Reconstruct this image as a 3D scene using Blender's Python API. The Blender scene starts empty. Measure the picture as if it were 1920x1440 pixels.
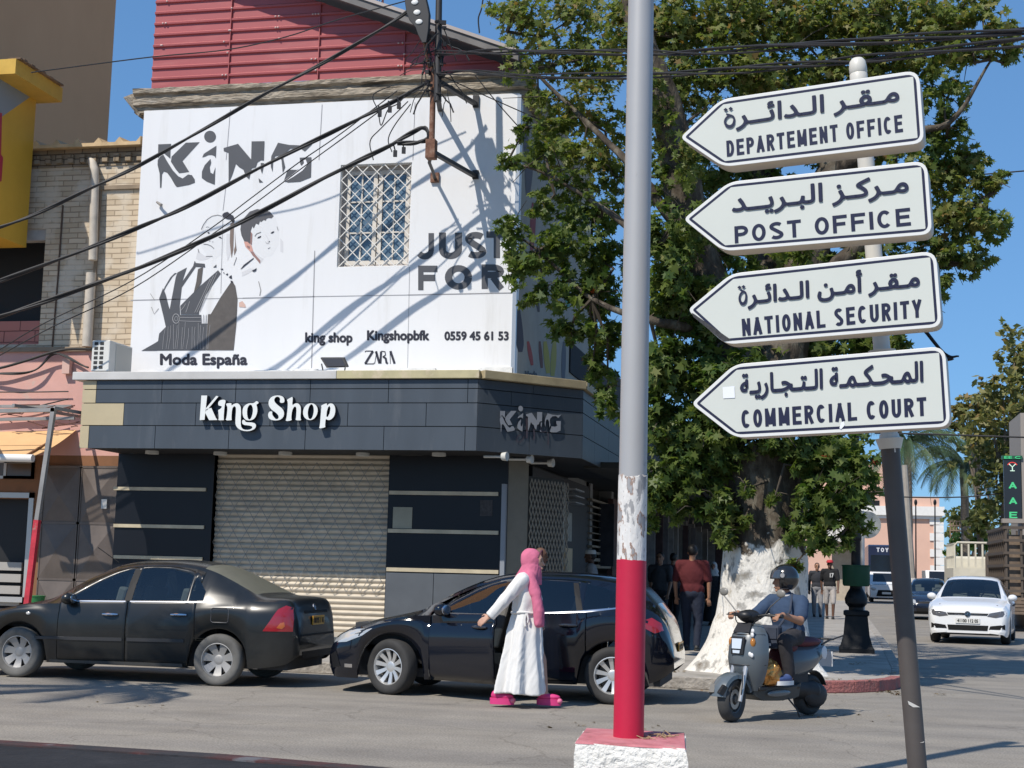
import bpy, math, random
import numpy as np
from mathutils import Vector, Matrix, noise as mnoise
sc = bpy.context.scene
COL = sc.collection
rnd = random.Random(7)
rad = math.radians

# ------------------------------------------------------------------ camera
FPX, HC = 2700.0, 1.47                     # focal length in photo pixels (1920 wide), eye height
PSI, THE, RHO = rad(12.4), rad(7.28), rad(1.4)
f0 = np.array([-math.sin(PSI), math.cos(PSI), 0.]); r0 = np.array([math.cos(PSI), math.sin(PSI), 0.]); u0 = np.array([0, 0, 1.])
FW = math.cos(THE)*f0 + math.sin(THE)*u0
UPV = -math.sin(THE)*f0 + math.cos(THE)*u0
RV = math.cos(RHO)*r0 + math.sin(RHO)*UPV
UV = -math.sin(RHO)*r0 + math.cos(RHO)*UPV
CAMP = np.array([0, 0, HC])
cam = bpy.data.cameras.new('camera'); camo = bpy.data.objects.new('camera', cam); COL.objects.link(camo)
cam.sensor_width = 36; cam.lens = 36*FPX/1920; cam.clip_end = 3000; cam.clip_start = .05
mw = Matrix.Identity(4)
for i in range(3):
    mw[i][0] = RV[i]; mw[i][1] = UV[i]; mw[i][2] = -FW[i]; mw[i][3] = CAMP[i]
camo.matrix_world = mw
sc.camera = camo
# ------------------------------------------------------------------ sky, sun, exposure
SAZ, SEL = rad(29), rad(50)
SDIR = np.array([-math.sin(SAZ)*math.cos(SEL), -math.cos(SAZ)*math.cos(SEL), math.sin(SEL)])   # towards the sun
w = bpy.data.worlds.new('World'); sc.world = w; w.use_nodes = True
nt = w.node_tree; bg = nt.nodes['Background']
sky = nt.nodes.new('ShaderNodeTexSky'); sky.sky_type = 'NISHITA'; sky.sun_disc = False
sky.sun_elevation = SEL; sky.sun_rotation = math.pi + SAZ
sky.altitude = 0; sky.air_density = 0.9; sky.dust_density = 0.1; sky.ozone_density = 2.0
gmn = nt.nodes.new('ShaderNodeGamma'); gmn.inputs[1].default_value = .5
tin = nt.nodes.new('ShaderNodeMix'); tin.data_type = 'RGBA'; tin.blend_type = 'MULTIPLY'; tin.inputs['Factor'].default_value = 1; tin.inputs['B'].default_value = (.58, 1.04, 1.6, 1)
nt.links.new(sky.outputs[0], gmn.inputs[0]); nt.links.new(gmn.outputs[0], tin.inputs['A']); nt.links.new(tin.outputs['Result'], bg.inputs[0]); bg.inputs[1].default_value = 0.15
sun = bpy.data.lights.new('sun', 'SUN'); sun.energy = 3.7; sun.angle = rad(.5); sun.color = (1, .93, .83)
suno = bpy.data.objects.new('sun', sun); COL.objects.link(suno)
suno.rotation_euler = Vector(SDIR).to_track_quat('Z', 'Y').to_euler()
vs = sc.view_settings; vs.view_transform = 'Standard'; vs.look = 'None'; vs.exposure = 0.36; vs.gamma = 1; vs.use_curve_mapping = False
sc.cycles.max_bounces = 8; sc.cycles.transparent_max_bounces = 24

# ------------------------------------------------------------------ geometry helpers
def V(*a): return np.array(a if len(a) > 1 else a[0], float)
def ray(x, y): return FW + RV*(x-960)/FPX + UV*(720-y)/FPX
def onY(x, y, Y): d = ray(x, y); return CAMP + d*(Y/d[1])
def onX(x, y, X): d = ray(x, y); return CAMP + d*(X/d[0])
def onZ(x, y, Z=0.): d = ray(x, y); return CAMP + d*((Z-HC)/d[2])
def atD(x, y, D): return CAMP + ray(x, y)*D
def onP(x, y, p0, n):
    d = ray(x, y); n = V(n); return CAMP + d*(np.dot(V(p0)-CAMP, n)/np.dot(d, n))
def proj(p):
    v = V(p)-CAMP; z = v@FW; return (960+FPX*(v@RV)/z, 720-FPX*(v@UV)/z)
def nrm(v): v = V(v); return v/(np.linalg.norm(v)+1e-12)

def pchip(pts):
    xs = np.array([p[0] for p in pts], float); ys = np.array([p[1] for p in pts], float)
    h = np.diff(xs); d = np.diff(ys)/h; m = np.zeros(len(xs))
    for i in range(1, len(xs)-1):
        if d[i-1]*d[i] > 0:
            w1, w2 = 2*h[i]+h[i-1], h[i]+2*h[i-1]; m[i] = (w1+w2)/(w1/d[i-1]+w2/d[i])
    m[0], m[-1] = d[0], d[-1]
    def f(x):
        x = min(max(x, xs[0]), xs[-1]); i = min(max(int(np.searchsorted(xs, x))-1, 0), len(h)-1)
        t = (x-xs[i])/h[i]
        return ((1+2*t)*(1-t)**2*ys[i] + t*(1-t)**2*h[i]*m[i] + t*t*(3-2*t)*ys[i+1] + t*t*(t-1)*h[i]*m[i+1])
    return f
def lin(pts):
    xs = [p[0] for p in pts]; ys = [p[1] for p in pts]
    return lambda x: float(np.interp(x, xs, ys))

class MB:
    def __init__(s): s.v = []; s.f = []; s.m = []; s.cm = 0; s.T = None
    def mat(s, i): s.cm = i; return s
    def addv(s, pts):
        b = len(s.v)
        for p in pts:
            p = V(p)
            if s.T is not None: p = s.T(p)
            s.v.append((float(p[0]), float(p[1]), float(p[2])))
        return b
    def face(s, idx): s.f.append(tuple(idx)); s.m.append(s.cm)
    def poly(s, pts): b = s.addv(pts); s.face(range(b, b+len(pts))); return s
    def box(s, c, d, rz=0., M=None):
        c = V(c); d = V(d)/2; P = []
        for k in range(8):
            p = V((1 if k & 1 else -1)*d[0], (1 if k & 2 else -1)*d[1], (1 if k & 4 else -1)*d[2])
            if rz: p = V(p[0]*math.cos(rz)-p[1]*math.sin(rz), p[0]*math.sin(rz)+p[1]*math.cos(rz), p[2])
            if M is not None: p = M @ p
            P.append(c+p)
        b = s.addv(P)
        for q in ((0, 2, 3, 1), (4, 5, 7, 6), (0, 1, 5, 4), (2, 6, 7, 3), (0, 4, 6, 2), (1, 3, 7, 5)): s.face([b+i for i in q])
        return s
    def bx(s, x0, x1, y0, y1, z0, z1): return s.box(((x0+x1)/2, (y0+y1)/2, (z0+z1)/2), (x1-x0, y1-y0, z1-z0))
    def bar(s, a, b, wd, th, up=(0, 0, 1)):
        a = V(a); b = V(b); d = nrm(b-a); up = V(up)
        if abs(d@nrm(up)) > .98: up = V(1, 0, 0)
        x = nrm(np.cross(d, up)); y = np.cross(x, d)
        P = [p + x*sx*wd/2 + y*sy*th/2 for p in (a, b) for sx, sy in ((-1, -1), (1, -1), (1, 1), (-1, 1))]
        i = s.addv(P)
        for q in ((3, 2, 1, 0), (4, 5, 6, 7), (0, 1, 5, 4), (1, 2, 6, 5), (2, 3, 7, 6), (3, 0, 4, 7)): s.face([i+k for k in q])
        return s
    def prism(s, pts, vec):
        n = len(pts); vec = V(vec); b = s.addv(list(pts)+[V(p)+vec for p in pts])
        s.face(range(b+n-1, b-1, -1)); s.face(range(b+n, b+2*n))
        for i in range(n): j = (i+1) % n; s.face((b+i, b+j, b+n+j, b+n+i))
        return s
    def cyl(s, a, b, r0_, r1_=None, n=16, caps=True):
        r1_ = r0_ if r1_ is None else r1_
        return s.tube([a, b], [r0_, r1_], n, caps)
    def tube(s, pts, r, n=8, caps=True):
        pts = [V(p) for p in pts]; k = len(pts)
        rs = [r]*k if not hasattr(r, '__len__') else r
        t0 = nrm(pts[1]-pts[0]); ref = V(0, 0, 1) if abs(t0[2]) < .9 else V(1, 0, 0)
        x = nrm(np.cross(t0, ref)); rings = []
        for i, p in enumerate(pts):
            t = nrm(pts[min(i+1, k-1)]-pts[max(i-1, 0)])
            x = nrm(x - t*(x@t)); y = np.cross(t, x)
            rings.append(s.addv([p + (x*math.cos(2*math.pi*j/n)+y*math.sin(2*math.pi*j/n))*rs[i] for j in range(n)]))
        for a, b in zip(rings, rings[1:]):
            for j in range(n): q = (j+1) % n; s.face((a+j, a+q, b+q, b+j))
        if caps: s.face(range(rings[0]+n-1, rings[0]-1, -1)); s.face(range(rings[-1], rings[-1]+n))
        return s
    def lathe(s, o, prof, n=24, ax=(0, 0, 1), caps=True):
        ax = nrm(ax); ref = V(0, 0, 1) if abs(ax[2]) < .9 else V(1, 0, 0)
        x = nrm(np.cross(ref, ax)); y = np.cross(ax, x); o = V(o); rings = []
        for r, h in prof: rings.append(s.addv([o + ax*h + (x*math.cos(2*math.pi*j/n)+y*math.sin(2*math.pi*j/n))*r for j in range(n)]))
        for a, b in zip(rings, rings[1:]):
            for j in range(n): q = (j+1) % n; s.face((a+j, a+q, b+q, b+j))
        if caps:
            if prof[0][0] > 1e-4: s.face(range(rings[0]+n-1, rings[0]-1, -1))
            if prof[-1][0] > 1e-4: s.face(range(rings[-1], rings[-1]+n))
        return s
    def ell(s, c, r, n=16, m=10, M=None):
        c = V(c); r = V(r) if hasattr(r, '__len__') else V(r, r, r); rings = []
        top = None
        for i in range(m+1):
            a = math.pi*i/m; z = -math.cos(a); q = math.sin(a)
            if i in (0, m): P = [V(0, 0, z*r[2])]
            else: P = [V(q*math.cos(2*math.pi*j/n)*r[0], q*math.sin(2*math.pi*j/n)*r[1], z*r[2]) for j in range(n)]
            if M is not None: P = [M @ p for p in P]
            rings.append(s.addv([c+p for p in P]))
        for i in range(m):
            a, b = rings[i], rings[i+1]
            for j in range(n):
                q = (j+1) % n
                if i == 0: s.face((a, b+q, b+j))
                elif i == m-1: s.face((a+j, a+q, b))
                else: s.face((a+j, a+q, b+q, b+j))
        return s
    def cap(s, a, b, ra, rb, n=12):           # tapered capsule
        s.cyl(a, b, ra, rb, n); s.ell(a, ra, n, 8); s.ell(b, rb, n, 8); return s
    def loft(s, rings, closed=True, caps=True):
        n = len(rings[0]); bs = [s.addv(r) for r in rings]
        for a, b in zip(bs, bs[1:]):
            for j in range(n if closed else n-1): q = (j+1) % n; s.face((a+j, a+q, b+q, b+j))
        if caps and closed: s.face(range(bs[0]+n-1, bs[0]-1, -1)); s.face(range(bs[-1], bs[-1]+n))
        return s
    def ribbon(s, pts, widths, T):            # flat stroke of varying width, pts 2-D, T maps 2-D -> 3-D
        k = len(pts); L = []; R = []
        ws = widths if hasattr(widths, '__len__') else [widths]*k
        for i in range(k):
            a = V(pts[max(i-1, 0)]); b = V(pts[min(i+1, k-1)]); d = b-a; d = d/(np.linalg.norm(d)+1e-9); nn = V(-d[1], d[0])
            L.append(V(pts[i])+nn*ws[i]/2); R.append(V(pts[i])-nn*ws[i]/2)
        b = s.addv([T(p) for p in L]+[T(p) for p in R])
        for i in range(k-1): s.face((b+i, b+k+i, b+k+i+1, b+i+1))
        return s
    def mesh(s, name, off=None):
        me = bpy.data.meshes.new(name); vv = s.v
        if off is not None: o = V(off); vv = [(a-o[0], b-o[1], c-o[2]) for a, b, c in vv]
        me.from_pydata(vv, [], s.f); me.update()
        if any(s.m): me.polygons.foreach_set('material_index', s.m)
        return me
    def build(s, name, mats, parent=None, loc=None, smooth=35, recalc=True, bevel=0., world=True, kind=None):
        """one mesh object. world: vertices are in scene space, shifted into the parent's frame (parents are unrotated then)"""
        off = None
        if world and parent is not None: off = wloc(parent)
        elif loc is not None: off = V(loc)
        me = s.mesh(name, off)
        return link(name, me, mats, parent, loc if (loc is not None) else None, smooth, recalc, bevel, kind)

def wloc(o):
    p = V(o.location)
    while o.parent is not None: o = o.parent; p = p + V(o.location)
    return p
def link(name, me, mats, parent=None, loc=None, smooth=35, recalc=True, bevel=0., kind=None):
    if recalc:
        import bmesh
        bm = bmesh.new(); bm.from_mesh(me); bmesh.ops.recalc_face_normals(bm, faces=bm.faces); bm.to_mesh(me); bm.free()
    for m in (mats if isinstance(mats, (list, tuple)) else [mats]): me.materials.append(m)
    if smooth:
        me.polygons.foreach_set('use_smooth', [True]*len(me.polygons)); me.set_sharp_from_angle(angle=rad(smooth))
    o = bpy.data.objects.new(name, me); COL.objects.link(o)
    if loc is not None: o.location = loc
    if parent is not None: o.parent = parent
    if kind: o['kind'] = kind
    if bevel:
        md = o.modifiers.new('bevel', 'BEVEL'); md.width = bevel; md.segments = 2; md.limit_method = 'ANGLE'
    return o
def tag(o, label=None, cat=None, group=None, kind=None):
    if label: o['label'] = label
    if cat: o['category'] = cat
    if group: o['group'] = group
    if kind: o['kind'] = kind
    return o
def thing(name, label, cat, loc=(0, 0, 0), rz=0., group=None):
    o = bpy.data.objects.new(name, None); o.empty_display_size = .2; COL.objects.link(o)
    o.location = loc; o.rotation_euler = (0, 0, rz); return tag(o, label, cat, group)
def remesh(mb, voxel, smooth=3):
    me = mb.mesh('tmp'); o = bpy.data.objects.new('tmp', me); COL.objects.link(o)
    md = o.modifiers.new('r', 'REMESH'); md.mode = 'VOXEL'; md.voxel_size = voxel
    if smooth: m2 = o.modifiers.new('s', 'SMOOTH'); m2.factor = .5; m2.iterations = smooth
    dg = bpy.context.evaluated_depsgraph_get(); out = bpy.data.meshes.new_from_object(o.evaluated_get(dg))
    bpy.data.objects.remove(o); return out
def dup(root, loc, rz=None, label=None):
    def rec(o, par):
        c = o.copy(); COL.objects.link(c)
        if par is not None: c.parent = par
        for ch in list(o.children): rec(ch, c)
        return c
    c = rec(root, None); c.location = loc
    if rz is not None: c.rotation_euler = (0, 0, rz)
    if label: c['label'] = label
    return c

# ------------------------------------------------------------------ materials
MATS = {}
def M(name, col, rough=.6, metal=0., spec=.5, var=0., vs_=4., bump=0., bs=40., col2=None, c2=(.5, .62), c2s=6., coat=0., stretch=(1, 1, 1), emit=0.):
    if name in MATS: return MATS[name]
    m = bpy.data.materials.new(name); m.use_nodes = True; MATS[name] = m
    n = m.node_tree; L = n.links.new; b = n.nodes['Principled BSDF']
    b.inputs['Roughness'].default_value = rough; b.inputs['Metallic'].default_value = metal
    b.inputs['Specular IOR Level'].default_value = spec; b.inputs['Coat Weight'].default_value = coat
    b.inputs['Coat Roughness'].default_value = .04
    b.inputs['Base Color'].default_value = (*col, 1)
    if emit: b.inputs['Emission Color'].default_value = (*col, 1); b.inputs['Emission Strength'].default_value = emit
    if var or bump or col2:
        tc = n.nodes.new('ShaderNodeTexCoord'); mp = n.nodes.new('ShaderNodeMapping'); mp.inputs['Scale'].default_value = stretch
        L(tc.outputs['Object'], mp.inputs['Vector'])
        def noise(scale, det=5, ro=.6):
            t = n.nodes.new('ShaderNodeTexNoise'); t.inputs['Scale'].default_value = scale; t.inputs['Detail'].default_value = det; t.inputs['Roughness'].default_value = ro
            L(mp.outputs[0], t.inputs['Vector']); return t.outputs['Fac']
        cur = None
        if var:
            r = n.nodes.new('ShaderNodeValToRGB'); e = r.color_ramp.elements
            e[0].position = .3; e[1].position = .7
            e[0].color = (*[max(0, c*(1-var)) for c in col], 1); e[1].color = (*[min(1, c*(1+var)) for c in col], 1)
            L(noise(vs_), r.inputs[0]); cur = r.outputs[0]
        if col2:
            r = n.nodes.new('ShaderNodeValToRGB'); e = r.color_ramp.elements; e[0].position, e[1].position = c2
            e[0].color = (0, 0, 0, 1); e[1].color = (1, 1, 1, 1); L(noise(c2s, 7, .65), r.inputs[0])
            mx = n.nodes.new('ShaderNodeMix'); mx.data_type = 'RGBA'; L(r.outputs[0], mx.inputs['Factor'])
            if cur is not None: L(cur, mx.inputs['A'])
            else: mx.inputs['A'].default_value = (*col, 1)
            mx.inputs['B'].default_value = (*col2, 1); cur = mx.outputs['Result']
        if cur is not None: L(cur, b.inputs['Base Color'])
        if bump:
            bp = n.nodes.new('ShaderNodeBump'); bp.inputs['Strength'].default_value = bump; bp.inputs['Distance'].default_value = .02
            L(noise(bs, 6), bp.inputs['Height']); L(bp.outputs[0], b.inputs['Normal'])
    return m
def glass(name, tint, gl=.9, rough=.02):
    if name in MATS: return MATS[name]
    m = bpy.data.materials.new(name); m.use_nodes = True; MATS[name] = m; n = m.node_tree; L = n.links.new
    n.nodes.remove(n.nodes['Principled BSDF']); out = n.nodes['Material Output']
    t = n.nodes.new('ShaderNodeBsdfTransparent'); t.inputs[0].default_value = (*tint, 1)
    g = n.nodes.new('ShaderNodeBsdfGlossy'); g.inputs['Color'].default_value = (gl, gl, gl, 1); g.inputs['Roughness'].default_value = rough
    fr = n.nodes.new('ShaderNodeFresnel'); fr.inputs[0].default_value = 1.9
    mx = n.nodes.new('ShaderNodeMixShader'); L(fr.outputs[0], mx.inputs[0]); L(t.outputs[0], mx.inputs[1]); L(g.outputs[0], mx.inputs[2])
    L(mx.outputs[0], out.inputs[0]); return m
def brickmat(name, c1, c2, mortar, sw, sh, ms=.012, plaster=None, vert='Z'):
    if name in MATS: return MATS[name]
    m = bpy.data.materials.new(name); m.use_nodes = True; MATS[name] = m; n = m.node_tree; L = n.links.new; b = n.nodes['Principled BSDF']
    b.inputs['Roughness'].default_value = .9; b.inputs['Specular IOR Level'].default_value = .15
    tc = n.nodes.new('ShaderNodeTexCoord'); sp = n.nodes.new('ShaderNodeSeparateXYZ'); cb = n.nodes.new('ShaderNodeCombineXYZ')
    L(tc.outputs['Object'], sp.inputs[0]); L(sp.outputs[0], cb.inputs[0]); L(sp.outputs[2], cb.inputs[1])
    nz = n.nodes.new('ShaderNodeTexNoise'); nz.inputs['Scale'].default_value = 2.2; nz.inputs['Detail'].default_value = 6; L(tc.outputs['Object'], nz.inputs['Vector'])
    ad = n.nodes.new('ShaderNodeVectorMath'); ad.operation = 'MULTIPLY_ADD'; ad.inputs[1].default_value = (.03, .03, .03)
    L(nz.outputs['Color'], ad.inputs[0]); L(cb.outputs[0], ad.inputs[2])
    bt = n.nodes.new('ShaderNodeTexBrick'); bt.inputs['Color1'].default_value = (*c1, 1); bt.inputs['Color2'].default_value = (*c2, 1); bt.inputs['Mortar'].default_value = (*mortar, 1)
    bt.inputs['Scale'].default_value = 1; bt.inputs['Brick Width'].default_value = sw; bt.inputs['Row Height'].default_value = sh; bt.inputs['Mortar Size'].default_value = ms; bt.inputs['Mortar Smooth'].default_value = .3
    L(ad.outputs[0], bt.inputs['Vector'])
    col = bt.outputs['Color']
    if plaster:
        r = n.nodes.new('ShaderNodeValToRGB'); r.color_ramp.elements[0].position = .47; r.color_ramp.elements[1].position = .6; L(nz.outputs['Fac'], r.inputs[0])
        mx = n.nodes.new('ShaderNodeMix'); mx.data_type = 'RGBA'; L(r.outputs[0], mx.inputs['Factor']); L(col, mx.inputs['A']); mx.inputs['B'].default_value = (*plaster, 1); col = mx.outputs['Result']
    L(col, b.inputs['Base Color'])
    bp = n.nodes.new('ShaderNodeBump'); bp.inputs['Strength'].default_value = .7; bp.inputs['Distance'].default_value = .02; bp.invert = True
    L(bt.outputs['Fac'], bp.inputs['Height']); L(bp.outputs[0], b.inputs['Normal'])
    return m
def rampmat(name, scale, stops, rough=.85, bump=.4, stretch=(1, 1, 1), det=6, spec=.3, vor=0.):
    if name in MATS: return MATS[name]
    m = bpy.data.materials.new(name); m.use_nodes = True; MATS[name] = m; n = m.node_tree; L = n.links.new; b = n.nodes['Principled BSDF']
    b.inputs['Roughness'].default_value = rough; b.inputs['Specular IOR Level'].default_value = spec
    tc = n.nodes.new('ShaderNodeTexCoord'); mp = n.nodes.new('ShaderNodeMapping'); mp.inputs['Scale'].default_value = stretch; L(tc.outputs['Object'], mp.inputs[0])
    t = n.nodes.new('ShaderNodeTexNoise'); t.inputs['Scale'].default_value = scale; t.inputs['Detail'].default_value = det; t.inputs['Roughness'].default_value = .6; L(mp.outputs[0], t.inputs['Vector'])
    r = n.nodes.new('ShaderNodeValToRGB'); el = r.color_ramp.elements
    while len(el) < len(stops): el.new(.5)
    for e, (p, c) in zip(el, stops): e.position = p; e.color = (*c, 1)
    L(t.outputs['Fac'], r.inputs[0]); L(r.outputs[0], b.inputs['Base Color'])
    if bump:
        bp = n.nodes.new('ShaderNodeBump'); bp.inputs['Strength'].default_value = bump; bp.inputs['Distance'].default_value = .03
        t2 = n.nodes.new('ShaderNodeTexNoise'); t2.inputs['Scale'].default_value = scale*4; t2.inputs['Detail'].default_value = 8; L(mp.outputs[0], t2.inputs['Vector'])
        L(t2.outputs['Fac'], bp.inputs['Height']); L(bp.outputs[0], b.inputs['Normal'])
    return m

# ------------------------------------------------------------------ lettering
def arc(cx, cy, rx, ry, a0, a1, n=12): return [(cx+rx*math.cos(rad(a0+(a1-a0)*i/n)), cy+ry*math.sin(rad(a0+(a1-a0)*i/n))) for i in range(n+1)]
SW = .19
def glyphs(w, s=SW):
    """bold sans capitals: strokes in a box w x 1, stroke width s"""
    h = s/2; l, r, b, t = h, w-h, h, 1-h; c = w/2; G = {}
    G['I'] = ([[(h, 0), (h, 1)]], s)
    G['L'] = ([[(l, 0), (l, 1)], [(s, b), (w, b)]], w)
    G['T'] = ([[(c, 0), (c, t-h)], [(0, t), (w, t)]], w)
    G['F'] = ([[(l, 0), (l, 1)], [(s, t), (w, t)], [(s, .5), (w*.88, .5)]], w)
    G['E'] = ([[(l, 0), (l, 1)], [(s, t), (w, t)], [(s, .52), (w*.92, .52)], [(s, b), (w, b)]], w)
    G['N'] = ([[(l, 0), (l, 1)], [(r, 0), (r, 1)], [(l*.9, 1-h*.4), (r+.1*l, h*.4)]], w)
    W = w*1.2
    G['M'] = ([[(l, 0), (l, 1)], [(W-h, 0), (W-h, 1)], [(l, 1-h*.6), (W/2, .12)], [(W-h, 1-h*.6), (W/2, .12)]], W)
    G['A'] = ([[(h*.7, 0), (c*1.08, 1)], [(w-h*.7, 0), (c*.92, 1)], [(w*.22, .3), (w*.78, .3)]], w)
    G['Y'] = ([[(c, 0), (c, .45)], [(c, .4), (h*.7, 1)], [(c, .4), (w-h*.7, 1)]], w)
    ell = lambda a0, a1, n=28: arc(c, .5, c-h, .5-h, a0, a1, n)
    G['O'] = ([ell(0, 360)], w)
    G['C'] = ([ell(45, 315)], w)
    G['U'] = ([[(l, 1), (l, .36)] + arc(c, .36, c-h, .36-h, 180, 360, 14)+[(r, 1)]], w)
    G['J'] = ([[(r*.95, 1), (r*.95, .34)] + arc(c*.9, .34, (c-h), .34-h, 0, -150, 10)], w)
    G['D'] = ([[(l, 0), (l, 1)], [(s*.9, t), (c*.9, t)] + arc(c*.9, .5, w-h-c*.9, .5-h, 90, -90, 14)+[(s*.9, b)]], w)
    G['P'] = ([[(l, 0), (l, 1)], [(s*.9, t), (c, t)] + arc(c, .7, w-h-c, .3-h, 90, -90, 10)+[(s*.9, .4+h)]], w)
    G['R'] = ([[(l, 0), (l, 1)], [(s*.9, t), (c, t)] + arc(c, .72, w-h-c, .28-h, 90, -90, 10)+[(s*.9, .44+h)], [(c, .48), (w-h*.8, 0)]], w)
    S1 = arc(c, .735, c-h, .265-h, 35, 200, 12); S2 = arc(c, .265, c-h, .265-h, 20, -145, 12)
    G['S'] = ([S1+[(c*.8, .55), (c*1.2, .45)]+S2], w)
    G['K'] = ([[(l, 0), (l, 1)], [(s*.8, .42), (w-h*.6, 1)], [(w*.38, .55), (w-h*.5, 0)]], w)
    return G
def sign_text(mb, txt, x0, x1, z0, z1, T, w=.56, gap=.17, space=.4, s=SW):
    """stroke text fitted in the box; T(u, v, layer) -> 3-D"""
    G = glyphs(w, s); x = 0; out = []
    for ch in txt:
        if ch == ' ': x += space; continue
        st, wd = G[ch]; out.append((x, st)); x += wd+gap
    tot = x-gap; k = 0
    for ox, st in out:
        for pl in st:
            k += 1
            mb.ribbon(pl, s, lambda p, ox=ox, k=k: T(x0+(p[0]+ox)/tot*(x1-x0), z0+p[1]*(z1-z0), k % 3))
def font_mesh(txt, res=3):
    c = bpy.data.curves.new('t', 'FONT'); c.body = txt; c.resolution_u = res
    o = bpy.data.objects.new('t', c); COL.objects.link(o); dg = bpy.context.evaluated_depsgraph_get()
    me = bpy.data.meshes.new_from_object(o.evaluated_get(dg)); bpy.data.objects.remove(o)
    vs_ = np.array([v.co[:2] for v in me.vertices]); fs = [tuple(p.vertices) for p in me.polygons]; bpy.data.meshes.remove(me); return vs_, fs
def font_text(mb, txt, x0, x1, z0, z1, T, fat=.0, dirs=8, chars=True):
    """built-in font text fitted in a box, emboldened by repeating it around a small circle, each copy on its own layer"""
    vs_, fs = font_mesh(txt)
    lo = vs_.min(0); hi = vs_.max(0); S = V((x1-x0)/(hi[0]-lo[0]), (z1-z0)/(hi[1]-lo[1]))
    vs_ = (vs_-lo)*S+V(x0, z0); e = fat*abs(z1-z0); offs = [(0, 0)]
    if fat: offs += [(e*math.cos(2*math.pi*k/dirs), e*math.sin(2*math.pi*k/dirs)) for k in range(dirs)]
    for k, o in enumerate(offs):
        b = mb.addv([T(p[0]+o[0], p[1]+o[1], k) for p in vs_])
        for f in fs: mb.face([b+i for i in f])
# ================================================================== SETTING
asph = rampmat('asphalt', 1.3, [(.3, (.255, .232, .2)), (.5, (.29, .265, .23)), (.7, (.325, .297, .258))], .9, .35, det=9)
def road_detail():
    m = asph; n = m.node_tree; L = n.links.new; b = n.nodes['Principled BSDF']
    tc = [x for x in n.nodes if x.type == 'TEX_COORD'][0]
    src = b.inputs['Base Color'].links[0].from_socket
    f = n.nodes.new('ShaderNodeTexNoise'); f.inputs['Scale'].default_value = 55; f.inputs['Detail'].default_value = 4; L(tc.outputs['Object'], f.inputs['Vector'])
    r = n.nodes.new('ShaderNodeValToRGB'); r.color_ramp.elements[0].position = .36; r.color_ramp.elements[1].position = .62
    r.color_ramp.elements[0].color = (.72, .72, .72, 1); r.color_ramp.elements[1].color = (1.12, 1.12, 1.12, 1); L(f.outputs['Fac'], r.inputs[0])
    mp = n.nodes.new('ShaderNodeMapping'); mp.inputs['Scale'].default_value = (.25, 2.2, 1); L(tc.outputs['Object'], mp.inputs[0])
    f2 = n.nodes.new('ShaderNodeTexNoise'); f2.inputs['Scale'].default_value = .8; f2.inputs['Detail'].default_value = 6; L(mp.outputs[0], f2.inputs['Vector'])
    r2 = n.nodes.new('ShaderNodeValToRGB'); r2.color_ramp.elements[0].position = .35; r2.color_ramp.elements[1].position = .62
    r2.color_ramp.elements[0].color = (.84, .84, .85, 1); r2.color_ramp.elements[1].color = (1.03, 1.02, 1, 1); L(f2.outputs['Fac'], r2.inputs[0])
    vo = n.nodes.new('ShaderNodeTexVoronoi'); vo.inputs['Scale'].default_value = 3.2; L(tc.outputs['Object'], vo.inputs['Vector'])
    r3 = n.nodes.new('ShaderNodeValToRGB'); r3.color_ramp.elements[0].position = .02; r3.color_ramp.elements[1].position = .05
    r3.color_ramp.elements[0].color = (.45, .42, .4, 1); r3.color_ramp.elements[1].color = (1, 1, 1, 1); L(vo.outputs['Distance'], r3.inputs[0])
    wv = n.nodes.new('ShaderNodeTexNoise'); wv.inputs['Scale'].default_value = 1.1; wv.inputs['Detail'].default_value = 5; L(tc.outputs['Object'], wv.inputs['Vector'])
    wm = n.nodes.new('ShaderNodeVectorMath'); wm.operation = 'MULTIPLY_ADD'; wm.inputs[1].default_value = (.9, .9, .9); L(wv.outputs['Color'], wm.inputs[0]); L(tc.outputs['Object'], wm.inputs[2])
    vc = n.nodes.new('ShaderNodeTexVoronoi'); vc.feature = 'DISTANCE_TO_EDGE'; vc.inputs['Scale'].default_value = .42; L(wm.outputs[0], vc.inputs['Vector'])
    r4 = n.nodes.new('ShaderNodeValToRGB'); r4.color_ramp.elements[0].position = .002; r4.color_ramp.elements[1].position = .007
    r4.color_ramp.elements[0].color = (.78, .77, .76, 1); r4.color_ramp.elements[1].color = (1, 1, 1, 1); L(vc.outputs['Distance'], r4.inputs[0])
    v5 = n.nodes.new('ShaderNodeTexNoise'); v5.inputs['Scale'].default_value = .55; v5.inputs['Detail'].default_value = 7; v5.inputs['Roughness'].default_value = .7; L(wm.outputs[0], v5.inputs['Vector'])
    r5 = n.nodes.new('ShaderNodeValToRGB'); r5.color_ramp.elements[0].position = .62; r5.color_ramp.elements[1].position = .74
    r5.color_ramp.elements[0].color = (1, 1, 1, 1); r5.color_ramp.elements[1].color = (.72, .71, .7, 1); L(v5.outputs['Fac'], r5.inputs[0])
    cur = src
    for rr in (r, r2, r3, r4, r5):
        mx = n.nodes.new('ShaderNodeMix'); mx.data_type = 'RGBA'; mx.blend_type = 'MULTIPLY'; mx.inputs['Factor'].default_value = 1
        L(cur, mx.inputs['A']); L(rr.outputs[0], mx.inputs['B']); cur = mx.outputs['Result']
    L(cur, b.inputs['Base Color'])
road_detail()
mb = MB(); N = 24
xs = [-1500, -200, -60, -30, -20, -15, -10, -5, 0, 5, 10, 15, 20, 30, 60, 200, 1500]; ys = [-300, -60, -20, 0, 5, 10, 15, 20, 25, 30, 40, 50, 60, 80, 120, 300, 2500]
b0 = mb.addv([(x, y, 0) for y in ys for x in xs])
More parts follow.
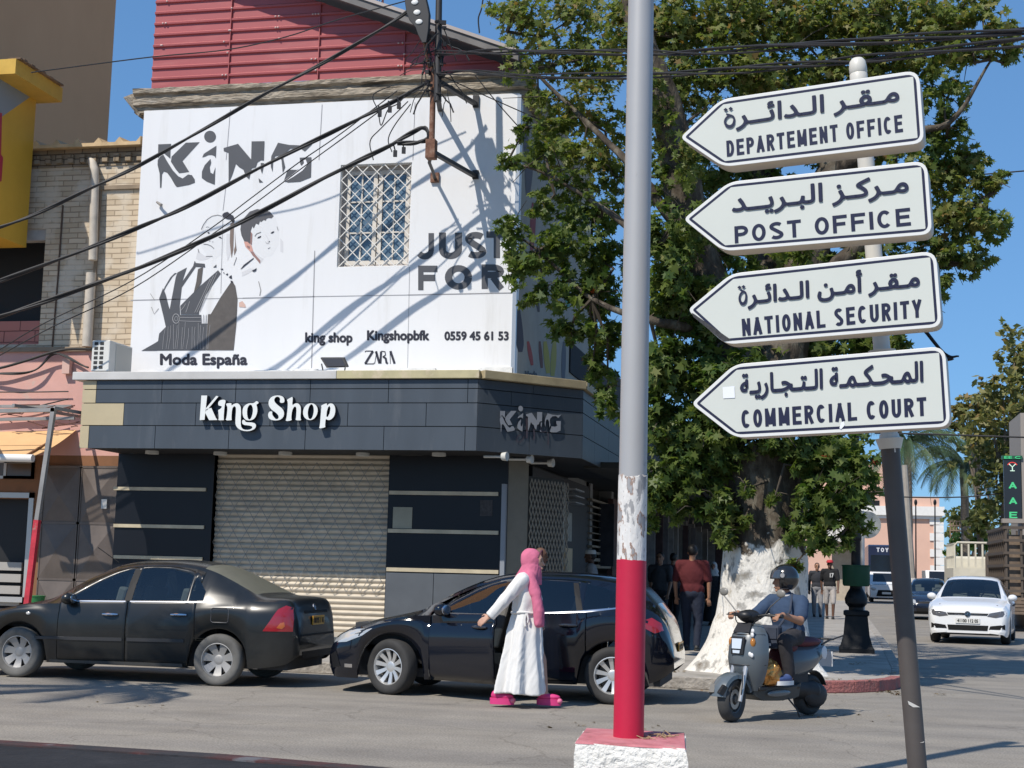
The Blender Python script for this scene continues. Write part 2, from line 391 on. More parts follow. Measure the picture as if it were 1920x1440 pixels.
for j in range(len(ys)-1):
    for i in range(len(xs)-1): a = b0+j*len(xs)+i; mb.face((a, a+1, a+len(xs)+1, a+len(xs)))
mb.build('road', asph, smooth=0, kind='structure')
pav = rampmat('pavement', 2.0, [(.3, (.26, .24, .21)), (.5, (.36, .335, .3)), (.7, (.42, .39, .35))], .9, .3, det=9)
kerbline = [(-40, 18.72), (-9, 18.72), (-4, 18.7), (-1.3, 18.68), (-.6, 18.74), (-.05, 18.9), (.35, 19.15), (.65, 19.5), (.88, 19.95), (1.0, 20.5), (1.08, 22), (1.2, 30), (1.3, 45), (1.42, 110)]
mb = MB(); KW = .16
def offs(line, d):
    out = []
    for i, p in enumerate(line):
        a = V(line[max(i-1, 0)]); b = V(line[min(i+1, len(line)-1)]); t = nrm(b-a); out.append((p[0]-t[1]*d, p[1]+t[0]*d))
    return out
inner = offs(kerbline, KW)
mb.prism([(x, y, .01) for x, y in inner]+[(-40, 110, .01)], (0, 0, .135)); mb.build('pavement', pav, smooth=0, kind='structure')
kerbm = rampmat('kerb_stone', 5, [(.3, (.2, .18, .16)), (.55, (.38, .35, .31)), (.7, (.46, .43, .38))], .9, .8, det=9)
kerbr = rampmat('kerb_red', 7, [(.3, (.2, .14, .125)), (.45, (.3, .12, .11)), (.68, (.38, .14, .125))], .85, .8, det=9)
def kerb_run(name, i0, i1, m, sub=1):
    mb = MB()
    for i in range(i0, i1):
        A, B, C, D = kerbline[i], kerbline[i+1], inner[i+1], inner[i]
        mb.prism([(A[0], A[1], 0), (B[0], B[1], 0), (C[0], C[1], 0), (D[0], D[1], 0)], (0, 0, .15))
    return mb.build(name, m, smooth=0, bevel=.012, kind='structure')
kerb_run('kerb', 0, 5, kerbm); kerb_run('red_painted_kerb', 5, 9, kerbr); kerb_run('side_street_kerb', 9, 13, kerbm)
# pavement on the far side of the side street
mb = MB(); mb.bx(8.4, 60, 24, 200, .0, .14); mb.build('far_pavement', pav, smooth=0, kind='structure')
# traffic island in the near left corner
isl = rampmat('shaded_island_asphalt', 3, [(.3, (.016, .018, .022)), (.6, (.024, .026, .031)), (.75, (.034, .035, .04))], .93, .5, det=8)  # near-black tone: the shade over this corner is put into the colour
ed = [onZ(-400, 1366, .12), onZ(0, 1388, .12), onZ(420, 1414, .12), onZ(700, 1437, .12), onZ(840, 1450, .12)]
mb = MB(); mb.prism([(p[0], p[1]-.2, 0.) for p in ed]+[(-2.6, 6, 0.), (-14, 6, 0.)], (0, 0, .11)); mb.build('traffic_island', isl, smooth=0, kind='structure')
ikm = rampmat('island_kerb', 2.2, [(.35, (.035, .036, .042)), (.5, (.05, .04, .042)), (.62, (.085, .035, .035)), (.7, (.13, .13, .14))], .9, .7, det=8)  # worn red and grey, darkened in the colour for the same shade
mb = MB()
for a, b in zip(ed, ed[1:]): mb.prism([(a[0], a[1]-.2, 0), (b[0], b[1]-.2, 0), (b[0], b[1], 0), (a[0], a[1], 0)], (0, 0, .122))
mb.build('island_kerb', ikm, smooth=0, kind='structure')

# ================================================================== CORNER SHOP BUILDING
YW, XL, XR = 22.3, -11.57, -4.89
white = M('white_panel', (.76, .765, .775), .55, spec=.35, var=.025, vs_=.9, col2=(.62, .615, .6), c2=(.56, .82), c2s=2.2, stretch=(1.3, 1, .14))
frame_br = M('window_frame', (.42, .38, .35), .6, var=.1)
king = thing('corner_building', 'white panelled corner building with a red sheet metal gable above a dark closed shopfront', 'building', (-8.2, YW, 0))
wx0, wx1, wz0, wz1 = -7.93, -6.69, 6.35, 8.1
mb = MB(); T0 = .3
zb, zt = 4.45, 9.2
mb.bx(XL, wx0, YW, YW+T0, zb, zt); mb.bx(wx1, XR, YW, YW+T0, zb, zt); mb.bx(wx0, wx1, YW, YW+T0, wz1, zt); mb.bx(wx0, wx1, YW, YW+T0, zb, wz0)
wall_front = mb.build('panel_wall', white, king, smooth=0)
wall_front['label'] = 'white printed panel wall with a high window'
# joints between the panels
jm = M('joint', (.3, .3, .32), .8)
mb = MB()
def on_wall(x, y, d=.003): p = onY(x, y, YW-d); return p
def wstrip(mb, a, b, wd=.012, d=.004):
    A, B = on_wall(*a, d), on_wall(*b, d); t = nrm(B-A); nn = V(-t[2], 0, t[0])*wd/2
    mb.poly([A+nn, B+nn, B-nn, A-nn])
for a, b, wd in (((432, 205), (424, 300), .01), ((424, 345), (418, 395), .01), ((418, 400), (414, 550), .008), ((604, 196), (598, 300), .012), ((590, 470), (584, 690), .015), ((778, 192), (774, 300), .01), ((768, 500), (764, 695), .007),
                 ((245, 563), (330, 561), .014), ((330, 561), (455, 559), .01), ((455, 559), (590, 556), .016), ((590, 556), (765, 553), .01), ((765, 553), (962, 549), .016)): wstrip(mb, a, b, wd)
mb.build('panel_joint', jm, king, smooth=0, recalc=False)
# rough lower edge of the panels, peeled strip over the canopy
mb = MB(); x = 262
rr = random.Random(3)
while x < 960:
    wpx = rr.uniform(35, 95); p = onY(x, 692, YW-.02); q = onY(min(x+wpx, 962), 690, YW-.02)
    mb.bx(p[0], q[0]-.01, YW-.03-rr.uniform(0, .03), YW, 4.45, 4.52+rr.uniform(.04, .14)); x += wpx
mb.build('peeling_base_strip', M('peel', (.72, .72, .7), .8, var=.12, vs_=9, bump=.5, bs=25), king, smooth=0)
# side wall in the shade, with its painted mural strokes
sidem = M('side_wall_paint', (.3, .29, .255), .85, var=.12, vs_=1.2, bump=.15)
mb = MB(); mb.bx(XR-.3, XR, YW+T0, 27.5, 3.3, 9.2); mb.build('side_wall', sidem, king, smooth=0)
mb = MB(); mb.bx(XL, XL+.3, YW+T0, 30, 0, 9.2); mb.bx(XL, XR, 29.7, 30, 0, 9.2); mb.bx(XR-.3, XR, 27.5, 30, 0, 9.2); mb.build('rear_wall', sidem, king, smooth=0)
mb = MB(); mb.bx(XR-.035, XR+.03, YW-.02, YW+.05, 4.5, 9.17); mb.build('corner_trim', M('trim_metal', (.42, .45, .48), .4, .6), king, smooth=0)
# mural strokes on the side wall
def on_side(x, y, d=.004): return onX(x, y, XR+d)
mur = [(((985, 250), (992, 310), (990, 365)), 14, (.1, .09, .1)), (((997, 470), (1001, 380)), 10, (.22, .04, .04)), (((972, 580), (975, 640), (976, 660)), 13, (.05, .045, .06)), (((990, 640), (998, 685)), 7, (.3, .05, .04)),
       (((1012, 640), (1016, 690)), 6, (.12, .05, .04)), (((1022, 640), (1028, 700)), 10, (.32, .28, .05)), (((1040, 640), (1036, 705)), 10, (.3, .27, .06)), (((1058, 640), (1056, 712)), 8, (.09, .1, .12)), (((1005, 545), (1010, 585)), 6, (.06, .05, .05)),
       (((1062, 555), (1066, 575)), 7, (.05, .22, .17))]
for q, (pl, wd, c) in enumerate(mur):
    mb = MB(); k = len(pl); wds = [wd*(.6+.5*math.sin(math.pi*(i+.5)/k)) for i in range(k)]
    pp = []
    for i in range(k-1):
        for t in (0, .33, .66): pp.append((pl[i][0]*(1-t)+pl[i+1][0]*t, pl[i][1]*(1-t)+pl[i+1][1]*t))
    pp.append(pl[-1]); n = len(pp); wds = [wd*(.35+.75*math.sin(math.pi*(i+.4)/n)) for i in range(n)]
    mb.ribbon(pp, wds, lambda p: on_side(p[0], p[1]))
    mb.build('mural_stroke', M('mural%d' % q, c, .8), king, smooth=0, recalc=False)
mb = MB(); font_text(mb, 'Moda', 985, 1007, 706, 696, lambda u, v, k: on_side(u, v, .004+.0006*k), .05); mb.build('mural_lettering', M('ink', (.03, .03, .035), .6), king, smooth=0, recalc=False)
# small side window with shutter and hanging plant box
mb = MB(); a = on_side(1068, 640); b = on_side(1100, 715)
mb.bx(XR, XR+.03, a[1], b[1]+.5, b[2]-.1, a[2]); mb.build('side_window', M('dark_window', (.02, .02, .022), .7, spec=.1), king, smooth=0)
# cornice
corn = rampmat('cornice_stone', 3.0, [(.32, (.1, .085, .065)), (.45, (.3, .25, .19)), (.55, (.44, .38, .3)), (.62, (.22, .19, .15)), (.75, (.52, .47, .4))], .95, 1.0, stretch=(.6, 3, 5), det=9)
prof = [(0, 9.17), (-.10, 9.17), (-.10, 9.27), (-.17, 9.3), (-.17, 9.40), (-.13, 9.42), (-.13, 9.47), (-.2, 9.5), (-.2, 9.57), (-.06, 9.62), (0, 9.62)]
mb = MB(); rings = []; rr = random.Random(11); n = 60
for i in range(n+1):
    x = XL-.2+(XR+.25-XL+.2)*i/n
    rings.append([(x, YW+.12+p[0]+(rr.uniform(-.012, .012) if p[0] < -.05 else 0), p[1]+rr.uniform(-.012, .012)) for p in prof])
mb.loft(rings); mb.build('cornice', corn, king, smooth=0)
mb = MB(); mb.prism([(XL-.35, YW-.12, 9.42), (XL-.16, YW-.1, 9.2), (XL-.1, YW, 9.1), (XL-.05, YW+.1, 9.5), (XL-.25, YW, 9.52)], (0, .25, 0)); mb.build('broken_gutter_end', corn, king, smooth=0)
mb = MB(); mb.bx(XL-.1, XR+.1, YW+.12, YW+.4, 9.17, 9.62); mb.bx(XR-.3, XR+.16, YW+.4, 29, 9.17, 9.55); mb.build('parapet', corn, king, smooth=0)
# red ribbed sheet gable: ribs every .2 m, right end cut along the roof slope
redm = M('red_sheet', (.38, .085, .088), .45, spec=.5, var=.07, vs_=.8, col2=(.43, .125, .12), c2=(.55, .7), c2s=1.4, stretch=(.5, 1, 3))
RX, RZ = -5.02, 9.66; px_, pz_ = onY(600, 2, YW)[0], onY(600, 2, YW)[2]
slope = (pz_-RZ)/(RX-px_)
def roof_x(z): return RX-(z-RZ)/slope
mb = MB(); z = 9.62; YS = YW+.06
while z < 13.4:
    pr = [(0, z), (0, z+.13), (-.032, z+.145), (-.036, z+.175), (0, z+.2)]
    for (y1, z1), (y2, z2) in zip(pr, pr[1:]):
        xe1, xe2 = max(min(roof_x(z1), RX), -11.45), max(min(roof_x(z2), RX), -11.45)
        if xe1 <= -11.44: continue
        mb.poly([(-11.49, YS+y1, z1), (xe1, YS+y1, z1), (xe2, YS+y2, z2), (-11.49, YS+y2, z2)])
    z += .2
for x in (-10.05, -8.42, -6.9): 
    zt_ = RZ+(RX-x)*slope
    mb.bx(x-.006, x+.006, YS-.041, YS, 9.62, min(zt_, 13))
gable = mb.build('sheet_metal_gable', redm, king, smooth=0, recalc=False)
mb = MB(); rr = random.Random(5)
for k in range(70):
    x = rr.choice([-11.3, -10.1, -8.5, -6.95, -9.2])+rr.uniform(-.06, .06); zz = 9.62+.2*rr.randint(0, 12)+.16
    if zz < RZ+(RX-x)*slope-.15: mb.ell((x, YS-.038, zz), .018, 8, 6)
mb.build('screw', M('screw_cap', (.6, .45, .42), .5), gable, smooth=60)
mb = MB(); mb.bx(-11.47, -11.2, YS+.02, YS+.4, 9.6, 13); mb.build('gable_backing', redm, king, smooth=0)
# roof verge and roof
vg = M('verge_board', (.16, .15, .145), .7, var=.2, vs_=3)
mb = MB(); a = V(RX+.18, YW-.42, RZ+.02-.18*slope); b = V(-12, YW-.42, RZ+.02+(RX+12)*slope)
mb.prism([a, b, b+V(0, 0, .16), a+V(0, 0, .16)], (0, .05, 0)); mb.build('verge_board', vg, king, smooth=0)
mb = MB(); mb.prism([a+V(0, .05, .1), b+V(0, .05, .1), b+V(0, .05, .14), a+V(0, .05, .14)], (0, 7, 0)); mb.build('roof', M('roof_sheet', (.12, .07, .07), .6), king, smooth=0)
mb = MB(); a2 = a+V(0, -.03, .13); b2 = b+V(0, -.03, .13); mb.prism([a2, b2, b2+V(0, 0, .06), a2+V(0, 0, .06)], (0, .12, 0)); mb.build('roof_flashing', M('flashing', (.34, .3, .28), .5, .3), king, smooth=0)

# window: recessed casements behind a white lattice grille
win = thing('window_tmp', None, None, (0, 0, 0)); bpy.data.objects.remove(win)
D = YW+.17
mb = MB()
for (x0, x1, z0, z1) in ((wx0, wx1, wz1-.07, wz1), (wx0, wx1, wz0, wz0+.06), (wx0, wx0+.06, wz0+.06, wz1-.07), (wx1-.06, wx1, wz0+.06, wz1-.07)): mb.bx(x0, x1, D-.03, D+.06, z0, z1)
fr = mb.build('window_frame', frame_br, king, smooth=0)
wh = M('casement_white', (.62, .58, .52), .55, var=.1)
cx = (wx0+wx1)/2
for s in (0, 1):
    a, b = (wx0+.065, cx-.01) if s == 0 else (cx+.01, wx1-.065); z0, z1 = wz0+.065, wz1-.075
    mb = MB(); wd = .07
    for q in ((a, b, z0, z0+wd), (a, b, z1-wd, z1), (a, a+wd, z0+wd, z1-wd), (b-wd, b, z0+wd, z1-wd)): mb.bx(q[0], q[1], D-.02, D+.03, q[2], q[3])
    m_ = (a+b)/2; mb.bx(m_-.012, m_+.012, D-.01, D+.02, z0+wd, z1-wd)
    for t in (.34, .67): mb.bx(a+wd, b-wd, D-.011, D+.021, z0+t*(z1-z0)-.012, z0+t*(z1-z0)+.012)
    ca = mb.build('casement', wh, fr, smooth=0)
    mb = MB(); mb.poly([(a+wd, D+.012, z0+wd), (b-wd, D+.012, z0+wd), (b-wd, D+.012, z1-wd), (a+wd, D+.012, z1-wd)]); mb.build('pane', M('blue_glass', (.1, .16, .22), .08, spec=.9), fr, smooth=0)
mb = MB(); gm = M('grille_white', (.72, .7, .66), .5)
gw, gh = wx1-wx0, wz1-wz0; nx = 5; dx = gw/nx; dz = dx*1.0
def clipseg(x0, z0, x1, z1):
    t0, t1 = 0., 1.; dx_, dz_ = x1-x0, z1-z0
    for p, q in ((-dx_, x0-wx0), (dx_, wx1-x0), (-dz_, z0-wz0), (dz_, wz1-z0)):
        if abs(p) < 1e-9:
            if q < 0: return None
        else:
            r = q/p
            if p < 0: t0 = max(t0, r)
            else: t1 = min(t1, r)
    return None if t0 >= t1 else (x0+dx_*t0, z0+dz_*t0, x0+dx_*t1, z0+dz_*t1)
for k in range(-10, 16):
    for sg in (1, -1):
        x0 = wx0+k*dx; s = clipseg(x0, wz0 if sg > 0 else wz1, x0+gh, (wz1 if sg > 0 else wz0))
        if s: mb.bar((s[0], YW+.03+.008*sg, s[1]), (s[2], YW+.03+.008*sg, s[3]), .014, .014, (0, 1, 0))
for q in ((wx0, wz0, wx0, wz1), (wx1, wz0, wx1, wz1), (wx0, wz0, wx1, wz0), (wx0, wz1, wx1, wz1)): mb.bar((q[0], YW+.03, q[1]), (q[2], YW+.03, q[3]), .025, .02, (0, 1, 0))
mb.build('lattice_grille', gm, fr, smooth=0)
mb = MB(); mb.bx(wx0, wx1, YW+.4, YW+.42, wz0, wz1); mb.build('room_behind', M('dark_room', (.02, .02, .022), .9), king, smooth=0)

# ------------------------------------------------------------------ the print on the wall
ink = M('print_grey', (.075, .078, .088), .5, var=.05); inkd = M('print_black', (.022, .022, .035), .5)
KL = [[(272, 435), (388, 430), (383, 470), (381, 565), (352, 540), (318, 512), (290, 530), (270, 560)],
      [(520, 420), (645, 415), (490, 585), (550, 682), (500, 690), (460, 695), (430, 660), (386, 592), (392, 545)],
      [(288, 545), (318, 527), (350, 585), (402, 668), (452, 722), (492, 742), (540, 706), (575, 712), (600, 750), (602, 780), (548, 800), (440, 820), (422, 800), (385, 735), (352, 690), (322, 680), (306, 705), (300, 826), (288, 826), (285, 700), (266, 620), (268, 575)],
      [(738+53*math.cos(2*math.pi*k/22), 365+53*math.sin(2*math.pi*k/22)) for k in range(22)],
      [(668, 552), (682, 520), (795, 447), (790, 560), (778, 540), (755, 530), (722, 531), (692, 545)],
      [(772, 795), (705, 768), (664, 738), (665, 680), (690, 622), (742, 566), (748, 600), (735, 640), (741, 688), (766, 702), (786, 640), (780, 797)],
      [(860, 468), (990, 430), (1108, 570), (1112, 408), (1228, 406), (1222, 580), (1196, 577), (1165, 597), (1150, 640), (1112, 652), (1090, 750), (1060, 722), (1038, 662), (1000, 640), (970, 610), (940, 705), (905, 785), (905, 512), (862, 496)],
      [(1175, 738), (1215, 776), (1180, 778)], [(1195, 602), (1226, 605), (1206, 700), (1192, 660)],
      [(1284, 605), (1290, 540), (1350, 420), (1450, 440), (1580, 445), (1660, 430), (1590, 497), (1540, 462), (1460, 472), (1412, 512), (1396, 560), (1414, 640), (1392, 690), (1382, 580), (1360, 535), (1325, 540), (1306, 580), (1300, 682), (1286, 640)],
      [(1545, 555), (1650, 550), (1645, 730), (1545, 770), (1440, 776), (1402, 765), (1437, 662), (1520, 665), (1575, 640), (1550, 612)]]
def z4(p, ox, oy, s=4.8): return (ox+p[0]/s, oy+p[1]/s)
def decal(name, polys, m, parent, T):
    mb = MB()
    for k, pl in enumerate(polys): mb.poly([T(p, k) for p in pl])
    return mb.build(name, m, parent, smooth=0, recalc=False)
A = lambda p, k: on_wall(*z4(p, 240, 180), .004+.0004*k)
decal('logo_lettering', KL, ink, king, A)
mb = MB(); mb.ribbon([(1590, 575), (1600, 610), (1560, 660), (1480, 720), (1410, 765)], [20, 34, 30, 22, 12], lambda p: on_wall(*z4(p, 240, 180), .012)); mb.build('logo_highlight', M('print_white', (.8, .8, .82), .5), king, smooth=0, recalc=False)
B = lambda p, k: on_wall(*z4(p, 240, 440), .004+.0004*k)
suit = [[(280, 575), (315, 480), (340, 540), (365, 640), (375, 672), (390, 590), (430, 380), (445, 340), (530, 295), (490, 420), (475, 560), (465, 640), (470, 722), (660, 722), (665, 800), (720, 800), (700, 1042), (120, 1045), (230, 985), (270, 960), (280, 890), (340, 830), (320, 740)],
        [(300, 560), (330, 470), (380, 385), (420, 345), (440, 345), (400, 380), (345, 465), (318, 520)],
        [(600, 235), (612, 255), (690, 262), (695, 295), (610, 290), (480, 480), (490, 420), (585, 285), (592, 262)],
        [(470, 640), (590, 520), (640, 470), (810, 320), (835, 350), (700, 540), (640, 690), (640, 718), (475, 718)], [(765, 295), (795, 268), (795, 295)],
        [(120, 1045), (235, 980), (270, 958), (260, 1045)]]
decal('printed_suit', suit, ink, king, B)
decal('printed_jacket', [[(835, 560), (935, 415), (965, 460), (985, 580), (975, 800), (950, 1040), (702, 1040), (720, 715), (745, 715)], [(630, 310), (675, 290), (660, 430), (640, 468), (592, 518), (615, 420)]], M('print_brown', (.1, .088, .08), .5, var=.15, vs_=8), king, lambda p, k: B(p, k+7))
mb = MB(); rr = random.Random(2)
for k in range(16):
    x = 330+k*27+rr.uniform(-6, 6); y0 = 800+rr.uniform(-15, 40); mb.ribbon([(x, y0), (x-6+rr.uniform(-10, 10), 920), (x-14+rr.uniform(-14, 14), 1030)], 3.4, lambda p: on_wall(*z4(p, 240, 440), .01))
for x0, y0, x1, y1 in ((770, 370, 620, 700), (740, 400, 600, 700), (800, 345, 645, 690), (555, 600, 520, 700), (520, 620, 480, 680), (455, 745, 655, 745), (460, 775, 660, 780), (660, 745, 662, 800), (680, 720, 682, 800), (705, 720, 700, 800)): mb.ribbon([(x0, y0), ((x0+x1)/2, (y0+y1)/2+2), (x1, y1)], 5, lambda p: on_wall(*z4(p, 240, 440), .01))
mb.ribbon(arc(432, 755, 30, 42, 0, 360, 20), 7, lambda p: on_wall(*z4(p, 240, 440), .01)); mb.ribbon(arc(434, 757, 14, 20, 0, 360, 14), 4, lambda p: on_wall(*z4(p, 240, 440), .01))
mb.build('printed_pinstripe', M('print_light', (.3, .3, .31), .5), king, smooth=0, recalc=False)
Cc = lambda p, k: on_wall(*z4(p, 360, 380, 9.6), .004+.0004*k)
decal('printed_boy_hair', [[(870, 480), (880, 400), (940, 270), (1040, 160), (1170, 115), (1240, 125), (1400, 160), (1470, 240), (1430, 282), (1380, 275), (1340, 290), (1330, 325), (1290, 310), (1240, 350), (1225, 330), (1200, 395), (1150, 375), (1110, 465), (1085, 425), (1060, 500), (1050, 600), (1045, 745), (990, 705), (940, 695), (890, 590)]], M('print_hair', (.085, .083, .09), .5), king, Cc)
decal('printed_boy_ear', [[(935, 700), (1000, 705), (1070, 770), (1105, 880), (1045, 880), (960, 790)]], M('print_skin', (.62, .33, .27), .5), king, lambda p, k: Cc(p, k+2))
decal('printed_boy_neck', [[(1050, 885), (1110, 890), (1150, 950), (1230, 1040), (1225, 1100), (1130, 985), (1090, 950)], [(985, 770), (1045, 790), (1040, 835), (1000, 815)], [(1058, 520), (1085, 560), (1075, 760), (1048, 740)]], M('print_skin_dark', (.3, .17, .15), .5), king, lambda p, k: Cc(p, k+4))
face = [[(1172, 642), (1190, 615), (1240, 596), (1245, 615), (1212, 640)], [(1412, 552), (1440, 522), (1480, 514), (1478, 532), (1445, 556)], [(1372, 712), (1385, 695), (1405, 690), (1398, 706)], [(1360, 828), (1415, 798), (1380, 830)], [(275, 535), (300, 525), (320, 548), (295, 560)], [(470, 615), (510, 610), (545, 650), (500, 635)], [(870, 1200), (930, 1120), (1110, 988), (1108, 1008), (1000, 1100), (890, 1190)],
        [(660, 1340), (710, 1300), (720, 1370), (680, 1360)], [(600, 1290), (650, 1270), (640, 1310)], [(510, 1190), (560, 1185), (555, 1210), (520, 1205)], [(560, 1250), (585, 1260), (570, 1280)], [(1075, 1225), (1140, 1190), (1165, 1170), (1150, 1225), (1110, 1245)], [(690, 1400), (730, 1410), (745, 1440), (700, 1440)],
        [(540, 222), (580, 180), (640, 163), (690, 205), (745, 235), (765, 330), (715, 350), (690, 300), (630, 292), (560, 262)]]
decal('printed_face_features', face, inkd, king, lambda p, k: Cc(p, k+3))
mb = MB()
for pl, wd in ((((165, 480), (200, 400), (270, 300), (360, 240), (460, 220), (540, 240)), 10), (((1130, 605), (1160, 560), (1240, 528)), 12), (((245, 440), (280, 432), (310, 445)), 7), (((205, 745), (280, 752), (345, 780), (395, 825)), 11), (((250, 965), (370, 962)), 8), (((1530, 430), (1550, 500)), 10), (((108, 830), (125, 900)), 12), (((1320, 700), (1345, 735), (1390, 735)), 5), (((750, 1130), (790, 1020), (800, 980)), 10), (((305, 690), (330, 685)), 10), (((360, 705), (385, 705)), 8)):
    mb.ribbon(pl, wd, lambda p: Cc(p, 6))
mb.build('printed_face_line', M('print_mid', (.22, .21, .21), .5), king, smooth=0, recalc=False)
decal('printed_ponytail', [[(690, 380), (760, 330), (752, 500), (742, 840), (712, 995), (695, 870), (680, 700)], [(770, 480), (782, 700), (802, 850), (760, 950), (755, 850), (775, 780)]], M('print_tail', (.2, .15, .125), .5), king, lambda p, k: Cc(p, k+3))
decal('printed_hand', [[(1000, 610), (1030, 598), (1055, 630), (1060, 655), (1000, 650)]], M('print_skin2', (.62, .42, .35), .5), king, lambda p, k: B(p, k+5))
mb = MB()
for pl, wd in ((((1175, 420), (1195, 500), (1185, 550)), 6), (((210, 650), (235, 715), (275, 665)), 5), (((200, 530), (240, 590)), 4)): mb.ribbon(pl, wd, lambda p: B(p, 5))
mb.build('printed_sketch_line', MATS['print_mid'], king, smooth=0, recalc=False)
for nm, col, polys in (('printed_soft_tone', (.645, .645, .66), [[(165, 480), (200, 400), (270, 300), (300, 290), (240, 400), (205, 470), (195, 540)], [(110, 840), (150, 900), (230, 960), (360, 968), (250, 1030), (130, 1040), (70, 1010)], [(1310, 560), (1345, 590), (1380, 660), (1400, 690), (1370, 740), (1340, 735), (1365, 670)], [(1110, 880), (1200, 960), (1290, 1010), (1240, 1080), (1150, 950)], [(1590, 640), (1640, 700), (1640, 900), (1590, 880)], [(900, 1250), (1050, 1180), (1120, 1200), (1020, 1270), (900, 1330)], [(620, 560), (690, 560), (700, 900), (640, 1050), (615, 900)]]),
                       ('printed_soft_tone', (.72, .725, .735), [[(200, 380), (330, 260), (480, 235), (560, 300), (600, 560), (560, 900), (430, 1010), (280, 960), (170, 800), (150, 560)], [(1100, 470), (1340, 300), (1500, 260), (1570, 480), (1560, 760), (1440, 950), (1290, 990), (1130, 850), (1075, 620)]])):
    decal(nm, polys, M('soft%d' % int(col[0]*100), col, .5), king, lambda p, k, z=(.0015 if col[0] < .66 else .0008): on_wall(*z4(p, 360, 380, 9.6), z+.00015*k))
# wording on the wall
TW = lambda u, v, k: on_wall(u, v, .004+.0005*k)
mb = MB(); k0 = 0
for ch, x0, x1 in (('J', 781, 815), ('U', 823, 866), ('S', 872, 912), ('T', 912, 951)): sign_text(mb, ch, x0, x1, 486.5-(x0-781)*.02, 437-(x0-781)*.025, TW, .8, s=.24)
for ch, x0, x1 in (('F', 784, 820), ('O', 834, 885), ('R', 903, 945)): sign_text(mb, ch, x0, x1, 544-(x0-784)*.02, 498-(x0-784)*.02, TW, .95, s=.26)
mb.build('slogan_lettering', ink, king, smooth=0, recalc=False)
mb = MB(); font_text(mb, 'Moda España', 301, 463, 690, 664, TW, .045)
font_text(mb, 'king shop', 573, 660, 647, 624, TW, .045); font_text(mb, 'Kingshopbfk', 689, 804, 643, 620, TW, .045); font_text(mb, '0559 45 61 53', 834, 953, 637.5, 622, TW, .06)
mb.build('wall_lettering', inkd, king, smooth=0, recalc=False)
mb = MB()
def tz(p): return on_wall(560+p[0]/4.571, 600+p[1]/4.571, .005)
for pl, wd in ((((568, 275), (575, 266), (638, 266)), 8), (((636, 268), (570, 374)), 20), (((566, 376), (642, 376), (650, 366)), 8), (((652, 372), (668, 268)), 5), (((662, 268), (692, 372)), 20), (((706, 270), (700, 374)), 18), (((708, 268), (740, 272), (744, 300), (720, 316)), 9), (((724, 314), (746, 330), (752, 366), (764, 374)), 18), (((786, 376), (782, 268)), 5), (((786, 266), (822, 374)), 20)): mb.ribbon(pl, wd, tz)
mb.build('shop_brand_lettering', inkd, king, smooth=0, recalc=False)

# ------------------------------------------------------------------ canopy with dark and gold cladding
YF = 21.0; CX, CY = -5.14, 22.38; XS = -3.76
fz0, fz1 = 3.21, 4.3
dark = M('dark_cladding', (.064, .078, .096), .42, spec=.45, var=.14, vs_=1.1, stretch=(1.6, 1, .3), col2=(.1, .112, .128), c2=(.54, .76), c2s=2.6)
gold = M('gold_cladding', (.5, .42, .27), .45, spec=.4, var=.07, vs_=2)
navy = M('navy_panel', (.005, .0065, .0105), .4, spec=.35, var=.1, vs_=2)
plan = [(-11.69, YF), (CX, YF), (XS, CY), (XS, 27.5)]
canopy = 'canopy'
mb = MB(); ins = .03
mb.prism([(plan[0][0]+.02, YF+ins, fz0+.02), (CX-.012, YF+ins, fz0+.02), (XS-ins, CY+.012, fz0+.02), (XS-ins, 27.5, fz0+.02), (XR-.02, 27.5, fz0+.02), (XR-.02, YW-.004, fz0+.02), (plan[0][0]+.02, YW-.004, fz0+.02)], (0, 0, fz1-fz0-.03))
can = mb.build('canopy_core', M('joint_black', (.012, .013, .016), .7), king, smooth=0)
can['label'] = 'dark canopy box with tiled fascia over the shopfront'
rows = [(fz0, 3.565, (147, 169, 293, 431, 574, 721, 873)), (3.578, 3.925, (150, 232, 367, 507, 652, 799)), (3.938, 4.145, (153, 178, 301, 440, 580, 727, 876)), (4.158, 4.29, (153, 178, 301, 440, 580, 727, 876))]
dk = MB(); gd = MB()
for z0, z1, js in rows:
    X = [plan[0][0]] + [onY(j, 775, YF)[0] for j in js[1:]] + [CX]
    for i in range(len(X)-1):
        tgt = gd if i == 0 else dk
        tgt.bx(X[i]+.005, X[i+1]-.005, YF, YF+.028, z0, z1)
def tile_on(mb, A, Bp, z0, z1, th=.028):
    A = V(*A, 0); Bp = V(*Bp, 0); t = nrm(Bp-A); nn = V(t[1], -t[0], 0)      # outward
    a, b = A+t*.004, Bp-t*.004
    mb.prism([(a[0], a[1], z0), (b[0], b[1], z0), (b[0], b[1], z1), (a[0], a[1], z1)], -nn*th)
chl = math.hypot(XS-CX, CY-YF)
def chp(t): return (CX+(XS-CX)*t/chl, YF+(CY-YF)*t/chl)
for (z0, z1, js), cuts in zip(rows, ((0, .95, chl), (0, 1.3, chl), (0, .6, chl), (0, 1.0, chl))):
    for a, b in zip(cuts, cuts[1:]): tile_on(dk, chp(a), chp(b), z0, z1)
sdm = MB()
for z0, z1, js in rows:
    for a, b in ((CY, 23.6), (23.6, 25.2), (25.2, 27.5)): tile_on(sdm, (XS, a), (XS, b), z0, z1)
dk.build('dark_fascia_tiles', dark, can, smooth=0); gd.build('gold_fascia_tiles', gold, can, smooth=0)
sdm.build('side_fascia_tiles', M('side_fascia', (.045, .047, .04), .5, var=.1), can, smooth=0)
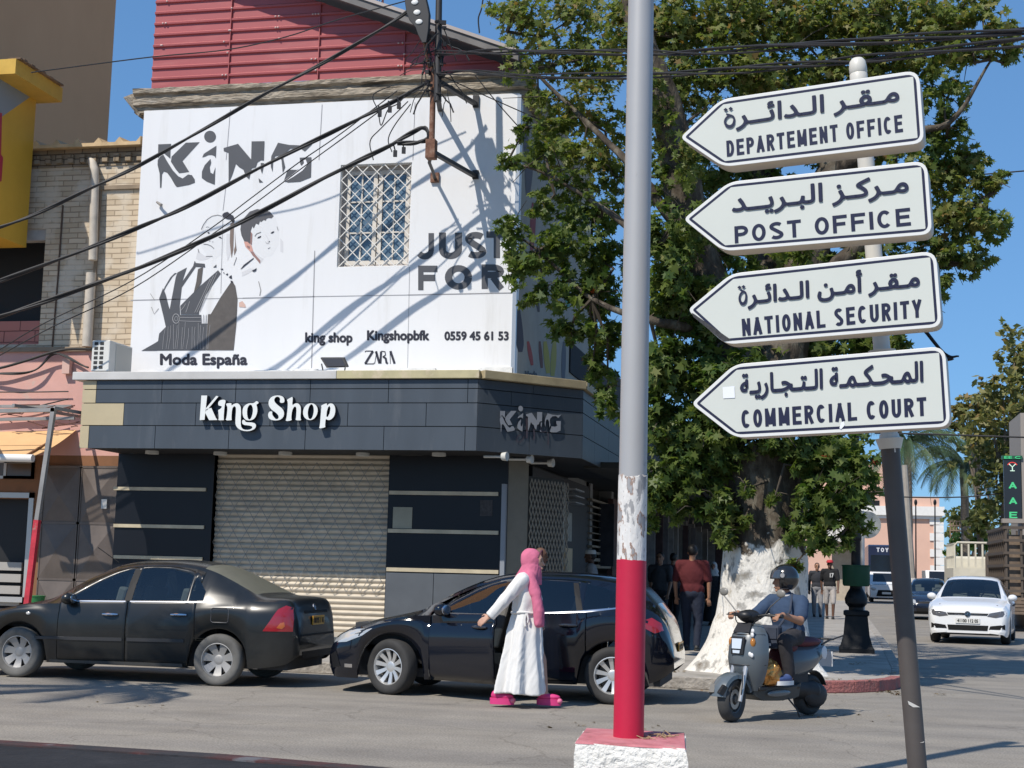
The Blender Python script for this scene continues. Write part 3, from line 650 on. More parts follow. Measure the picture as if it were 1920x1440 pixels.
# coping, pale grey on the left half and gold on the right
def coping(name, pts, m, z0=4.302, z1=4.43, ov=.06):
    mb = MB()
    for (A, B) in zip(pts, pts[1:]):
        A = V(*A, 0); B = V(*B, 0); t = nrm(B-A); nn = V(t[1], -t[0], 0); a = A+nn*ov; b = B+nn*ov
        mb.prism([(a[0], a[1], z0), (b[0], b[1], z0), (b[0]-nn[0]*.35, b[1]-nn[1]*.35, z0), (a[0]-nn[0]*.35, a[1]-nn[1]*.35, z0)], (0, 0, z1-z0))
    return mb.build(name, m, can, smooth=0, bevel=.008)
cg = M('coping_grey', (.55, .54, .52), .55, var=.1, vs_=2, col2=(.45, .38, .28), c2=(.62, .72), c2s=1.2)
cgo = M('coping_gold', (.46, .41, .24), .55, var=.2, vs_=2.2, col2=(.6, .5, .35), c2=(.5, .6), c2s=1.7)
xm = onY(633, 700, YF)[0]
coping('coping', [(-11.85, YF), (xm, YF)], cg); coping('gold_coping', [(xm+.004, YF), (CX+.025, YF)], cgo)
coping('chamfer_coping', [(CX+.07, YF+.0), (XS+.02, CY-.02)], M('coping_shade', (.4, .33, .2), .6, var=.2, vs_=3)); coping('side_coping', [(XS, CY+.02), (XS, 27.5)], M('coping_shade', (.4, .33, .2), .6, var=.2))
mb = MB(); mb.bx(-11.8, XR, YF+.3, YW-.001, 4.3, 4.37); mb.bx(XR+.01, XS-.3, YW+.1, 27.4, 4.3, 4.37); mb.build('canopy_top', cg, can, smooth=0)
# raised sign letters
def TKS(p): return (360+p[0]/6.4, 720+p[1]/6.4)
KS = [[[(112, 138), (182, 138), (150, 430), (92, 434)]], [[(290, 142), (318, 148), (178, 318), (160, 300)]], [[(176, 300), (232, 286), (285, 405), (305, 432), (205, 434), (190, 405), (158, 345)]],
      [[(312, 232), (322, 205), (352, 188), (395, 190), (405, 205), (390, 260), (378, 425), (390, 434), (312, 436), (322, 415), (318, 345), (312, 312), (340, 300), (362, 270), (340, 262), (318, 258)]],
      [[(412, 232), (478, 228), (470, 262), (500, 240), (540, 228), (570, 245), (590, 290), (584, 470), (590, 520), (620, 548), (680, 552), (720, 535), (726, 510), (690, 498), (610, 490), (598, 450), (612, 425), (640, 440), (640, 458), (740, 462), (772, 490), (758, 535), (705, 562), (640, 567), (575, 550), (530, 510), (518, 460), (530, 300), (520, 268), (500, 268), (480, 300), (472, 420), (482, 434), (400, 438), (415, 400), (428, 280), (410, 250)]],
      [[(605, 330), (612, 285), (640, 250), (690, 228), (735, 232), (762, 215), (768, 203), (800, 215), (795, 236), (770, 245), (785, 290), (782, 350), (755, 410), (715, 436), (665, 438), (630, 420), (610, 385)], [(660, 320), (662, 380), (676, 425), (700, 425), (722, 380), (734, 310), (722, 262), (706, 246), (686, 252), (668, 280)]],
      [[(1112, 215), (1085, 228), (1060, 225), (1052, 205), (1060, 180), (1045, 155), (1012, 150), (985, 180), (990, 215), (1030, 255), (1090, 300), (1108, 350), (1095, 400), (1050, 434), (985, 438), (935, 425), (912, 390), (916, 345), (940, 325), (965, 335), (960, 365), (985, 400), (1010, 425), (1038, 415), (1040, 380), (1010, 345), (950, 305), (918, 255), (920, 200), (950, 155), (1010, 135), (1070, 140), (1105, 165)]],
      [[(1136, 190), (1180, 165), (1212, 150), (1200, 262), (1235, 232), (1272, 230), (1300, 260), (1308, 300), (1300, 415), (1315, 436), (1240, 436), (1250, 400), (1255, 290), (1240, 268), (1222, 275), (1200, 320), (1190, 410), (1200, 436), (1120, 448), (1135, 405), (1148, 290), (1150, 215)]],
      [[(1330, 350), (1340, 290), (1375, 245), (1425, 228), (1475, 240), (1508, 285), (1508, 345), (1480, 405), (1435, 434), (1385, 430), (1345, 400)], [(1388, 360), (1396, 405), (1415, 425), (1440, 410), (1460, 350), (1462, 290), (1448, 248), (1428, 240), (1408, 262), (1392, 310)]],
      [[(1545, 260), (1610, 230), (1622, 240), (1616, 262), (1650, 232), (1690, 235), (1718, 275), (1720, 345), (1698, 400), (1655, 434), (1620, 430), (1604, 415), (1596, 500), (1602, 520), (1522, 536), (1535, 500), (1548, 320), (1555, 275)], [(1612, 390), (1630, 395), (1652, 350), (1662, 290), (1650, 262), (1632, 280), (1618, 330)]]]
import bmesh
def letters3d(name, groups, T, th, m, parent, side=None):
    """raised letters: each group is an outline with optional holes"""
    mb = MB()
    me_all = MB()
    for g in groups:
        c = bpy.data.curves.new('tmpc', 'CURVE'); c.dimensions = '2D'; c.fill_mode = 'BOTH'
        for pl in g:
            s = c.splines.new('POLY'); s.points.add(len(pl)-1); s.use_cyclic_u = True
            for q, p in zip(s.points, pl): q.co = (p[0], p[1], 0, 1)
        o = bpy.data.objects.new('tmpc', c); COL.objects.link(o); dg = bpy.context.evaluated_depsgraph_get(); me = bpy.data.meshes.new_from_object(o.evaluated_get(dg)); bpy.data.objects.remove(o)
        P = [v.co[:2] for v in me.vertices]; b = mb.addv([T(p, th) for p in P])
        for f in me.polygons: mb.face([b+i for i in f.vertices])
        for pl in g:
            n = len(pl); a = mb.addv([T(p, th) for p in pl]); d = mb.addv([T(p, 0.) for p in pl])
            mb.cm = 1
            for i in range(n): j = (i+1) % n; mb.face((a+i, a+j, d+j, d+i))
            mb.cm = 0
    return mb.build(name, [m, side or m], parent, smooth=0, recalc=False)
def smooth_outline(pl, it=1):
    for _ in range(it):
        out = []; n = len(pl)
        for i in range(n):
            a, b = V(pl[i]), V(pl[(i+1) % n]); out += [tuple(a*.75+b*.25), tuple(a*.25+b*.75)]
        pl = out
    return pl
sgw = M('sign_white', (.78, .8, .78), .45); sgs = M('sign_side', (.03, .032, .04), .5)
for g, nm in zip(KS, 'Kkkingshhop'):
    pass
YLET = YF-.105
letters3d('raised_sign_lettering', [[smooth_outline(pl) if len(pl) > 8 else pl for pl in g] for g in KS], lambda p, t: onY(*TKS(p), YLET)+V(0, .1-t, 0), .1, sgw, can, sgs)
# second logo on the chamfer
na = nrm(V(CY-YF, -(XS-CX), 0)); pa = V(CX, YF, 0)
def TCH(p, d=.02): # photo zoom coords of the chamfer logo
    return onP(900+p[0]/6.857, 740+p[1]/6.857, pa+na*d, na)
def kmap(p):
    u = (p[0]-266)/(1660-266); v = (p[1]-312)/(826-312)
    return (255+u*790, 125+v*350+u*52-(0 if v > .2 else 0))
letters3d('chamfer_logo_lettering', [[[kmap(p) for p in pl]] for pl in KL], lambda p, t: TCH(p, t), .03, M('sign_silver', (.36, .37, .4), .4, .2), can, sgs)
mb = MB()
for pl, wd in ((((575, 470), (560, 560), (520, 610), (470, 600), (480, 540), (540, 500)), 12), (((600, 300), (605, 450), (600, 560)), 26), (((690, 440), (700, 520), (690, 580)), 20), (((775, 400), (790, 480), (850, 470)), 18), (((870, 480), (880, 560), (875, 650)), 14)):
    mb.ribbon(pl, wd, lambda p: TCH(p, .012))
mb.build('faded_script_lettering', M('faded_script', (.075, .06, .075), .5), can, smooth=0, recalc=False)
# soffit lamps
lm = M('soffit_lamp', (.55, .55, .52), .4)
sp = MB()
for x, y in ((285, 850), (413, 852), (535, 852), (680, 854), (823, 854)):
    p = onZ(x, y, fz0-.02); mb = MB(); mb.cyl((p[0], min(p[1], 22.1), fz0-.03), (p[0], min(p[1], 22.1), fz0+.02), .11, n=18); mb.build('soffit_lamp', lm, can, smooth=40)
for x, y in ((931, 855), (978, 860), (1018, 867)):
    p = onZ(x, y, fz0-.05); mb = MB(); mb.cyl((p[0]-.2, p[1], fz0-.06), (p[0]+.1, p[1], fz0-.06), .02, n=8); mb.cyl((p[0]+.1, p[1]-.04, fz0-.06), (p[0]+.18, p[1]-.06, fz0-.06), .06, .07, 12); mb.build('spot_lamp', lm, can, smooth=40)

# ------------------------------------------------------------------ ground floor shopfront
sx0, sx1 = -9.93, -6.9
mb = MB(); mb.bx(XL-.1, sx0, YW, YW+.28, .14, fz0+.02); mb.build('shopfront_wall', navy, king, smooth=0)
mb = MB(); mb.bx(sx1, -4.93, YW, YW+.28, .14, fz0+.02); shop = mb.build('shopfront_wall', navy, king, smooth=0)
stripm = M('gold_strip', (.5, .43, .3), .4, var=.2, vs_=3)
for y in (917, 987, 1046): p = onY(300, y, YW); mb = MB(); mb.bx(onY(214, y, YW)[0], sx0-.12, YW-.03, YW-.001, p[2]-.028, p[2]+.028); mb.build('gold_strip', stripm, king, smooth=0)
for y in (925, 997, 1070): p = onY(830, y, YW); mb = MB(); mb.bx(sx1+.02, onY(935, y, YW)[0], YW-.03, YW-.001, p[2]-.03, p[2]+.03); mb.build('gold_strip', stripm, shop, smooth=0)
basem = M('grey_slab', (.09, .1, .112), .5, var=.12, vs_=2)
for a, b in ((sx1+.015, -6.1), (-6.09, -5.0)): mb = MB(); mb.bx(a, b, YW-.028, YW-.001, .2, onY(830, 1076, YW)[2]); mb.build('base_slab', basem, shop, smooth=0)
# roller shutter with a scissor lattice in front
shm = M('shutter_slat', (.56, .49, .385), .6, .0, var=.12, vs_=2.2, col2=(.42, .37, .3), c2=(.55, .72), c2s=2, stretch=(1, 1, 2))
mb = MB(); z = .38; yy = YW+.16
while z < fz0-.02:
    rings = []
    for x in (sx0, sx1): rings.append([(x, yy, z), (x, yy-.012, z+.012), (x, yy-.028, z+.035), (x, yy-.03, z+.05), (x, yy-.012, z+.078), (x, yy, z+.085), (x, yy+.01, z+.085), (x, yy+.01, z)])
    mb.loft(rings); z += .0875
mb.bx(sx0, sx1, yy-.05, yy+.01, .3, .38)
shut = mb.build('roller_shutter', shm, king, smooth=30)
mb = MB(); lat = M('lattice_grey', (.3, .29, .27), .5, .3)
zl0, zl1 = 1.02, fz0-.03; stp = .235; hh = .19
n_r = int((zl1-zl0)/hh)
for j in range(n_r):
    z0 = zl0+j*hh
    for i in range(int((sx1-sx0)/stp)+1):
        x = sx0+i*stp+(stp/2 if j % 2 else 0)
        for sg in (-1, 1):
            xe = x+sg*stp/2
            if sx0 <= x <= sx1 and sx0 <= xe <= sx1: mb.bar((x, YW+.09, z0), (xe, YW+.09, z0+hh), .008, .012, (0, 1, 0))
mb.build('scissor_lattice', lat, shut, smooth=0)
mb = MB(); mb.bx(sx0-.03, sx0, YW+.02, YW+.22, .14, fz0); mb.bx(sx1, sx1+.03, YW+.02, YW+.22, .14, fz0); mb.bx(sx0, sx1, YW+.02, YW+.27, .14, .3); mb.build('shutter_guide', basem, shut, smooth=0)
mb = MB(); mb.bx(sx0-.1, sx1+.1, YW+.285, YW+.3, 0, fz0+.1); mb.build('shop_dark_backing', MATS['dark_room'], king, smooth=0)
p = onY(755, 970, YW)
mb = MB(); mb.bx(p[0]-.16, p[0]+.16, YW-.012, YW-.001, onY(755, 991, YW)[2], onY(755, 951, YW)[2]); mb.build('meter_cover', M('meter_cover', (.3, .29, .22), .6, var=.1), shop, smooth=0)
p = onY(912, 952, YW); mb = MB(); mb.bx(p[0]-.1, p[0]+.1, YW-.006, YW-.001, p[2]-.13, p[2]+.12); mb.build('torn_notice', M('torn_notice', (.05, .048, .05), .8, var=.4, vs_=20), shop, smooth=0)
mb = MB(); q = onY(944, 1000, YW-.05); mb.bx(q[0]-.035, q[0]+.035, YW-.1, YW-.002, .5, onY(944, 908, YW)[2]); mb.build('corner_post', M('corner_post', (.24, .26, .29), .5), shop, smooth=0)
# recessed entrance on the cut corner: beige wall, lattice shutter, stairs side
egm = M('entrance_beige', (.2, .185, .15), .8, var=.1)
mb = MB(); mb.prism([(-4.93, YW+.03, .14), (-4.66, YW+.3, .14), (-4.9, YW+.5, .14), (-5.2, YW+.3, .14)], (0, 0, 3.05)); mb.build('entrance_wall', egm, king, smooth=0)
ea, eb = V(-4.64, YW+.33, 0), V(-4.2, 23.75, 0)
t = nrm(eb-ea); L_ = np.linalg.norm(eb-ea)
mb = MB(); mb.prism([ea+V(0, 0, .14)+V(-.1, .06, 0), eb+V(-.1, .06, .14), eb+V(-.1, .06, 2.95), ea+V(-.1, .06, 2.95)], (-.04, .02, 0)); mb.build('entrance_door', M('entrance_door', (.05, .046, .038), .7), king, smooth=0)
mb = MB(); st = .1
for k in range(-30, 40):
    for sg in (1, -1):
        z0, z1, u0_, u1_ = .2, 2.9, k*st, k*st+sg*2.7*.5
        ts = [(0 if abs(u1_-u0_) < 1e-6 else (0-u0_)/(u1_-u0_)), (L_-u0_)/(u1_-u0_)]; t0_, t1_ = max(0, min(ts)), min(1, max(ts))
        if t1_-t0_ < .02: continue
        pa_, pb_ = [ea+t*(u0_+(u1_-u0_)*q)+V(0, 0, z0+(z1-z0)*q) for q in (t0_, t1_)]; mb.bar(pa_, pb_, .016, .012, V(t[1], -t[0], 0))
mb.build('entrance_lattice', M('entrance_lattice', (.27, .24, .19), .6), king, smooth=0)
# ================================================================== THINGS ON THE CANOPY AND THE WALL
acw = M('ac_white', (.66, .65, .61), .5, var=.05); acg = M('ac_dark', (.03, .03, .03), .7)
p = onY(172, 699, 21.2); ax0, ax1, ay0, ay1, az0 = -11.68, -11.36, 21.2, 21.98, 4.445; az1 = az0+.54
ac = thing('air_conditioner', 'white outdoor air conditioner unit standing on the left end of the canopy', 'air conditioner', (-11.5, 21.6, az0))
mb = MB(); mb.bx(ax0, ax1, ay0, ay1, az0+.03, az1); mb.build('casing', acw, ac, smooth=0, bevel=.015)
mb = MB()
for i in range(2):
    for j in range(6): x = ax0+.045+i*.1; z = az0+.07+j*.078; mb.bx(x, x+.065, ay0-.004, ay0+.02, z, z+.05)
mb.build('vent_grille', acg, ac, smooth=0)
mb = MB(); mb.bx(ax1-.002, ax1+.006, ay0+.2, ay1-.03, az0+.06, az1-.03); mb.build('side_panel', M('ac_side', (.5, .49, .45), .5), ac, smooth=0)
mb = MB(); mb.bx(ax0+.02, ax0+.08, ay0+.1, ay1-.1, az0-.02, az0+.03); mb.bx(ax1-.08, ax1-.02, ay0+.1, ay1-.1, az0-.02, az0+.03); mb.build('foot', acg, ac, smooth=0)
fl = thing('floodlight', 'black floodlight on the canopy edge aimed at the white wall', 'floodlight', tuple(onY(625, 697, 21.1)))
a, b, c, d = onY(600, 671, 21.25), onY(645, 671, 21.25), onY(653, 689, 21.1), onY(612, 690, 21.1)
mb = MB(); mb.prism([a, b, c, d], (0, .05, .02)); mb.build('lamp_housing', M('black_metal', (.02, .02, .022), .45), fl, smooth=0, bevel=.008)
mb = MB(); mb.prism([a*.9+c*.1+V(0, -.004, .004), b*.9+d*.1+V(0, -.004, .004), c*.9+a*.1+V(0, -.004, .004), d*.9+b*.1+V(0, -.004, .004)], (0, -.006, 0)); mb.build('lens', M('flood_lens', (.05, .05, .055), .15), fl, smooth=0)
mb = MB(); mb.bar(onY(603, 682, 21.2), onY(606, 697, 21.2), .03, .012); mb.bar(onY(648, 684, 21.15), onY(646, 697, 21.15), .03, .012); mb.build('bracket', MATS['black_metal'], fl, smooth=0)
# camera-like spigot on the wall
p = onY(300, 384, YW-.06); wl = thing('wall_spotlight', 'small metal spotlight bracket on the white wall above the printed girl', 'spotlight', tuple(p))
mb = MB(); mb.cyl(p+V(-.06, 0, .05), p+V(.05, -.05, -.02), .02, .028, 10); mb.build('head', M('dull_metal', (.3, .28, .26), .5, .4), wl)
mb = MB(); mb.cyl(p+V(0, .06, 0), p, .012, n=8); mb.build('bracket', M('dull_metal', (.3, .28, .26), .5), wl)

# ------------------------------------------------------------------ wall mast with its wires
YM = 21.0
rust = rampmat('rusty_pole', 9, [(.3, (.1, .05, .035)), (.5, (.2, .1, .065)), (.7, (.3, .2, .15))], .85, .4)
steel = M('dark_steel', (.045, .043, .045), .55, .3, var=.2)
mast = thing('wall_mast', 'rusty utility mast braced off the white wall, crowded with cables and clamps', 'utility mast', tuple(onY(808, 290, YM)))
m0, m1 = onY(809, 292, YM), onY(813, 120, YM)
mb = MB(); mb.cyl(m0, m1, .047, n=12); mb.build('pole', rust, mast)
mt = onY(824, -60, YM); mb = MB(); mb.cyl(onY(820, 190, YM-.06), mt, .06, .05, 12); mb.build('upper_pole', steel, mast)
mb = MB(); mb.bx(m0[0]-.08, m0[0]+.07, YM-.08, YM+.08, m0[2]-.05, m0[2]+.25); mb.build('clamp', rust, mast, smooth=0)
mb = MB()
for (rx, ry), (jx, jy) in (((893, 196), (818, 150)), ((825, 206), (816, 150)), ((892, 331), (813, 286))):
    mb.bar(onY(rx, ry, YW), onY(jx, jy, YM), .075, .06)
mb.bx(onY(893, 190, YW)[0]-.05, onY(893, 190, YW)[0]+.05, YW-.04, YW, onY(893, 202, YW)[2], onY(893, 180, YW)[2]); mb.bx(onY(892, 331, YW)[0]-.05, onY(892, 331, YW)[0]+.05, YW-.04, YW, onY(892, 336, YW)[2], onY(892, 320, YW)[2])
mb.build('brace', steel, mast, smooth=0)
q0, q1, q2, q3 = onY(808, 292, YM), onY(805, 305, YM+.3), onY(812, 322, YM+.9), onY(816, 336, YW)
mb = MB(); mb.tube([q0, q1, q2, q3], .028, 8); mb.build('bent_stay', steel, mast)
mb = MB(); mb.bx(q3[0]-.07, q3[0]+.07, YW-.05, YW, q3[2]-.06, q3[2]+.1); mb.build('wall_plate', rust, mast, smooth=0)
mb = MB(); rr = random.Random(9)
for k in range(46):                          # tangle of short tails, clamps and loops round the top
    x, y = rr.uniform(795, 842), rr.choice([rr.uniform(85, 190), rr.uniform(30, 120)]); a = onY(x, y, YM-rr.uniform(-.1, .2)); pts = [a]
    dx_, dz_ = rr.uniform(-.13, .13), rr.uniform(-.16, .06)
    for i in range(4): pts.append(pts[-1]+V(dx_*rr.uniform(.4, 1.2), rr.uniform(-.04, .04), dz_*rr.uniform(.2, 1.2)-.02*i))
    mb.tube(pts, rr.choice([.007, .009, .013]), 5)
for k in range(22):
    a = onY(rr.uniform(800, 835), rr.uniform(40, 175), YM-rr.uniform(.02, .14)); mb.box(a, (rr.uniform(.03, .1), .05, rr.uniform(.03, .07)), rr.uniform(0, 3))
mb.build('wire_tangle', M('cable_black', (.016, .016, .018), .6), mast, smooth=30)
cab = MATS['cable_black']
# street lamp head on the mast, lenses to the front
hd = [(868, -90), (868, 20), (880, 100), (905, 165), (955, 225), (978, 290), (1010, 352), (1045, 345), (1062, 240), (1068, 120), (1055, 50), (1020, -90)]
HY = 20.75
mb = MB(); mb.prism([onY(560+x/4.364, y/4.364, HY) for x, y in hd], (0, .1, .02)); lh = mb.build('lamp_head', M('lamp_black', (.02, .02, .022), .5), mast, smooth=0, bevel=.01)
for x, y in ((950, 18), (968, 100), (985, 178)):
    c = onY(560+x/4.364, y/4.364, HY-.006); mb = MB(); mb.ell(c, (.058, .015, .042), 16, 8); mb.build('lamp_lens', M('lamp_lens', (.75, .75, .72), .2), lh, smooth=60)
mb = MB(); mb.cyl(onY(795, 78, HY+.05), onY(805, 128, YM), .025, n=8); mb.build('lamp_arm', rust, mast)

def cable(name, label, pts, r=.014, group=None, strands=1, spread=.03, sag=0., cat='cable'):
    """pts: (photo x, photo y, wall-parallel distance Y) of points the cable passes through"""
    P = [onY(x, y, Y) for x, y, Y in pts]
    Q = []
    for i in range(len(P)-1):
        a, b = P[i], P[i+1]; pa = P[i-1] if i > 0 else a*2-b; pb = P[i+2] if i+2 < len(P) else b*2-a
        for k in range(6):
            t = k/6; Q.append(.5*((2*a)+(b-pa)*t+(2*pa-5*a+4*b-pb)*t*t+(3*a-pa-3*b+pb)*t**3))
    Q.append(P[-1])
    mb = MB(); rr = random.Random(hash(name+str(pts[0])) % 997 if False else int(pts[0][0]+pts[0][1]*7))
    for s in range(strands):
        ph = rr.uniform(0, 6.28); am = 0 if strands == 1 else spread
        mb.tube([p+V(0, math.cos(ph+i*.35)*am, math.sin(ph+i*.35)*am) for i, p in enumerate(Q)], r, 6)
    o = mb.build(name, cab, smooth=50); return tag(o, label, cat, group)
cable('thick_cable', 'thick twisted black cable climbing highest across the shoe logo to the mast', [(-40, 440, 20.3), (57, 407, 20.4), (167, 353, 20.5), (267, 307, 20.6), (383, 243, 20.7), (500, 173, 20.8), (633, 103, 20.9), (740, 40, 20.95), (800, -10, 21)], .02, strands=3, spread=.018)
cable('thick_cable', 'thick black cable with a taped joint crossing the middle of the logo', [(-40, 545, 20.3), (0, 527, 20.3), (133, 477, 20.4), (267, 424, 20.55), (350, 388, 20.6), (500, 307, 20.75), (633, 243, 20.85), (720, 200, 20.95), (806, 152, 21)], .02, strands=3, spread=.02)
cable('thick_cable', 'thick black cable running just above the two printed children', [(-40, 610, 20.2), (0, 593, 20.2), (100, 560, 20.35), (267, 500, 20.55), (400, 442, 20.65), (480, 402, 20.7), (640, 318, 20.85), (720, 278, 20.9), (770, 250, 20.95), (795, 240, 21), (803, 250, 21), (800, 262, 21), (780, 268, 20.95), (745, 268, 20.9)], .022, strands=3, spread=.02)
cable('thin_cable', 'upper one of two thin wires slanting past the printed girl', [(-30, 668, 20.6), (0, 655, 20.6), (85, 605, 20.6), (250, 525, 20.7), (390, 432, 20.8), (470, 372, 20.85), (560, 305, 20.9), (640, 250, 20.95), (745, 170, 21)], .009)
cable('thin_cable', 'lower one of two thin wires slanting past the printed girl', [(-30, 680, 20.6), (0, 666, 20.6), (100, 612, 20.6), (250, 540, 20.7), (400, 438, 20.8), (480, 380, 20.85), (580, 305, 20.9), (650, 254, 20.95), (750, 180, 21)], .009)
cable('thin_cable', 'lone thin wire from the yellow eave across the red gable', [(60, 136, 20.4), (80, 133, 20.4), (283, 107, 20.6), (427, 93, 20.7), (540, 68, 20.8), (633, 37, 20.9), (760, 2, 21)], .01)
for i, (pts, lab) in enumerate((
    ([(710, 215, 20.95), (715, 235, 20.95), (728, 205, 20.95), (745, 195, 20.95), (760, 180, 20.95)], 'short drooping tail of wire with a plug left of the mast, leftmost of three'),
    ([(735, 160, 20.9), (700, 178, 20.9), (708, 205, 20.9), (712, 218, 20.9)], 'looped wire tail hanging from the cable bundle above the window'),
    ([(770, 195, 20.95), (740, 235, 20.95), (728, 262, 20.95), (735, 285, 20.95)], 'slack loop of wire hanging between the cables above the window grille'),
    ([(765, 190, 20.95), (715, 240, 20.95), (694, 265, 20.95), (700, 300, 20.95)], 'long slack loop of wire falling to the top of the window grille'))):
    cable('hanging_wire', lab, pts, .009)
for x, y, lab in ((712, 213, 'leftmost black connector hanging under the cables'), (731, 205, 'black connector hanging in the middle under the cables'), (748, 198, 'black connector hanging nearest the mast under the cables'), (741, 288, 'black plug hanging above the window grille, left of its twin'), (757, 282, 'black plug hanging above the window grille, nearer the mast')):
    c = onY(x, y, 20.92); mb = MB(); mb.box(c, (.06, .04, .1), .2, None); mb.cyl(c+V(0, 0, .04), c+V(-.03, 0, .14), .012, n=6); tag(mb.build('cable_connector', cab, smooth=0), lab, 'connector')
cable('thick_cable', 'upper cable bundle passing through the plane tree to the right', [(815, 100, 21), (900, 96, 19.5), (1000, 99, 18.5), (1180, 98, 17), (1300, 97, 16), (1480, 88, 14.5), (1700, 72, 13), (1980, 50, 11)], .012, strands=4, spread=.035)
cable('thick_cable', 'lower cable bundle passing through the plane tree behind the signpost top', [(815, 140, 21), (880, 136, 20), (1000, 142, 18.5), (1240, 140, 16), (1400, 130, 15), (1560, 115, 14), (1700, 103, 13), (1980, 72, 11)], .012, strands=4, spread=.035)
cable('thin_cable', 'sagging thin wire from the mast into the tree below the cornice', [(830, 143, 21), (900, 175, 21.2), (990, 215, 21.4), (1060, 245, 21.5)], .009)
cable('thin_cable', 'steep thin wire dropping from the cornice to the wall corner', [(890, 140, 21.2), (930, 190, 21.3), (985, 252, 21.6)], .009)
cable('thin_cable', 'short loose wire end dangling alone against the sky', [(908, -20, 21), (903, 15, 21), (897, 35, 21), (899, 62, 21)], .012)
cable('thin_cable', 'thin wire reaching the right edge beside the second sign', [(1650, 345, 24), (1760, 334, 24), (1950, 318, 24)], .012)
cable('thin_cable', 'thin wire across the palms just under the lowest sign', [(1640, 812, 40), (1740, 814, 40), (1950, 821, 40)], .025)
cable('thin_cable', 'slack thin wire in front of the pink building roof', [(1600, 925, 60), (1700, 932, 60), (1800, 932, 60), (1880, 925, 60)], .03)
pa, pb = onY(560, 5, 24), None
# rooftop aerial behind the gable
an = thing('roof_aerial', 'spiky television aerial just behind the red gable roof', 'aerial', tuple(onY(718, 22, 24)))
mb = MB(); mb.cyl(onY(718, 40, 24), onY(717, -60, 24), .02, n=6); mb.build('mast', M('aerial_red', (.16, .06, .06), .6), an)
mb = MB()
for k in range(7): a = onY(685+k*4, 3+k*1.6, 24); mb.cyl(a+V(-.1, .2, -.02), a+V(.14, -.2, .03), .006, n=5)
mb.cyl(onY(682, 2, 24), onY(720, 16, 24), .01, n=5); mb.build('elements', steel, an)

# ================================================================== LEFT NEIGHBOUR
brick = brickmat('beige_brick', (.64, .53, .39), (.5, .4, .28), (.36, .28, .2), .34, .095, .01, plaster=(.63, .545, .43))
brickd = brickmat('shaded_brick', (.34, .27, .19), (.26, .205, .14), (.12, .09, .065), .34, .095, .01)  # darker copy of the brick: shadow under the eave put into the colour
YB = 22.5
bb = thing('brick_building', 'weathered beige brick building with a dark open window and a pink ground floor', 'building', (-15, YB, 0))
dx1 = -13.42
mb = MB(); mb.bx(dx1, XL-.005, YB, YB+.3, 5.05, 8.3); mb.bx(-22, dx1, YB, YB+.3, 7.2, 8.3); mb.bx(-22, dx1, YB, YB+.3, 5.05, 5.14); mb.build('brick_wall', brick, bb, smooth=0)
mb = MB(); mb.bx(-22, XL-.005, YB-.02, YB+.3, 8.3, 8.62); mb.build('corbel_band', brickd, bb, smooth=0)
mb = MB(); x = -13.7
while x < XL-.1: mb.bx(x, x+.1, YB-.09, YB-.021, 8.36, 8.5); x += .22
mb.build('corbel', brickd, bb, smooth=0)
mb = MB(); mb.bx(-22, dx1, YB+.6, YB+.65, 5.1, 7.3); mb.build('dark_window', M('window_black', (.008, .008, .009), .6), bb, smooth=0)
mb = MB(); mb.bx(-22, dx1, YB+.02, YB+.2, 7.0, 7.2); mb.build('window_lintel', M('lintel_grey', (.42, .4, .37), .8, var=.15, vs_=4), bb, smooth=0)
pkt = brickmat('pink_hollow_brick', (.47, .2, .165), (.43, .18, .15), (.2, .085, .075), .6, .2, .01)
mb = MB(); mb.bx(-22, dx1-.02, YB+.03, YB+.2, 5.14, 5.56); mb.build('red_block_infill', pkt, bb, smooth=0)
pipem = M('drain_pipe', (.5, .45, .38), .7, var=.2, vs_=4)
mb = MB(); mb.tube([onY(172, 300, YB-.02), onY(177, 318, YB-.15), onY(178, 335, YB-.15), onY(174, 488, YB-.15)], .075, 12); mb.tube([onY(171, 512, YB-.15), onY(163, 650, YB-.15)], .085, 12); mb.build('drain_pipe', pipem, bb)
mb = MB(); p = onY(187, 355, YB); mb.bx(p[0], XL-.02, YB-.05, YB-.001, p[2]-.02, p[2]+.05); mb.bx(p[0], p[0]+.05, YB-.05, YB-.001, 5.2, p[2]-.02); mb.build('render_frame', M('render_dark', (.26, .2, .14), .9, var=.2), bb, smooth=0)
mb = MB(); a, b = onY(118, 385, YB-.015), onY(98, 650, YB-.015); mb.tube([a, (a+b)/2+V(.01, 0, 0), b], .014, 6); mb.build('service_pipe', M('pipe_brown', (.1, .06, .04), .8), bb)
rfm = M('roof_tile_edge', (.56, .4, .22), .7, var=.2, vs_=5)
mb = MB(); prof = []; x = -22
while x < XL-.02: prof.append((x, 0 if int(round((x+22)/.08)) % 5 else .09)); x += .08
mb.loft([[(a_, y, 8.66+h+(0 if y < YB else .1)) for a_, h in prof]+[(a_, y, 8.6+(0 if y < YB else .1)) for a_, h in prof[::-1]] for y in (YB-.22, YB+.9)])
mb.build('roof', rfm, bb, smooth=0)
pinkm = M('pink_paint', (.62, .35, .3), .8, var=.1, vs_=1.4, col2=(.5, .42, .36), c2=(.58, .7), c2s=1.6, bump=.1)
mb = MB(); mb.bx(-22, XL-.13, YB-.03, YB+.3, 3.2, 5.05); mb.build('pink_wall', pinkm, bb, smooth=0)
mb = MB(); mb.bx(-22, XL-.13, YB-.08, YB-.031, 5.0, 5.08); mb.build('string_course', MATS['render_dark'], bb, smooth=0)
mb = MB(); q = onY(126, 687, YB-.1); mb.box(q, (.14, .1, .26)); mb.build('junction_box', M('box_pink', (.6, .4, .34), .7), bb, smooth=0)
sfm = M('ochre_front', (.22, .1, .045), .8, var=.2, vs_=2)
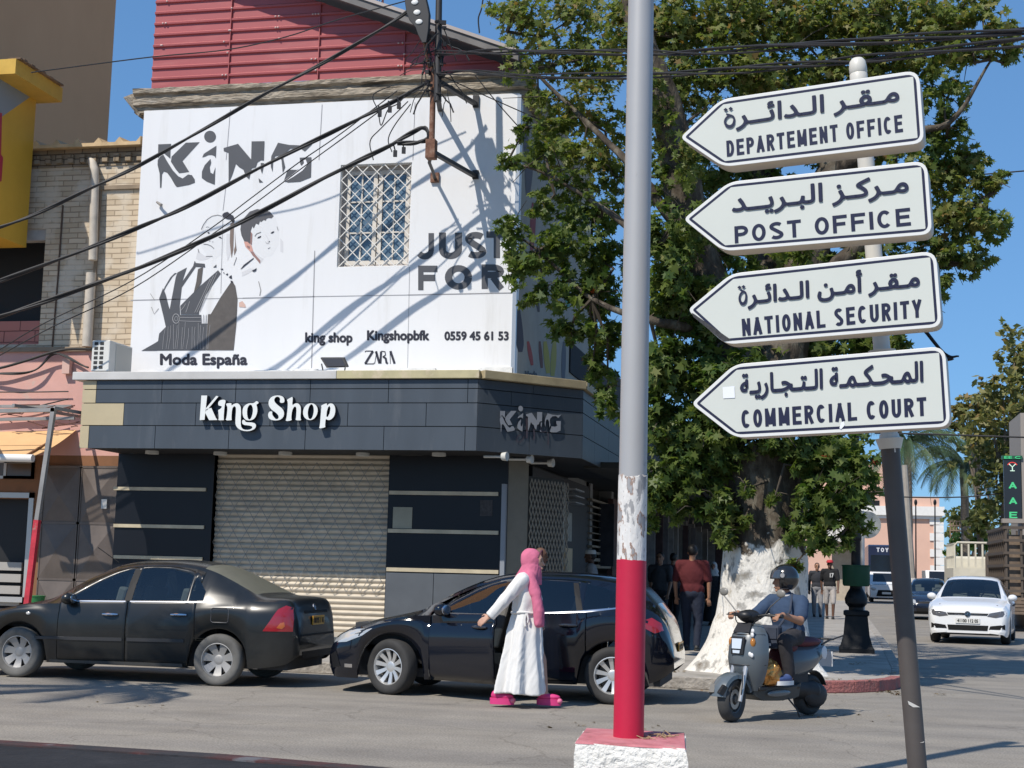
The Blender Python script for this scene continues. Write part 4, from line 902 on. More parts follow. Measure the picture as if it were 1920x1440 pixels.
mb = MB(); mb.bx(-22, -13.12, YB-.03, YB+.3, 2.45, 3.2); mb.bx(-13.12, XL-.13, YB-.03, YB+.3, 3.0, 3.2); mb.bx(-13.12, XL-.13, YB+.05, YB+.3, 0, 3.0); mb.bx(-13.35, -13.12, YB-.03, YB+.3, 0, 2.45); mb.build('ochre_shopfront', sfm, bb, smooth=0)
alum = M('aluminium', (.5, .48, .45), .4, .5)
mb = MB()
def pframe(x0, y0, x1, y1, wd=.05, Y=YB-.06):
    a, b = onY(x0, y0, Y), onY(x1, y1, Y)
    mb.bx(a[0], b[0], Y, Y+.04, a[2]-wd, a[2]); mb.bx(a[0], b[0], Y, Y+.04, b[2], b[2]+wd); mb.bx(a[0], a[0]+wd, Y, Y+.04, b[2], a[2]); mb.bx(b[0]-wd, b[0], Y, Y+.04, b[2], a[2])
pframe(-60, 862, 62, 898); pframe(-80, 922, 50, 1130, .09); pframe(8, 862, 62, 898)
mb.build('aluminium_frame', alum, bb, smooth=0)
mb = MB(); mb.bx(-22, -13.36, YB+.2, YB+.24, 0, 2.5); mb.build('shop_interior', MATS['window_black'], bb, smooth=0)
mb = MB(); a, b = onY(-60, 862, YB-.04), onY(62, 898, YB-.04); mb.bx(a[0], b[0], YB-.045, YB-.032, b[2], a[2]); mb.build('fanlight_pane', M('brown_glass', (.1, .065, .04), .15), bb, smooth=0)
mb = MB()
for k in range(6): z = .22+k*.2; mb.bx(onY(-20, 1050, YB)[0], onY(38, 1050, YB)[0], YB+.05, YB+.1, z, z+.14)
mb.build('door_slat', M('door_slat', (.36, .34, .31), .6), bb, smooth=0)
# two-leaf metal gate with raised diamond panels
gx0, gx1 = -13.1, -11.72
gt = thing('metal_gate', 'dark brown metal gate with embossed diamond panels left of the shopfront', 'gate', ((gx0+gx1)/2, YB-.1, .1))
gmat = M('gate_metal', (.13, .105, .09), .5, .25, var=.2, vs_=2.5)
for k, (a, b) in enumerate(((gx0, (gx0+gx1)/2-.01), ((gx0+gx1)/2+.01, gx1))):
    mb = MB(); rowsn = 3; H0, H1 = .14, 3.0
    for r in range(rowsn):
        z0 = H0+(H1-H0)*r/rowsn; z1 = H0+(H1-H0)*(r+1)/rowsn; c = V((a+b)/2, YB-.15, (z0+z1)/2)
        P = [V(a+.02, YB-.08, z0+.02), V(b-.02, YB-.08, z0+.02), V(b-.02, YB-.08, z1-.02), V(a+.02, YB-.08, z1-.02)]
        for i in range(4): mb.poly([P[i], P[(i+1) % 4], c])
        mb.bx(a, b, YB-.09, YB-.05, z1-.02, z1+.02)
    mb.bx(a, b, YB-.075, YB-.05, H0, H1); mb.bx(a, a+.02, YB-.09, YB-.05, H0, H1); mb.bx(b-.02, b, YB-.09, YB-.05, H0, H1)
    lf = mb.build('gate_leaf', gmat, gt, smooth=0)
    if k:
        q = onY(197, 945, YB-.12); mb = MB(); mb.box(q, (.1, .08, .16)); mb.build('lock', alum, lf, smooth=0)
# awning
aw = thing('orange_awning', 'sunlit orange fabric awning with a white rolled front edge', 'awning', (-14, 22, 3))
a0, a1 = onY(-120, 812, YB-.06), onY(143, 806, YB-.06); f0_, f1_ = onY(-120, 852, 21.3), onY(60, 856, 21.3)
awm = M('awning_orange', (.66, .41, .2), .8, var=.06, vs_=3)
mb = MB(); n = 8
G = [[(a0*(1-i/14)+a1*i/14)*(1-t)+(f0_*(1-i/14)+f1_*i/14)*t+V(0, 0, -.05*math.sin(math.pi*t)) for i in range(15)] for t in [k/n for k in range(n+1)]]
mb.loft([r+[p-V(0, 0, .012) for p in r[::-1]] for r in G]); mb.build('canvas', awm, aw, smooth=30)
mb = MB(); mb.tube([f0_+V(0, 0, -.03), f1_+V(.02, 0, -.03)], .065, 12); mb.build('rolled_edge', M('awning_white', (.75, .72, .68), .6), aw)
mb = MB(); mb.bar(onY(-120, 838, 21.9), onY(92, 836, 21.9), .03, .03); mb.bar(a1+V(-.3, 0, -.1), f1_+V(-.1, 0, .02), .03, .03); mb.build('awning_rib', M('rib_brown', (.2, .1, .05), .6), aw, smooth=0)
# steel frame in front of the awning
sf = thing('awning_frame', 'bare steel awning frame with a leaning post painted red at the bottom', 'metal frame', tuple(onY(50, 1140, 20.6)))
gs = M('grey_steel', (.3, .29, .28), .55, .3, var=.15); pt, pm_, pbm = onY(101, 765, 20.6), onY(70, 975, 20.6), onY(46, 1150, 20.6)
mb = MB(); mb.bar(pt, pm_, .07, .07); mb.build('post', gs, sf, smooth=0)
mb = MB(); mb.bar(pm_, V(pbm[0], pbm[1], .14), .085, .085); mb.build('red_post', M('red_paint_old', (.5, .03, .05), .6, var=.25, vs_=8, col2=(.4, .2, .17), c2=(.6, .68), c2s=7), sf, smooth=0)
mb = MB(); mb.bar(onY(-80, 772, 20.6), pt+V(.03, 0, -.03), .07, .06); mb.bar(pt, pt+V(.55, 1.8, -.05), .05, .05); mb.bar(onY(-80, 788, 21.2), onY(140, 784, 21.5), .05, .05); mb.bar(onY(-80, 762, 22.2), onY(135, 762, 22.3), .05, .05)
mb.bar(onY(25, 760, 20.6), onY(25, 760, 20.6)+V(.25, 1.8, 0), .05, .05); mb.bar(onY(-60, 760, 20.6), onY(-40, 785, 22.3), .05, .05)
mb.build('crossbar', gs, sf, smooth=0)
mb = MB(); rr = random.Random(4)
for k in range(14):
    a = onY(rr.uniform(20, 140), rr.uniform(765, 800), 22.2); mb.tube([a, a+V(rr.uniform(-.3, .3), 0, rr.uniform(-.1, .1)), a+V(rr.uniform(-.5, .5), 0, rr.uniform(-.15, .15))], .012, 5)
mb.build('twisted_wire', M('wire_brown', (.12, .05, .04), .7), sf)
for y0, r, lab in ((668, .014, 'slack grey conduit sagging to the air conditioner'), ):
    cable('wall_conduit', lab, [(-30, 692, 22.3), (0, 690, 22.3), (50, 676, 22.3), (100, 660, 22.3), (130, 655, 22.25), (172, 655, 21.9)], r+.01)
    cable('wall_conduit', 'thin dark wires looping along the pink wall', [(-30, 706, 22.3), (20, 702, 22.3), (65, 690, 22.3), (95, 668, 22.3), (130, 672, 22.3), (165, 685, 22.2)], .014, strands=3, spread=.04)
    cable('wall_conduit', 'straight dark wire pair under the pink wall top', [(-30, 735, 22.38), (60, 735, 22.38), (128, 734, 22.38)], .012)
    cable('wall_conduit', 'low dark wire pair across the pink wall', [(-30, 772, 22.38), (40, 768, 22.38), (90, 757, 22.38), (128, 748, 22.38)], .012)
tb = MB(); tubc = [(.02, .25, .25), (.03, .3, .28), (.03, .2, .06), (.02, .25, .25), (.35, .38, .38), (.03, .22, .08)]
for k in range(6):
    c = onY(70, 1130-k*12, 21.9); o = MB(); z = .14+k*.115; o.lathe((c[0], 21.9, z), [(.14, 0), (.155, .1), (.165, .1), (.165, .112)], 16)
    tag(o.build('plastic_tub', M('tub%d' % (k % 3), tubc[k], .4), smooth=40), ['teal plastic tub at the bottom of a stack by the red post', 'teal plastic tub second from the bottom of the stack', 'green plastic tub third from the bottom of the stack', 'teal plastic tub third from the top of the stack', 'pale teal plastic tub second from the top of the stack', 'green plastic tub on top of the stack by the red post'][k], 'tub', 'stack of plastic tubs')
# yellow building at the left edge
yb = thing('yellow_building', 'yellow painted overhanging upper floor at the left edge with a blue grey corner', 'building', (-15, 21, 6.8))
XY = -13.65; ym = M('yellow_paint', (.62, .36, .035), .7, var=.06, vs_=1.5)
mb = MB(); mb.bx(-20, XY, 21.0, 22.28, 6.82, 9.52); mb.build('wall', ym, yb, smooth=0)
bl = M('blue_grey_paint', (.24, .27, .29), .7); a, b, c, d = onX(-60, 100, XY+.004), onX(0, 125, XY+.004), onX(62, 178, XY+.004), onX(-60, 260, XY+.004)
mb = MB(); mb.poly([a, b, c, onX(2, 220, XY+.004), d]); mb.build('painted_triangle', bl, yb, smooth=0, recalc=False)
mb = MB(); mb.poly([onX(-40, 205, XY+.006), onX(4, 212, XY+.006), onX(2, 290, XY+.006), onX(6, 295, XY+.006), onX(3, 340, XY+.006), onX(-40, 345, XY+.006)]); mb.build('red_lettering', M('red_letter', (.4, .02, .05), .6), yb, smooth=0, recalc=False)
mb = MB(); s0, s1 = V(XY+.48, 22.7, 9.46), V(XY+.48, 15.5, 9.46); mb.bx(-20, XY+.42, 20.9, 22.42, 9.47, 9.73); mb.build('eave_slab', M('eave_yellow', (.62, .38, .06), .7, var=.1), yb, smooth=0)
mb = MB(); rr = random.Random(8)
for k in range(12): y = 20.92+k*.118; mb.bx(XY+.25, XY+.49, y, y+.11, 9.731, 9.745+rr.uniform(0, .03))
mb.build('ragged_roof_edge', M('roof_rubble', (.2, .13, .08), .9, var=.3), yb, smooth=0)
# tall brown block behind
tbk = thing('tower_block', 'tall plain brown tower block behind the brick building', 'building', (-27, 30, 0))
mb = MB(); mb.bx(-36, -19.75, 24, 36, 0, 30); mb.build('wall', rampmat('brown_render', .35, [(.3, (.64, .33, .165)), (.7, (.72, .38, .195))], .9, .1, stretch=(1, 1, .6)), tbk, smooth=0)

# ================================================================== THE SHADY SIDE STREET ARCADE
ar = thing('arcade_building', 'long shaded row of shops with white pillars behind the plane tree', 'building', (-6, 45, 0))
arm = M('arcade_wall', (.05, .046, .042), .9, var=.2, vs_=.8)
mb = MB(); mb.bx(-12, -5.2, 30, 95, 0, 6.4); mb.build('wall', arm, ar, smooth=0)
for k in range(16):
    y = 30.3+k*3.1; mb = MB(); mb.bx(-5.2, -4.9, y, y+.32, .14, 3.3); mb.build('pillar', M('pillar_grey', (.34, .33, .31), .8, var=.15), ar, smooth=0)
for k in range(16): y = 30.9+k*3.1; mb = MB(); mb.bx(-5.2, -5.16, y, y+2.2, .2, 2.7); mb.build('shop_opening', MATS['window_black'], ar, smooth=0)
mb = MB(); mb.bx(-5.2, XS-.3, 27.6, 70, 3.3, 3.45); mb.bx(XS-.29, -1.35, 24.3, 70, 3.2, 3.3); mb.build('added_shade_canopy', M('canopy_dark', (.03, .032, .03), .9), ar, smooth=0)  # canopy added and stretched over the pavement to keep sky light out
rr = random.Random(14)
for k in range(14): y = 31+k*2.3; x = -4.9+rr.uniform(0, .9); mb = MB(); mb.bx(x, x+rr.uniform(.12, .4), y, y+.05, 1.1+rr.uniform(0, .7), 2.9); mb.build('hanging_garment', M('goods_%d' % (k % 4), ((.05, .05, .06), (.3, .29, .28), (.08, .05, .05), (.16, .15, .15))[k % 4], .9, var=.3), ar, smooth=0)
# second shop under the canopy side, past the corner
ns = thing('side_shop', 'dim shop entrance with a half open slatted shutter past the corner', 'shopfront', (-4.85, 26, .14))
mb = MB(); mb.bx(-4.95, -4.88, 24.0, 30, .14, 3.2); mb.build('wall', M('side_shop_wall', (.028, .032, .038), .6), ns, smooth=0)
XW2 = -4.84
def sbox(x0, y0, x1, y1, d=.06):
    a, b = onX(x0, y0, XW2), onX(x1, y1, XW2); return (XW2-.03, XW2+d, a[1], b[1], min(a[2], b[2]), max(a[2], b[2]))
mb = MB()
for k in range(11): mb.bx(*sbox(1104, 938+k*12, 1140, 946+k*12, .07))
mb.build('slatted_shutter', M('brown_slat', (.34, .27, .19), .7, var=.2), ns, smooth=0)
mb = MB(); mb.bx(*sbox(1034, 905, 1046, 1075, .12)); mb.bx(*sbox(1050, 960, 1058, 1015, .14)); mb.build('white_post', M('post_white', (.42, .41, .36), .7, var=.3, vs_=6), ns, smooth=0)
mb = MB(); mb.bx(*sbox(1045, 1027, 1057, 1072, .16)); mb.build('price_board', M('price_board', (.75, .55, .33), .6, var=.1), ns, smooth=0)
mb = MB(); mb.bx(*sbox(1142, 935, 1150, 1080, .1)); mb.build('brown_pilaster', M('brown_pil', (.12, .06, .05), .7), ns, smooth=0)
mb = MB()
for k in range(3): mb.bx(*sbox(1060, 918+k*12, 1077, 921+k*12, .2))
mb.build('strip_lamp', M('strip_lamp', (.5, .5, .5), .5), ns, smooth=0)
# ================================================================== FOREGROUND LIGHT POLE
lx, ly = -1.2, 9.06
lp = thing('light_pole', 'tall grey steel light pole with a red painted foot on a whitewashed plinth', 'light pole', (lx, ly, 0))
ptop = onY(1202, 0, ly); lean = (ptop[0]-lx)/(ptop[2]-.45)
PA = lambda z, r=0: V(lx+lean*(z-.45), ly, z)
zr = onY(1178, 1050, ly)[2]; zw = onY(1180, 893, ly)[2]
def redmat():
    m = M('pole_red', (.5, .012, .05), .5, var=.06, vs_=3, bump=.06, bs=18); return m
redp = redmat()
greyp = M('pole_grey', (.4, .4, .405), .5, .15, var=.04, vs_=1.2, col2=(.3, .3, .3), c2=(.66, .72), c2s=4)
wornp = rampmat('pole_worn', 4.6, [(.34, (.14, .13, .13)), (.42, (.3, .3, .31)), (.485, (.34, .34, .345)), (.5, (.68, .665, .64)), (.585, (.72, .71, .69)), (.605, (.3, .17, .11)), (.63, (.32, .32, .33)), (.72, (.4, .4, .41))], .75, .3, stretch=(1.8, 1.8, .7), det=8)
def pole_seg(name, z0, z1, r0_, r1_, m, jag0=0, jag1=0, seed=1):
    mb = MB(); n = 40; rr = random.Random(seed); ph = [rr.uniform(0, 6.28) for _ in range(5)]
    def jg(a, k): return k*(.5*math.sin(2*a+ph[0])+.35*math.sin(5*a+ph[1])+.3*math.sin(9*a+ph[2])+.2*math.sin(14*a+ph[3]))
    rings = []
    for t in (0, .02, .5, .98, 1):
        z = z0+(z1-z0)*t; r = r0_+(r1_-r0_)*t; R = []
        for j in range(n):
            a = 2*math.pi*j/n; zz = z+(jg(a, jag0) if t == 0 else jg(a, jag1) if t == 1 else 0); c = PA(zz); R.append(c+V(math.cos(a)*r, math.sin(a)*r, 0))
        rings.append(R)
    mb.loft(rings); return mb.build(name, m, lp, smooth=50)
pole_seg('pole', .45, 6.9, .0905, .082, greyp)
pole_seg('worn_paint', zr-.05, zw, .0925, .0918, wornp, 0, .02, 4)
pole_seg('red_paint', .45, zr, .0945, .0935, redp, 0, .005, 2)
mb = MB(); z0 = .455
c = [onZ(1098, 1365, .45), onZ(1285, 1374, .45), onZ(1287, 1403, .45), onZ(1077, 1391, .45)]
cx_, cy_ = sum(p[0] for p in c)/4, sum(p[1] for p in c)/4
rr = random.Random(6); rings = []
def plinth_ring(z, k):
    P = []
    for i in range(4):
        a, b = c[i], c[(i+1) % 4]
        for t in range(8): q = a+(b-a)*(t/8); P.append(V(cx_+(q[0]-cx_)*k, cy_+(q[1]-cy_)*k, z))
    return P
for z, k in ((0, 1.04), (.05, 1.035), (.12, 1.02), (.2, 1.02), (.28, 1.01), (.36, 1.008), (.425, 1.0), (.446, .985)):
    rings.append([p+V(rr.uniform(-.009, .009), rr.uniform(-.009, .009), rr.uniform(-.006, .006) if 0 < z else 0) for p in plinth_ring(z, k)])
mb.loft(rings); 
plm = rampmat('plinth_whitewash', 7, [(.28, (.2, .19, .17)), (.33, (.72, .7, .65)), (.6, (.8, .78, .73)), (.72, (.66, .64, .58))], .92, 1.0, det=9)
mb.build('plinth', plm, lp, smooth=40)
mb = MB(); mb.loft([plinth_ring(.44, .99), plinth_ring(.452, .975)]); mb.build('red_plinth_top', rampmat('plinth_red', 5, [(.3, (.3, .12, .12)), (.45, (.5, .17, .19)), (.62, (.56, .22, .24)), (.7, (.45, .3, .25))], .9, .4), lp, smooth=30)
mb = MB(); rr = random.Random(3)
for k in range(16):
    a = onZ(rr.uniform(1208, 1256), rr.uniform(1378, 1385), .458); pts = [a]; h = rr.uniform(0, 6.28)
    for i in range(5): h += rr.uniform(-.9, .9); pts.append(pts[-1]+V(math.cos(h)*.02, math.sin(h)*.014, rr.uniform(-.004, .008)))
    mb.tube(pts, .003, 5)
tag(mb.build('dry_leaf_litter', M('dry_leaf', (.35, .25, .14), .9), smooth=30), 'dry curled leaf litter on the red plinth top beside the pole', 'dry leaves')
# lamp arm at the pole top, above the frame: it throws the shadow across the road
mb = MB(); T6 = PA(6.3); mb.tube([PA(6.2), PA(6.45)+V(.25, .05, .05), PA(6.5)+V(.9, .1, .05), PA(6.5)+V(1.6, .1, 0)], .05, 10); mb.build('arm', greyp, lp)
mb = MB(); mb.ell(PA(6.47)+V(1.95, .1, 0), (.42, .16, .09), 16, 8); mb.build('lamp_head', greyp, lp)
mb = MB(); mb.cyl(PA(6.9), PA(7.0), .09, .02, 16); mb.build('pole_cap', greyp, lp)

# ================================================================== DIRECTION SIGNPOST
DS = 8.9
SP0 = CAMP + f0*DS
sb_, st_ = onP(1720, 1440, SP0, f0), onP(1608, 120, SP0, f0)
sv = nrm(st_-sb_)
hd_ = -(f0*math.cos(rad(69.3)) - r0*math.sin(rad(69.3))); su = nrm(hd_-sv*(hd_@sv)); sn = np.cross(su, sv)
if sn@f0 > 0: sn = -sn                         # towards the viewer
base = sb_ - sv*(sb_[2]/sv[2])
sp = thing('direction_signpost', 'leaning signpost with four white arrow signs in Arabic and English stacked one over another', 'signpost', tuple(base))
pbrown = M('post_brown', (.09, .078, .072), .5, .1, var=.1, vs_=4, spec=.4); pwhite = M('post_cream', (.62, .6, .54), .45)
zs = onP(1668, 826, SP0, f0)
mb = MB(); mb.cyl(base, zs, .058, n=24); mb.build('post', pbrown, sp, smooth=50)
mb = MB(); mb.cyl(zs, zs+sv*.04, .064, .058, 24); mb.cyl(zs+sv*.04, st_-sv*.04, .052, n=24); mb.build('upper_post', pwhite, sp, smooth=50)
mb = MB(); tp = st_-sv*.12; mb.lathe(tp, [(.056, 0), (.056, .05), (.053, .055), (.056, .06), (.056, .1), (.05, .135), (.035, .155), (0, .165)], 24, sv); mb.build('cap', pwhite, sp, smooth=50)
mb = MB()
def post_pt(x, y): return onP(x, y, SP0-f0*.058, f0)
mb.poly([post_pt(1702, 1314), post_pt(1710, 1318), post_pt(1725, 1326), post_pt(1712, 1326), post_pt(1704, 1321)]); mb.poly([post_pt(1724, 1393), post_pt(1733, 1390), post_pt(1732, 1392)]); mb.poly([post_pt(1676, 833), post_pt(1678, 833), post_pt(1680, 848), post_pt(1677, 848)])
mb.build('chipped_paint', M('chip_white', (.6, .58, .54), .7), sp, smooth=0, recalc=False)
sgn_face = M('sign_face', (.62, .64, .585), .4, spec=.5, var=.025, vs_=2.5, col2=(.5, .5, .44), c2=(.66, .8), c2s=3); sgn_edge = M('sign_edge', (.74, .74, .71), .4, var=.02, vs_=5, col2=(.5, .46, .38), c2=(.68, .76), c2s=7); sgn_navy = M('sign_navy', (.014, .015, .045), .4); sgn_body = M('sign_body', (.52, .46, .38), .5)
FRONT = .085
def onS(x, y, d): return onP(x, y, SP0+sn*(FRONT+d), sn)
def uv(P): q = P-SP0; return V(q@su, q@sv)
def PS(u, v, d): return SP0+su*u+sv*v+sn*(FRONT+d)
def rounded(poly, rr_, n=5):
    out = []; k = len(poly)
    for i in range(k):
        p, a, b = V(poly[i]), V(poly[i-1]), V(poly[(i+1) % k]); r = rr_[i]
        da, db = nrm(a-p), nrm(b-p); p0, p1 = p+da*r, p+db*r
        for t in range(n+1): s = t/n; out.append(p0*(1-s)**2+p*2*s*(1-s)+p1*s*s)
    return out
def inset(poly, d):
    k = len(poly); out = []
    ar_ = sum(poly[i][0]*poly[(i+1) % k][1]-poly[(i+1) % k][0]*poly[i][1] for i in range(k)); sg = 1 if ar_ > 0 else -1
    for i in range(k):
        p, a, b = V(poly[i]), V(poly[i-1]), V(poly[(i+1) % k]); e1, e2 = nrm(p-a), nrm(b-p); n1, n2 = V(-e1[1], e1[0])*sg, V(-e2[1], e2[0])*sg
        bis = nrm(n1+n2); out.append(p+bis*d/max(.3, bis@n1))
    return out
def quadT(q):
    BL_, BR_, TL_, TR_ = [uv(onS(x, y, 0)) for x, y in q]
    return lambda s, t, k=0: PS(*((BL_*(1-s)+BR_*s)*(1-t)+(TL_*(1-s)+TR_*s)*t), .0025+.0004*k)
z1 = lambda a, b: (1250+a/3.491, 90+b/3.49)
z2 = lambda a, b: (1280+a/3.692, 460+b/3.692)
R_ = lambda s: s[::-1]
SIGNS = [
 ('white arrow sign reading DEPARTEMENT OFFICE, topmost', [(1275, 258), (1352, 186), (1723, 131), (1733, 268), (1356, 313)], 'DEPARTEMENT OFFICE', '\uFEE3\u0640\uFED8\u0640\uFEAE \uFE8D\uFEDF\u0640\uFEAA\uFE8D\uFE8B\u0640\u0640\uFEAE\uFE93',
  [z1(395, 713), z1(1548, 549), z1(390, 608), z1(1540, 436)], [z1(372, 559), z1(1530, 386), z1(372, 393), z1(1530, 219)], .5),
 ('white arrow sign reading POST OFFICE, second from the top', [(1281, 411), (1367, 341), (1738, 301), (1748, 439), (1356, 471)], 'POST OFFICE', '\uFEE3\u0640\uFEAE\uFEDB\u0640\uFEB0 \uFE8D\uFEDF\uFE92\u0640\uFEAE\uFEF3\u0640\u0640\uFEAA',
  [z1(447, 1279), z1(1600, 1161), z1(443, 1168), z1(1592, 1045)], [z1(420, 1116), z1(1592, 982), z1(420, 947), z1(1592, 813)], .72),
 ('white arrow sign reading NATIONAL SECURITY, third from the top', [(1289, 581), (1371, 513), (1755, 470), (1766, 613), (1360, 646)], 'NATIONAL SECURITY', '\uFEE3\u0640\uFED8\u0640\uFEAE \uFE83\uFEE3\u0640\uFEE6 \uFE8D\uFEDF\u0640\uFEAA\uFE8D\uFE8B\u0640\uFEAE\uFE93',
  [z2(415, 629), z2(1655, 497), z2(408, 510), z2(1650, 374)], [z2(385, 455), z2(1650, 322), z2(385, 255), z2(1650, 122)], .5),
 ('white arrow sign reading COMMERCIAL COURT, lowest, with a small white sticker', [(1296, 757), (1377, 683), (1772, 649), (1782, 800), (1378, 821)], 'COMMERCIAL COURT', '\uFE8D\uFEDF\uFEE4\u0640\uFEA4\u0640\uFEDC\u0640\uFEE4\u0640\uFE94 \uFE8D\uFEDF\u0640\uFE98\u0640\uFEA0\u0640\uFE8E\uFEAD\uFEF3\u0640\uFE94',
  [z2(410, 1266), z2(1690, 1179), z2(405, 1142), z2(1685, 1050)], [z2(390, 1080), z2(1675, 990), z2(390, 890), z2(1675, 793)], .5)]
TH = .165
for lab, corners, lat, ara, ql, qa, gw_ in SIGNS:
    P = [uv(onS(x, y, 0)) for x, y in corners]
    o = rounded(P, [.035, .06, .075, .06, .06]); i1 = rounded(inset(P, .019), [.015, .04, .055, .045, .04]); i2 = rounded(inset(P, .034), [.003, .004, .006, .006, .004], 5)
    mb = MB(); mb.prism([PS(p[0], p[1], -TH) for p in o], sn*(TH-.006)); body = mb.build('sign_panel', sgn_body, sp, smooth=0); body['label'] = lab
    mb = MB(); mb.prism([PS(p[0], p[1], -.0055) for p in o], sn*.0055); mb.build('rim', sgn_edge, body, smooth=0, bevel=.002)
    mb = MB(); n = len(i1); a = mb.addv([PS(p[0], p[1], .0008) for p in i1]); b = mb.addv([PS(p[0], p[1], .0008) for p in i2])
    for j in range(n): q = (j+1) % n; mb.face((a+j, a+q, b+q, b+j))
    mb.build('navy_border', sgn_navy, body, smooth=0, recalc=False)
    mb = MB(); mb.poly([PS(p[0], p[1], .0006) for p in i2]); mb.build('face', sgn_face, body, smooth=0, recalc=False)
    mb = MB(); T = quadT(ql); sign_text(mb, lat, 0, 1, 0, 1, lambda u, v, k: T(u, v, k), gw_, .2 if gw_ > .6 else .17, .5 if gw_ > .6 else .36, s=.19); mb.build('english_lettering', sgn_navy, body, smooth=0, recalc=False)
    T2 = quadT(qa); qs = [V(x) for x in qa]; asp = np.linalg.norm(qs[1]-qs[0])/np.linalg.norm(qs[2]-qs[0])
    loop = {'DEP': (z1, (411, 478), 30, 36, [(386, 404), (419, 397)], 17, .067), 'NAT': (z2, (416, 362), 23, 42, [(393, 291), (421, 287)], 16, .048)}.get(lat[:3])
    s0 = loop[6] if loop else 0.; txt_ = ara[:-1] if loop else ara
    mb2 = MB(); vs_, fs = font_mesh(R_(txt_)); lo = vs_.min(0); hi = vs_.max(0); e = .028
    for k in range(11):
        a_ = 2*math.pi*k/10; e_ = e if k < 10 else 0
        b_ = mb2.addv([T2(s0+((p[0]-lo[0])/(hi[0]-lo[0])*.98+.01)*(1-s0)+e_*.9*math.cos(a_)/asp, (p[1]-lo[1])/(hi[1]-lo[1])*.93+.035+e_*math.sin(a_), 3+k) for p in vs_])
        for f in fs: mb2.face([b_+i for i in f])
    if loop:                                             # the closed last letter, drawn as a loop with two dots
        zf, c_, rx_, ry_, dots, wd_, _ = loop
        mb2.ribbon([zf(c_[0]+rx_*math.cos(a_)-.12*ry_*math.sin(a_)*0+.25*rx_*max(0, -math.sin(a_)), c_[1]+ry_*math.sin(a_)) for a_ in [2*math.pi*i/28 for i in range(29)]], [wd_/3.55*(.8+.45*max(0, math.sin(2*math.pi*i/28))) for i in range(29)], lambda p: onS(p[0], p[1], .0075))
        mb2.ribbon([zf(c_[0]+rx_*.4, c_[1]-ry_*1.0), zf(c_[0]-rx_*.7, c_[1]-ry_*1.25)], wd_/4.4, lambda p: onS(p[0], p[1], .0078))
        for d_ in dots: mb2.poly([onS(*zf(d_[0]+q[0], d_[1]+q[1]), .0075) for q in ((-15, 0), (0, -13), (15, 0), (0, 13))])
    mb2.build('arabic_lettering', sgn_navy, body, smooth=0, recalc=False)
    # clamp under the panel
    lo_ = P[4]*(.28)+P[3]*.72; vpos = None
    mb = MB(); cpos = SP0 + sv*((lo_[1])) ; pc = base+sv*((PS(lo_[0], lo_[1], 0)-base)@sv)
    mb.cyl(pc-sv*.045, pc+sv*.02, .066, .085, 20); mb.build('clamp', pwhite, body, smooth=40)
mb = MB(); q = [(1355, 726), (1377, 724), (1378, 746), (1356, 747)]; mb.poly([onS(x, y, .004) for x, y in q]); mb.build('blank_sticker', M('sticker', (.82, .84, .88), .5), body, smooth=0, recalc=False)
mb = MB(); q = [(1577, 792), (1582, 790), (1584, 797), (1577, 805), (1574, 803)]; mb.poly([onS(x, y, .004) for x, y in q]); mb.build('paper_scrap', MATS['sticker'], body, smooth=0, recalc=False)
mb = MB(); q = [(1305, 597), (1316, 600), (1362, 640), (1371, 640), (1340, 635)]; mb.poly([onS(x, y, .003) for x, y in [(1297, 586), (1302, 589), (1372, 638), (1356, 640), (1300, 594)]]); mb.build('scuffed_border', M('scuff', (.05, .05, .055), .9, var=.4, vs_=60), [c for c in sp.children if 'NATIONAL' in c.get('label', '')][0], smooth=0, recalc=False)
# ================================================================== VEHICLES
def carpaint(name, c, rough=.25, var=.0, dust=None):
    m = M(name, c, rough, .0, spec=.5, coat=.55, var=.02 if not var else var, vs_=1.5, col2=dust, c2=(.5, .85), c2s=1.6); return m
cglass = glass('car_glass', (.6, .68, .68)); cglass2 = glass('car_glass_dark', (.16, .2, .23)); wglass = glass('windscreen_glass', (.62, .7, .7))
rubber = M('rubber', (.035, .034, .033), .85, var=.25, vs_=6); rubberd = M('rubber_dusty', (.13, .125, .115), .9, var=.25, vs_=5)
plastic = M('black_plastic', (.01, .01, .011), .6, spec=.25); inter = M('car_interior', (.05, .05, .052), .9); seatm = M('car_seat', (.2, .195, .185), .9)
alloy = M('alloy', (.62, .62, .61), .35, .6); alloyd = M('alloy_dusty', (.36, .35, .335), .55, .4); discm = M('brake_disc', (.07, .065, .06), .6, .5)
chrome = M('chrome', (.7, .7, .72), .15, 1.); tailm = M('tail_red', (.3, .012, .02), .12, coat=1., spec=.6); tailo = M('tail_orange', (.5, .12, .03), .15, coat=1.); tailw = M('tail_white', (.6, .58, .55), .15, coat=1.)
hlm = M('headlamp', (.45, .47, .48), .08, .2, coat=1.); hld = M('headlamp_dark', (.1, .1, .11), .1, coat=1.); platew = M('plate_white', (.7, .7, .68), .4); platey = M('plate_orange', (.62, .3, .03), .4); platei = M('plate_ink', (.02, .02, .02), .5)

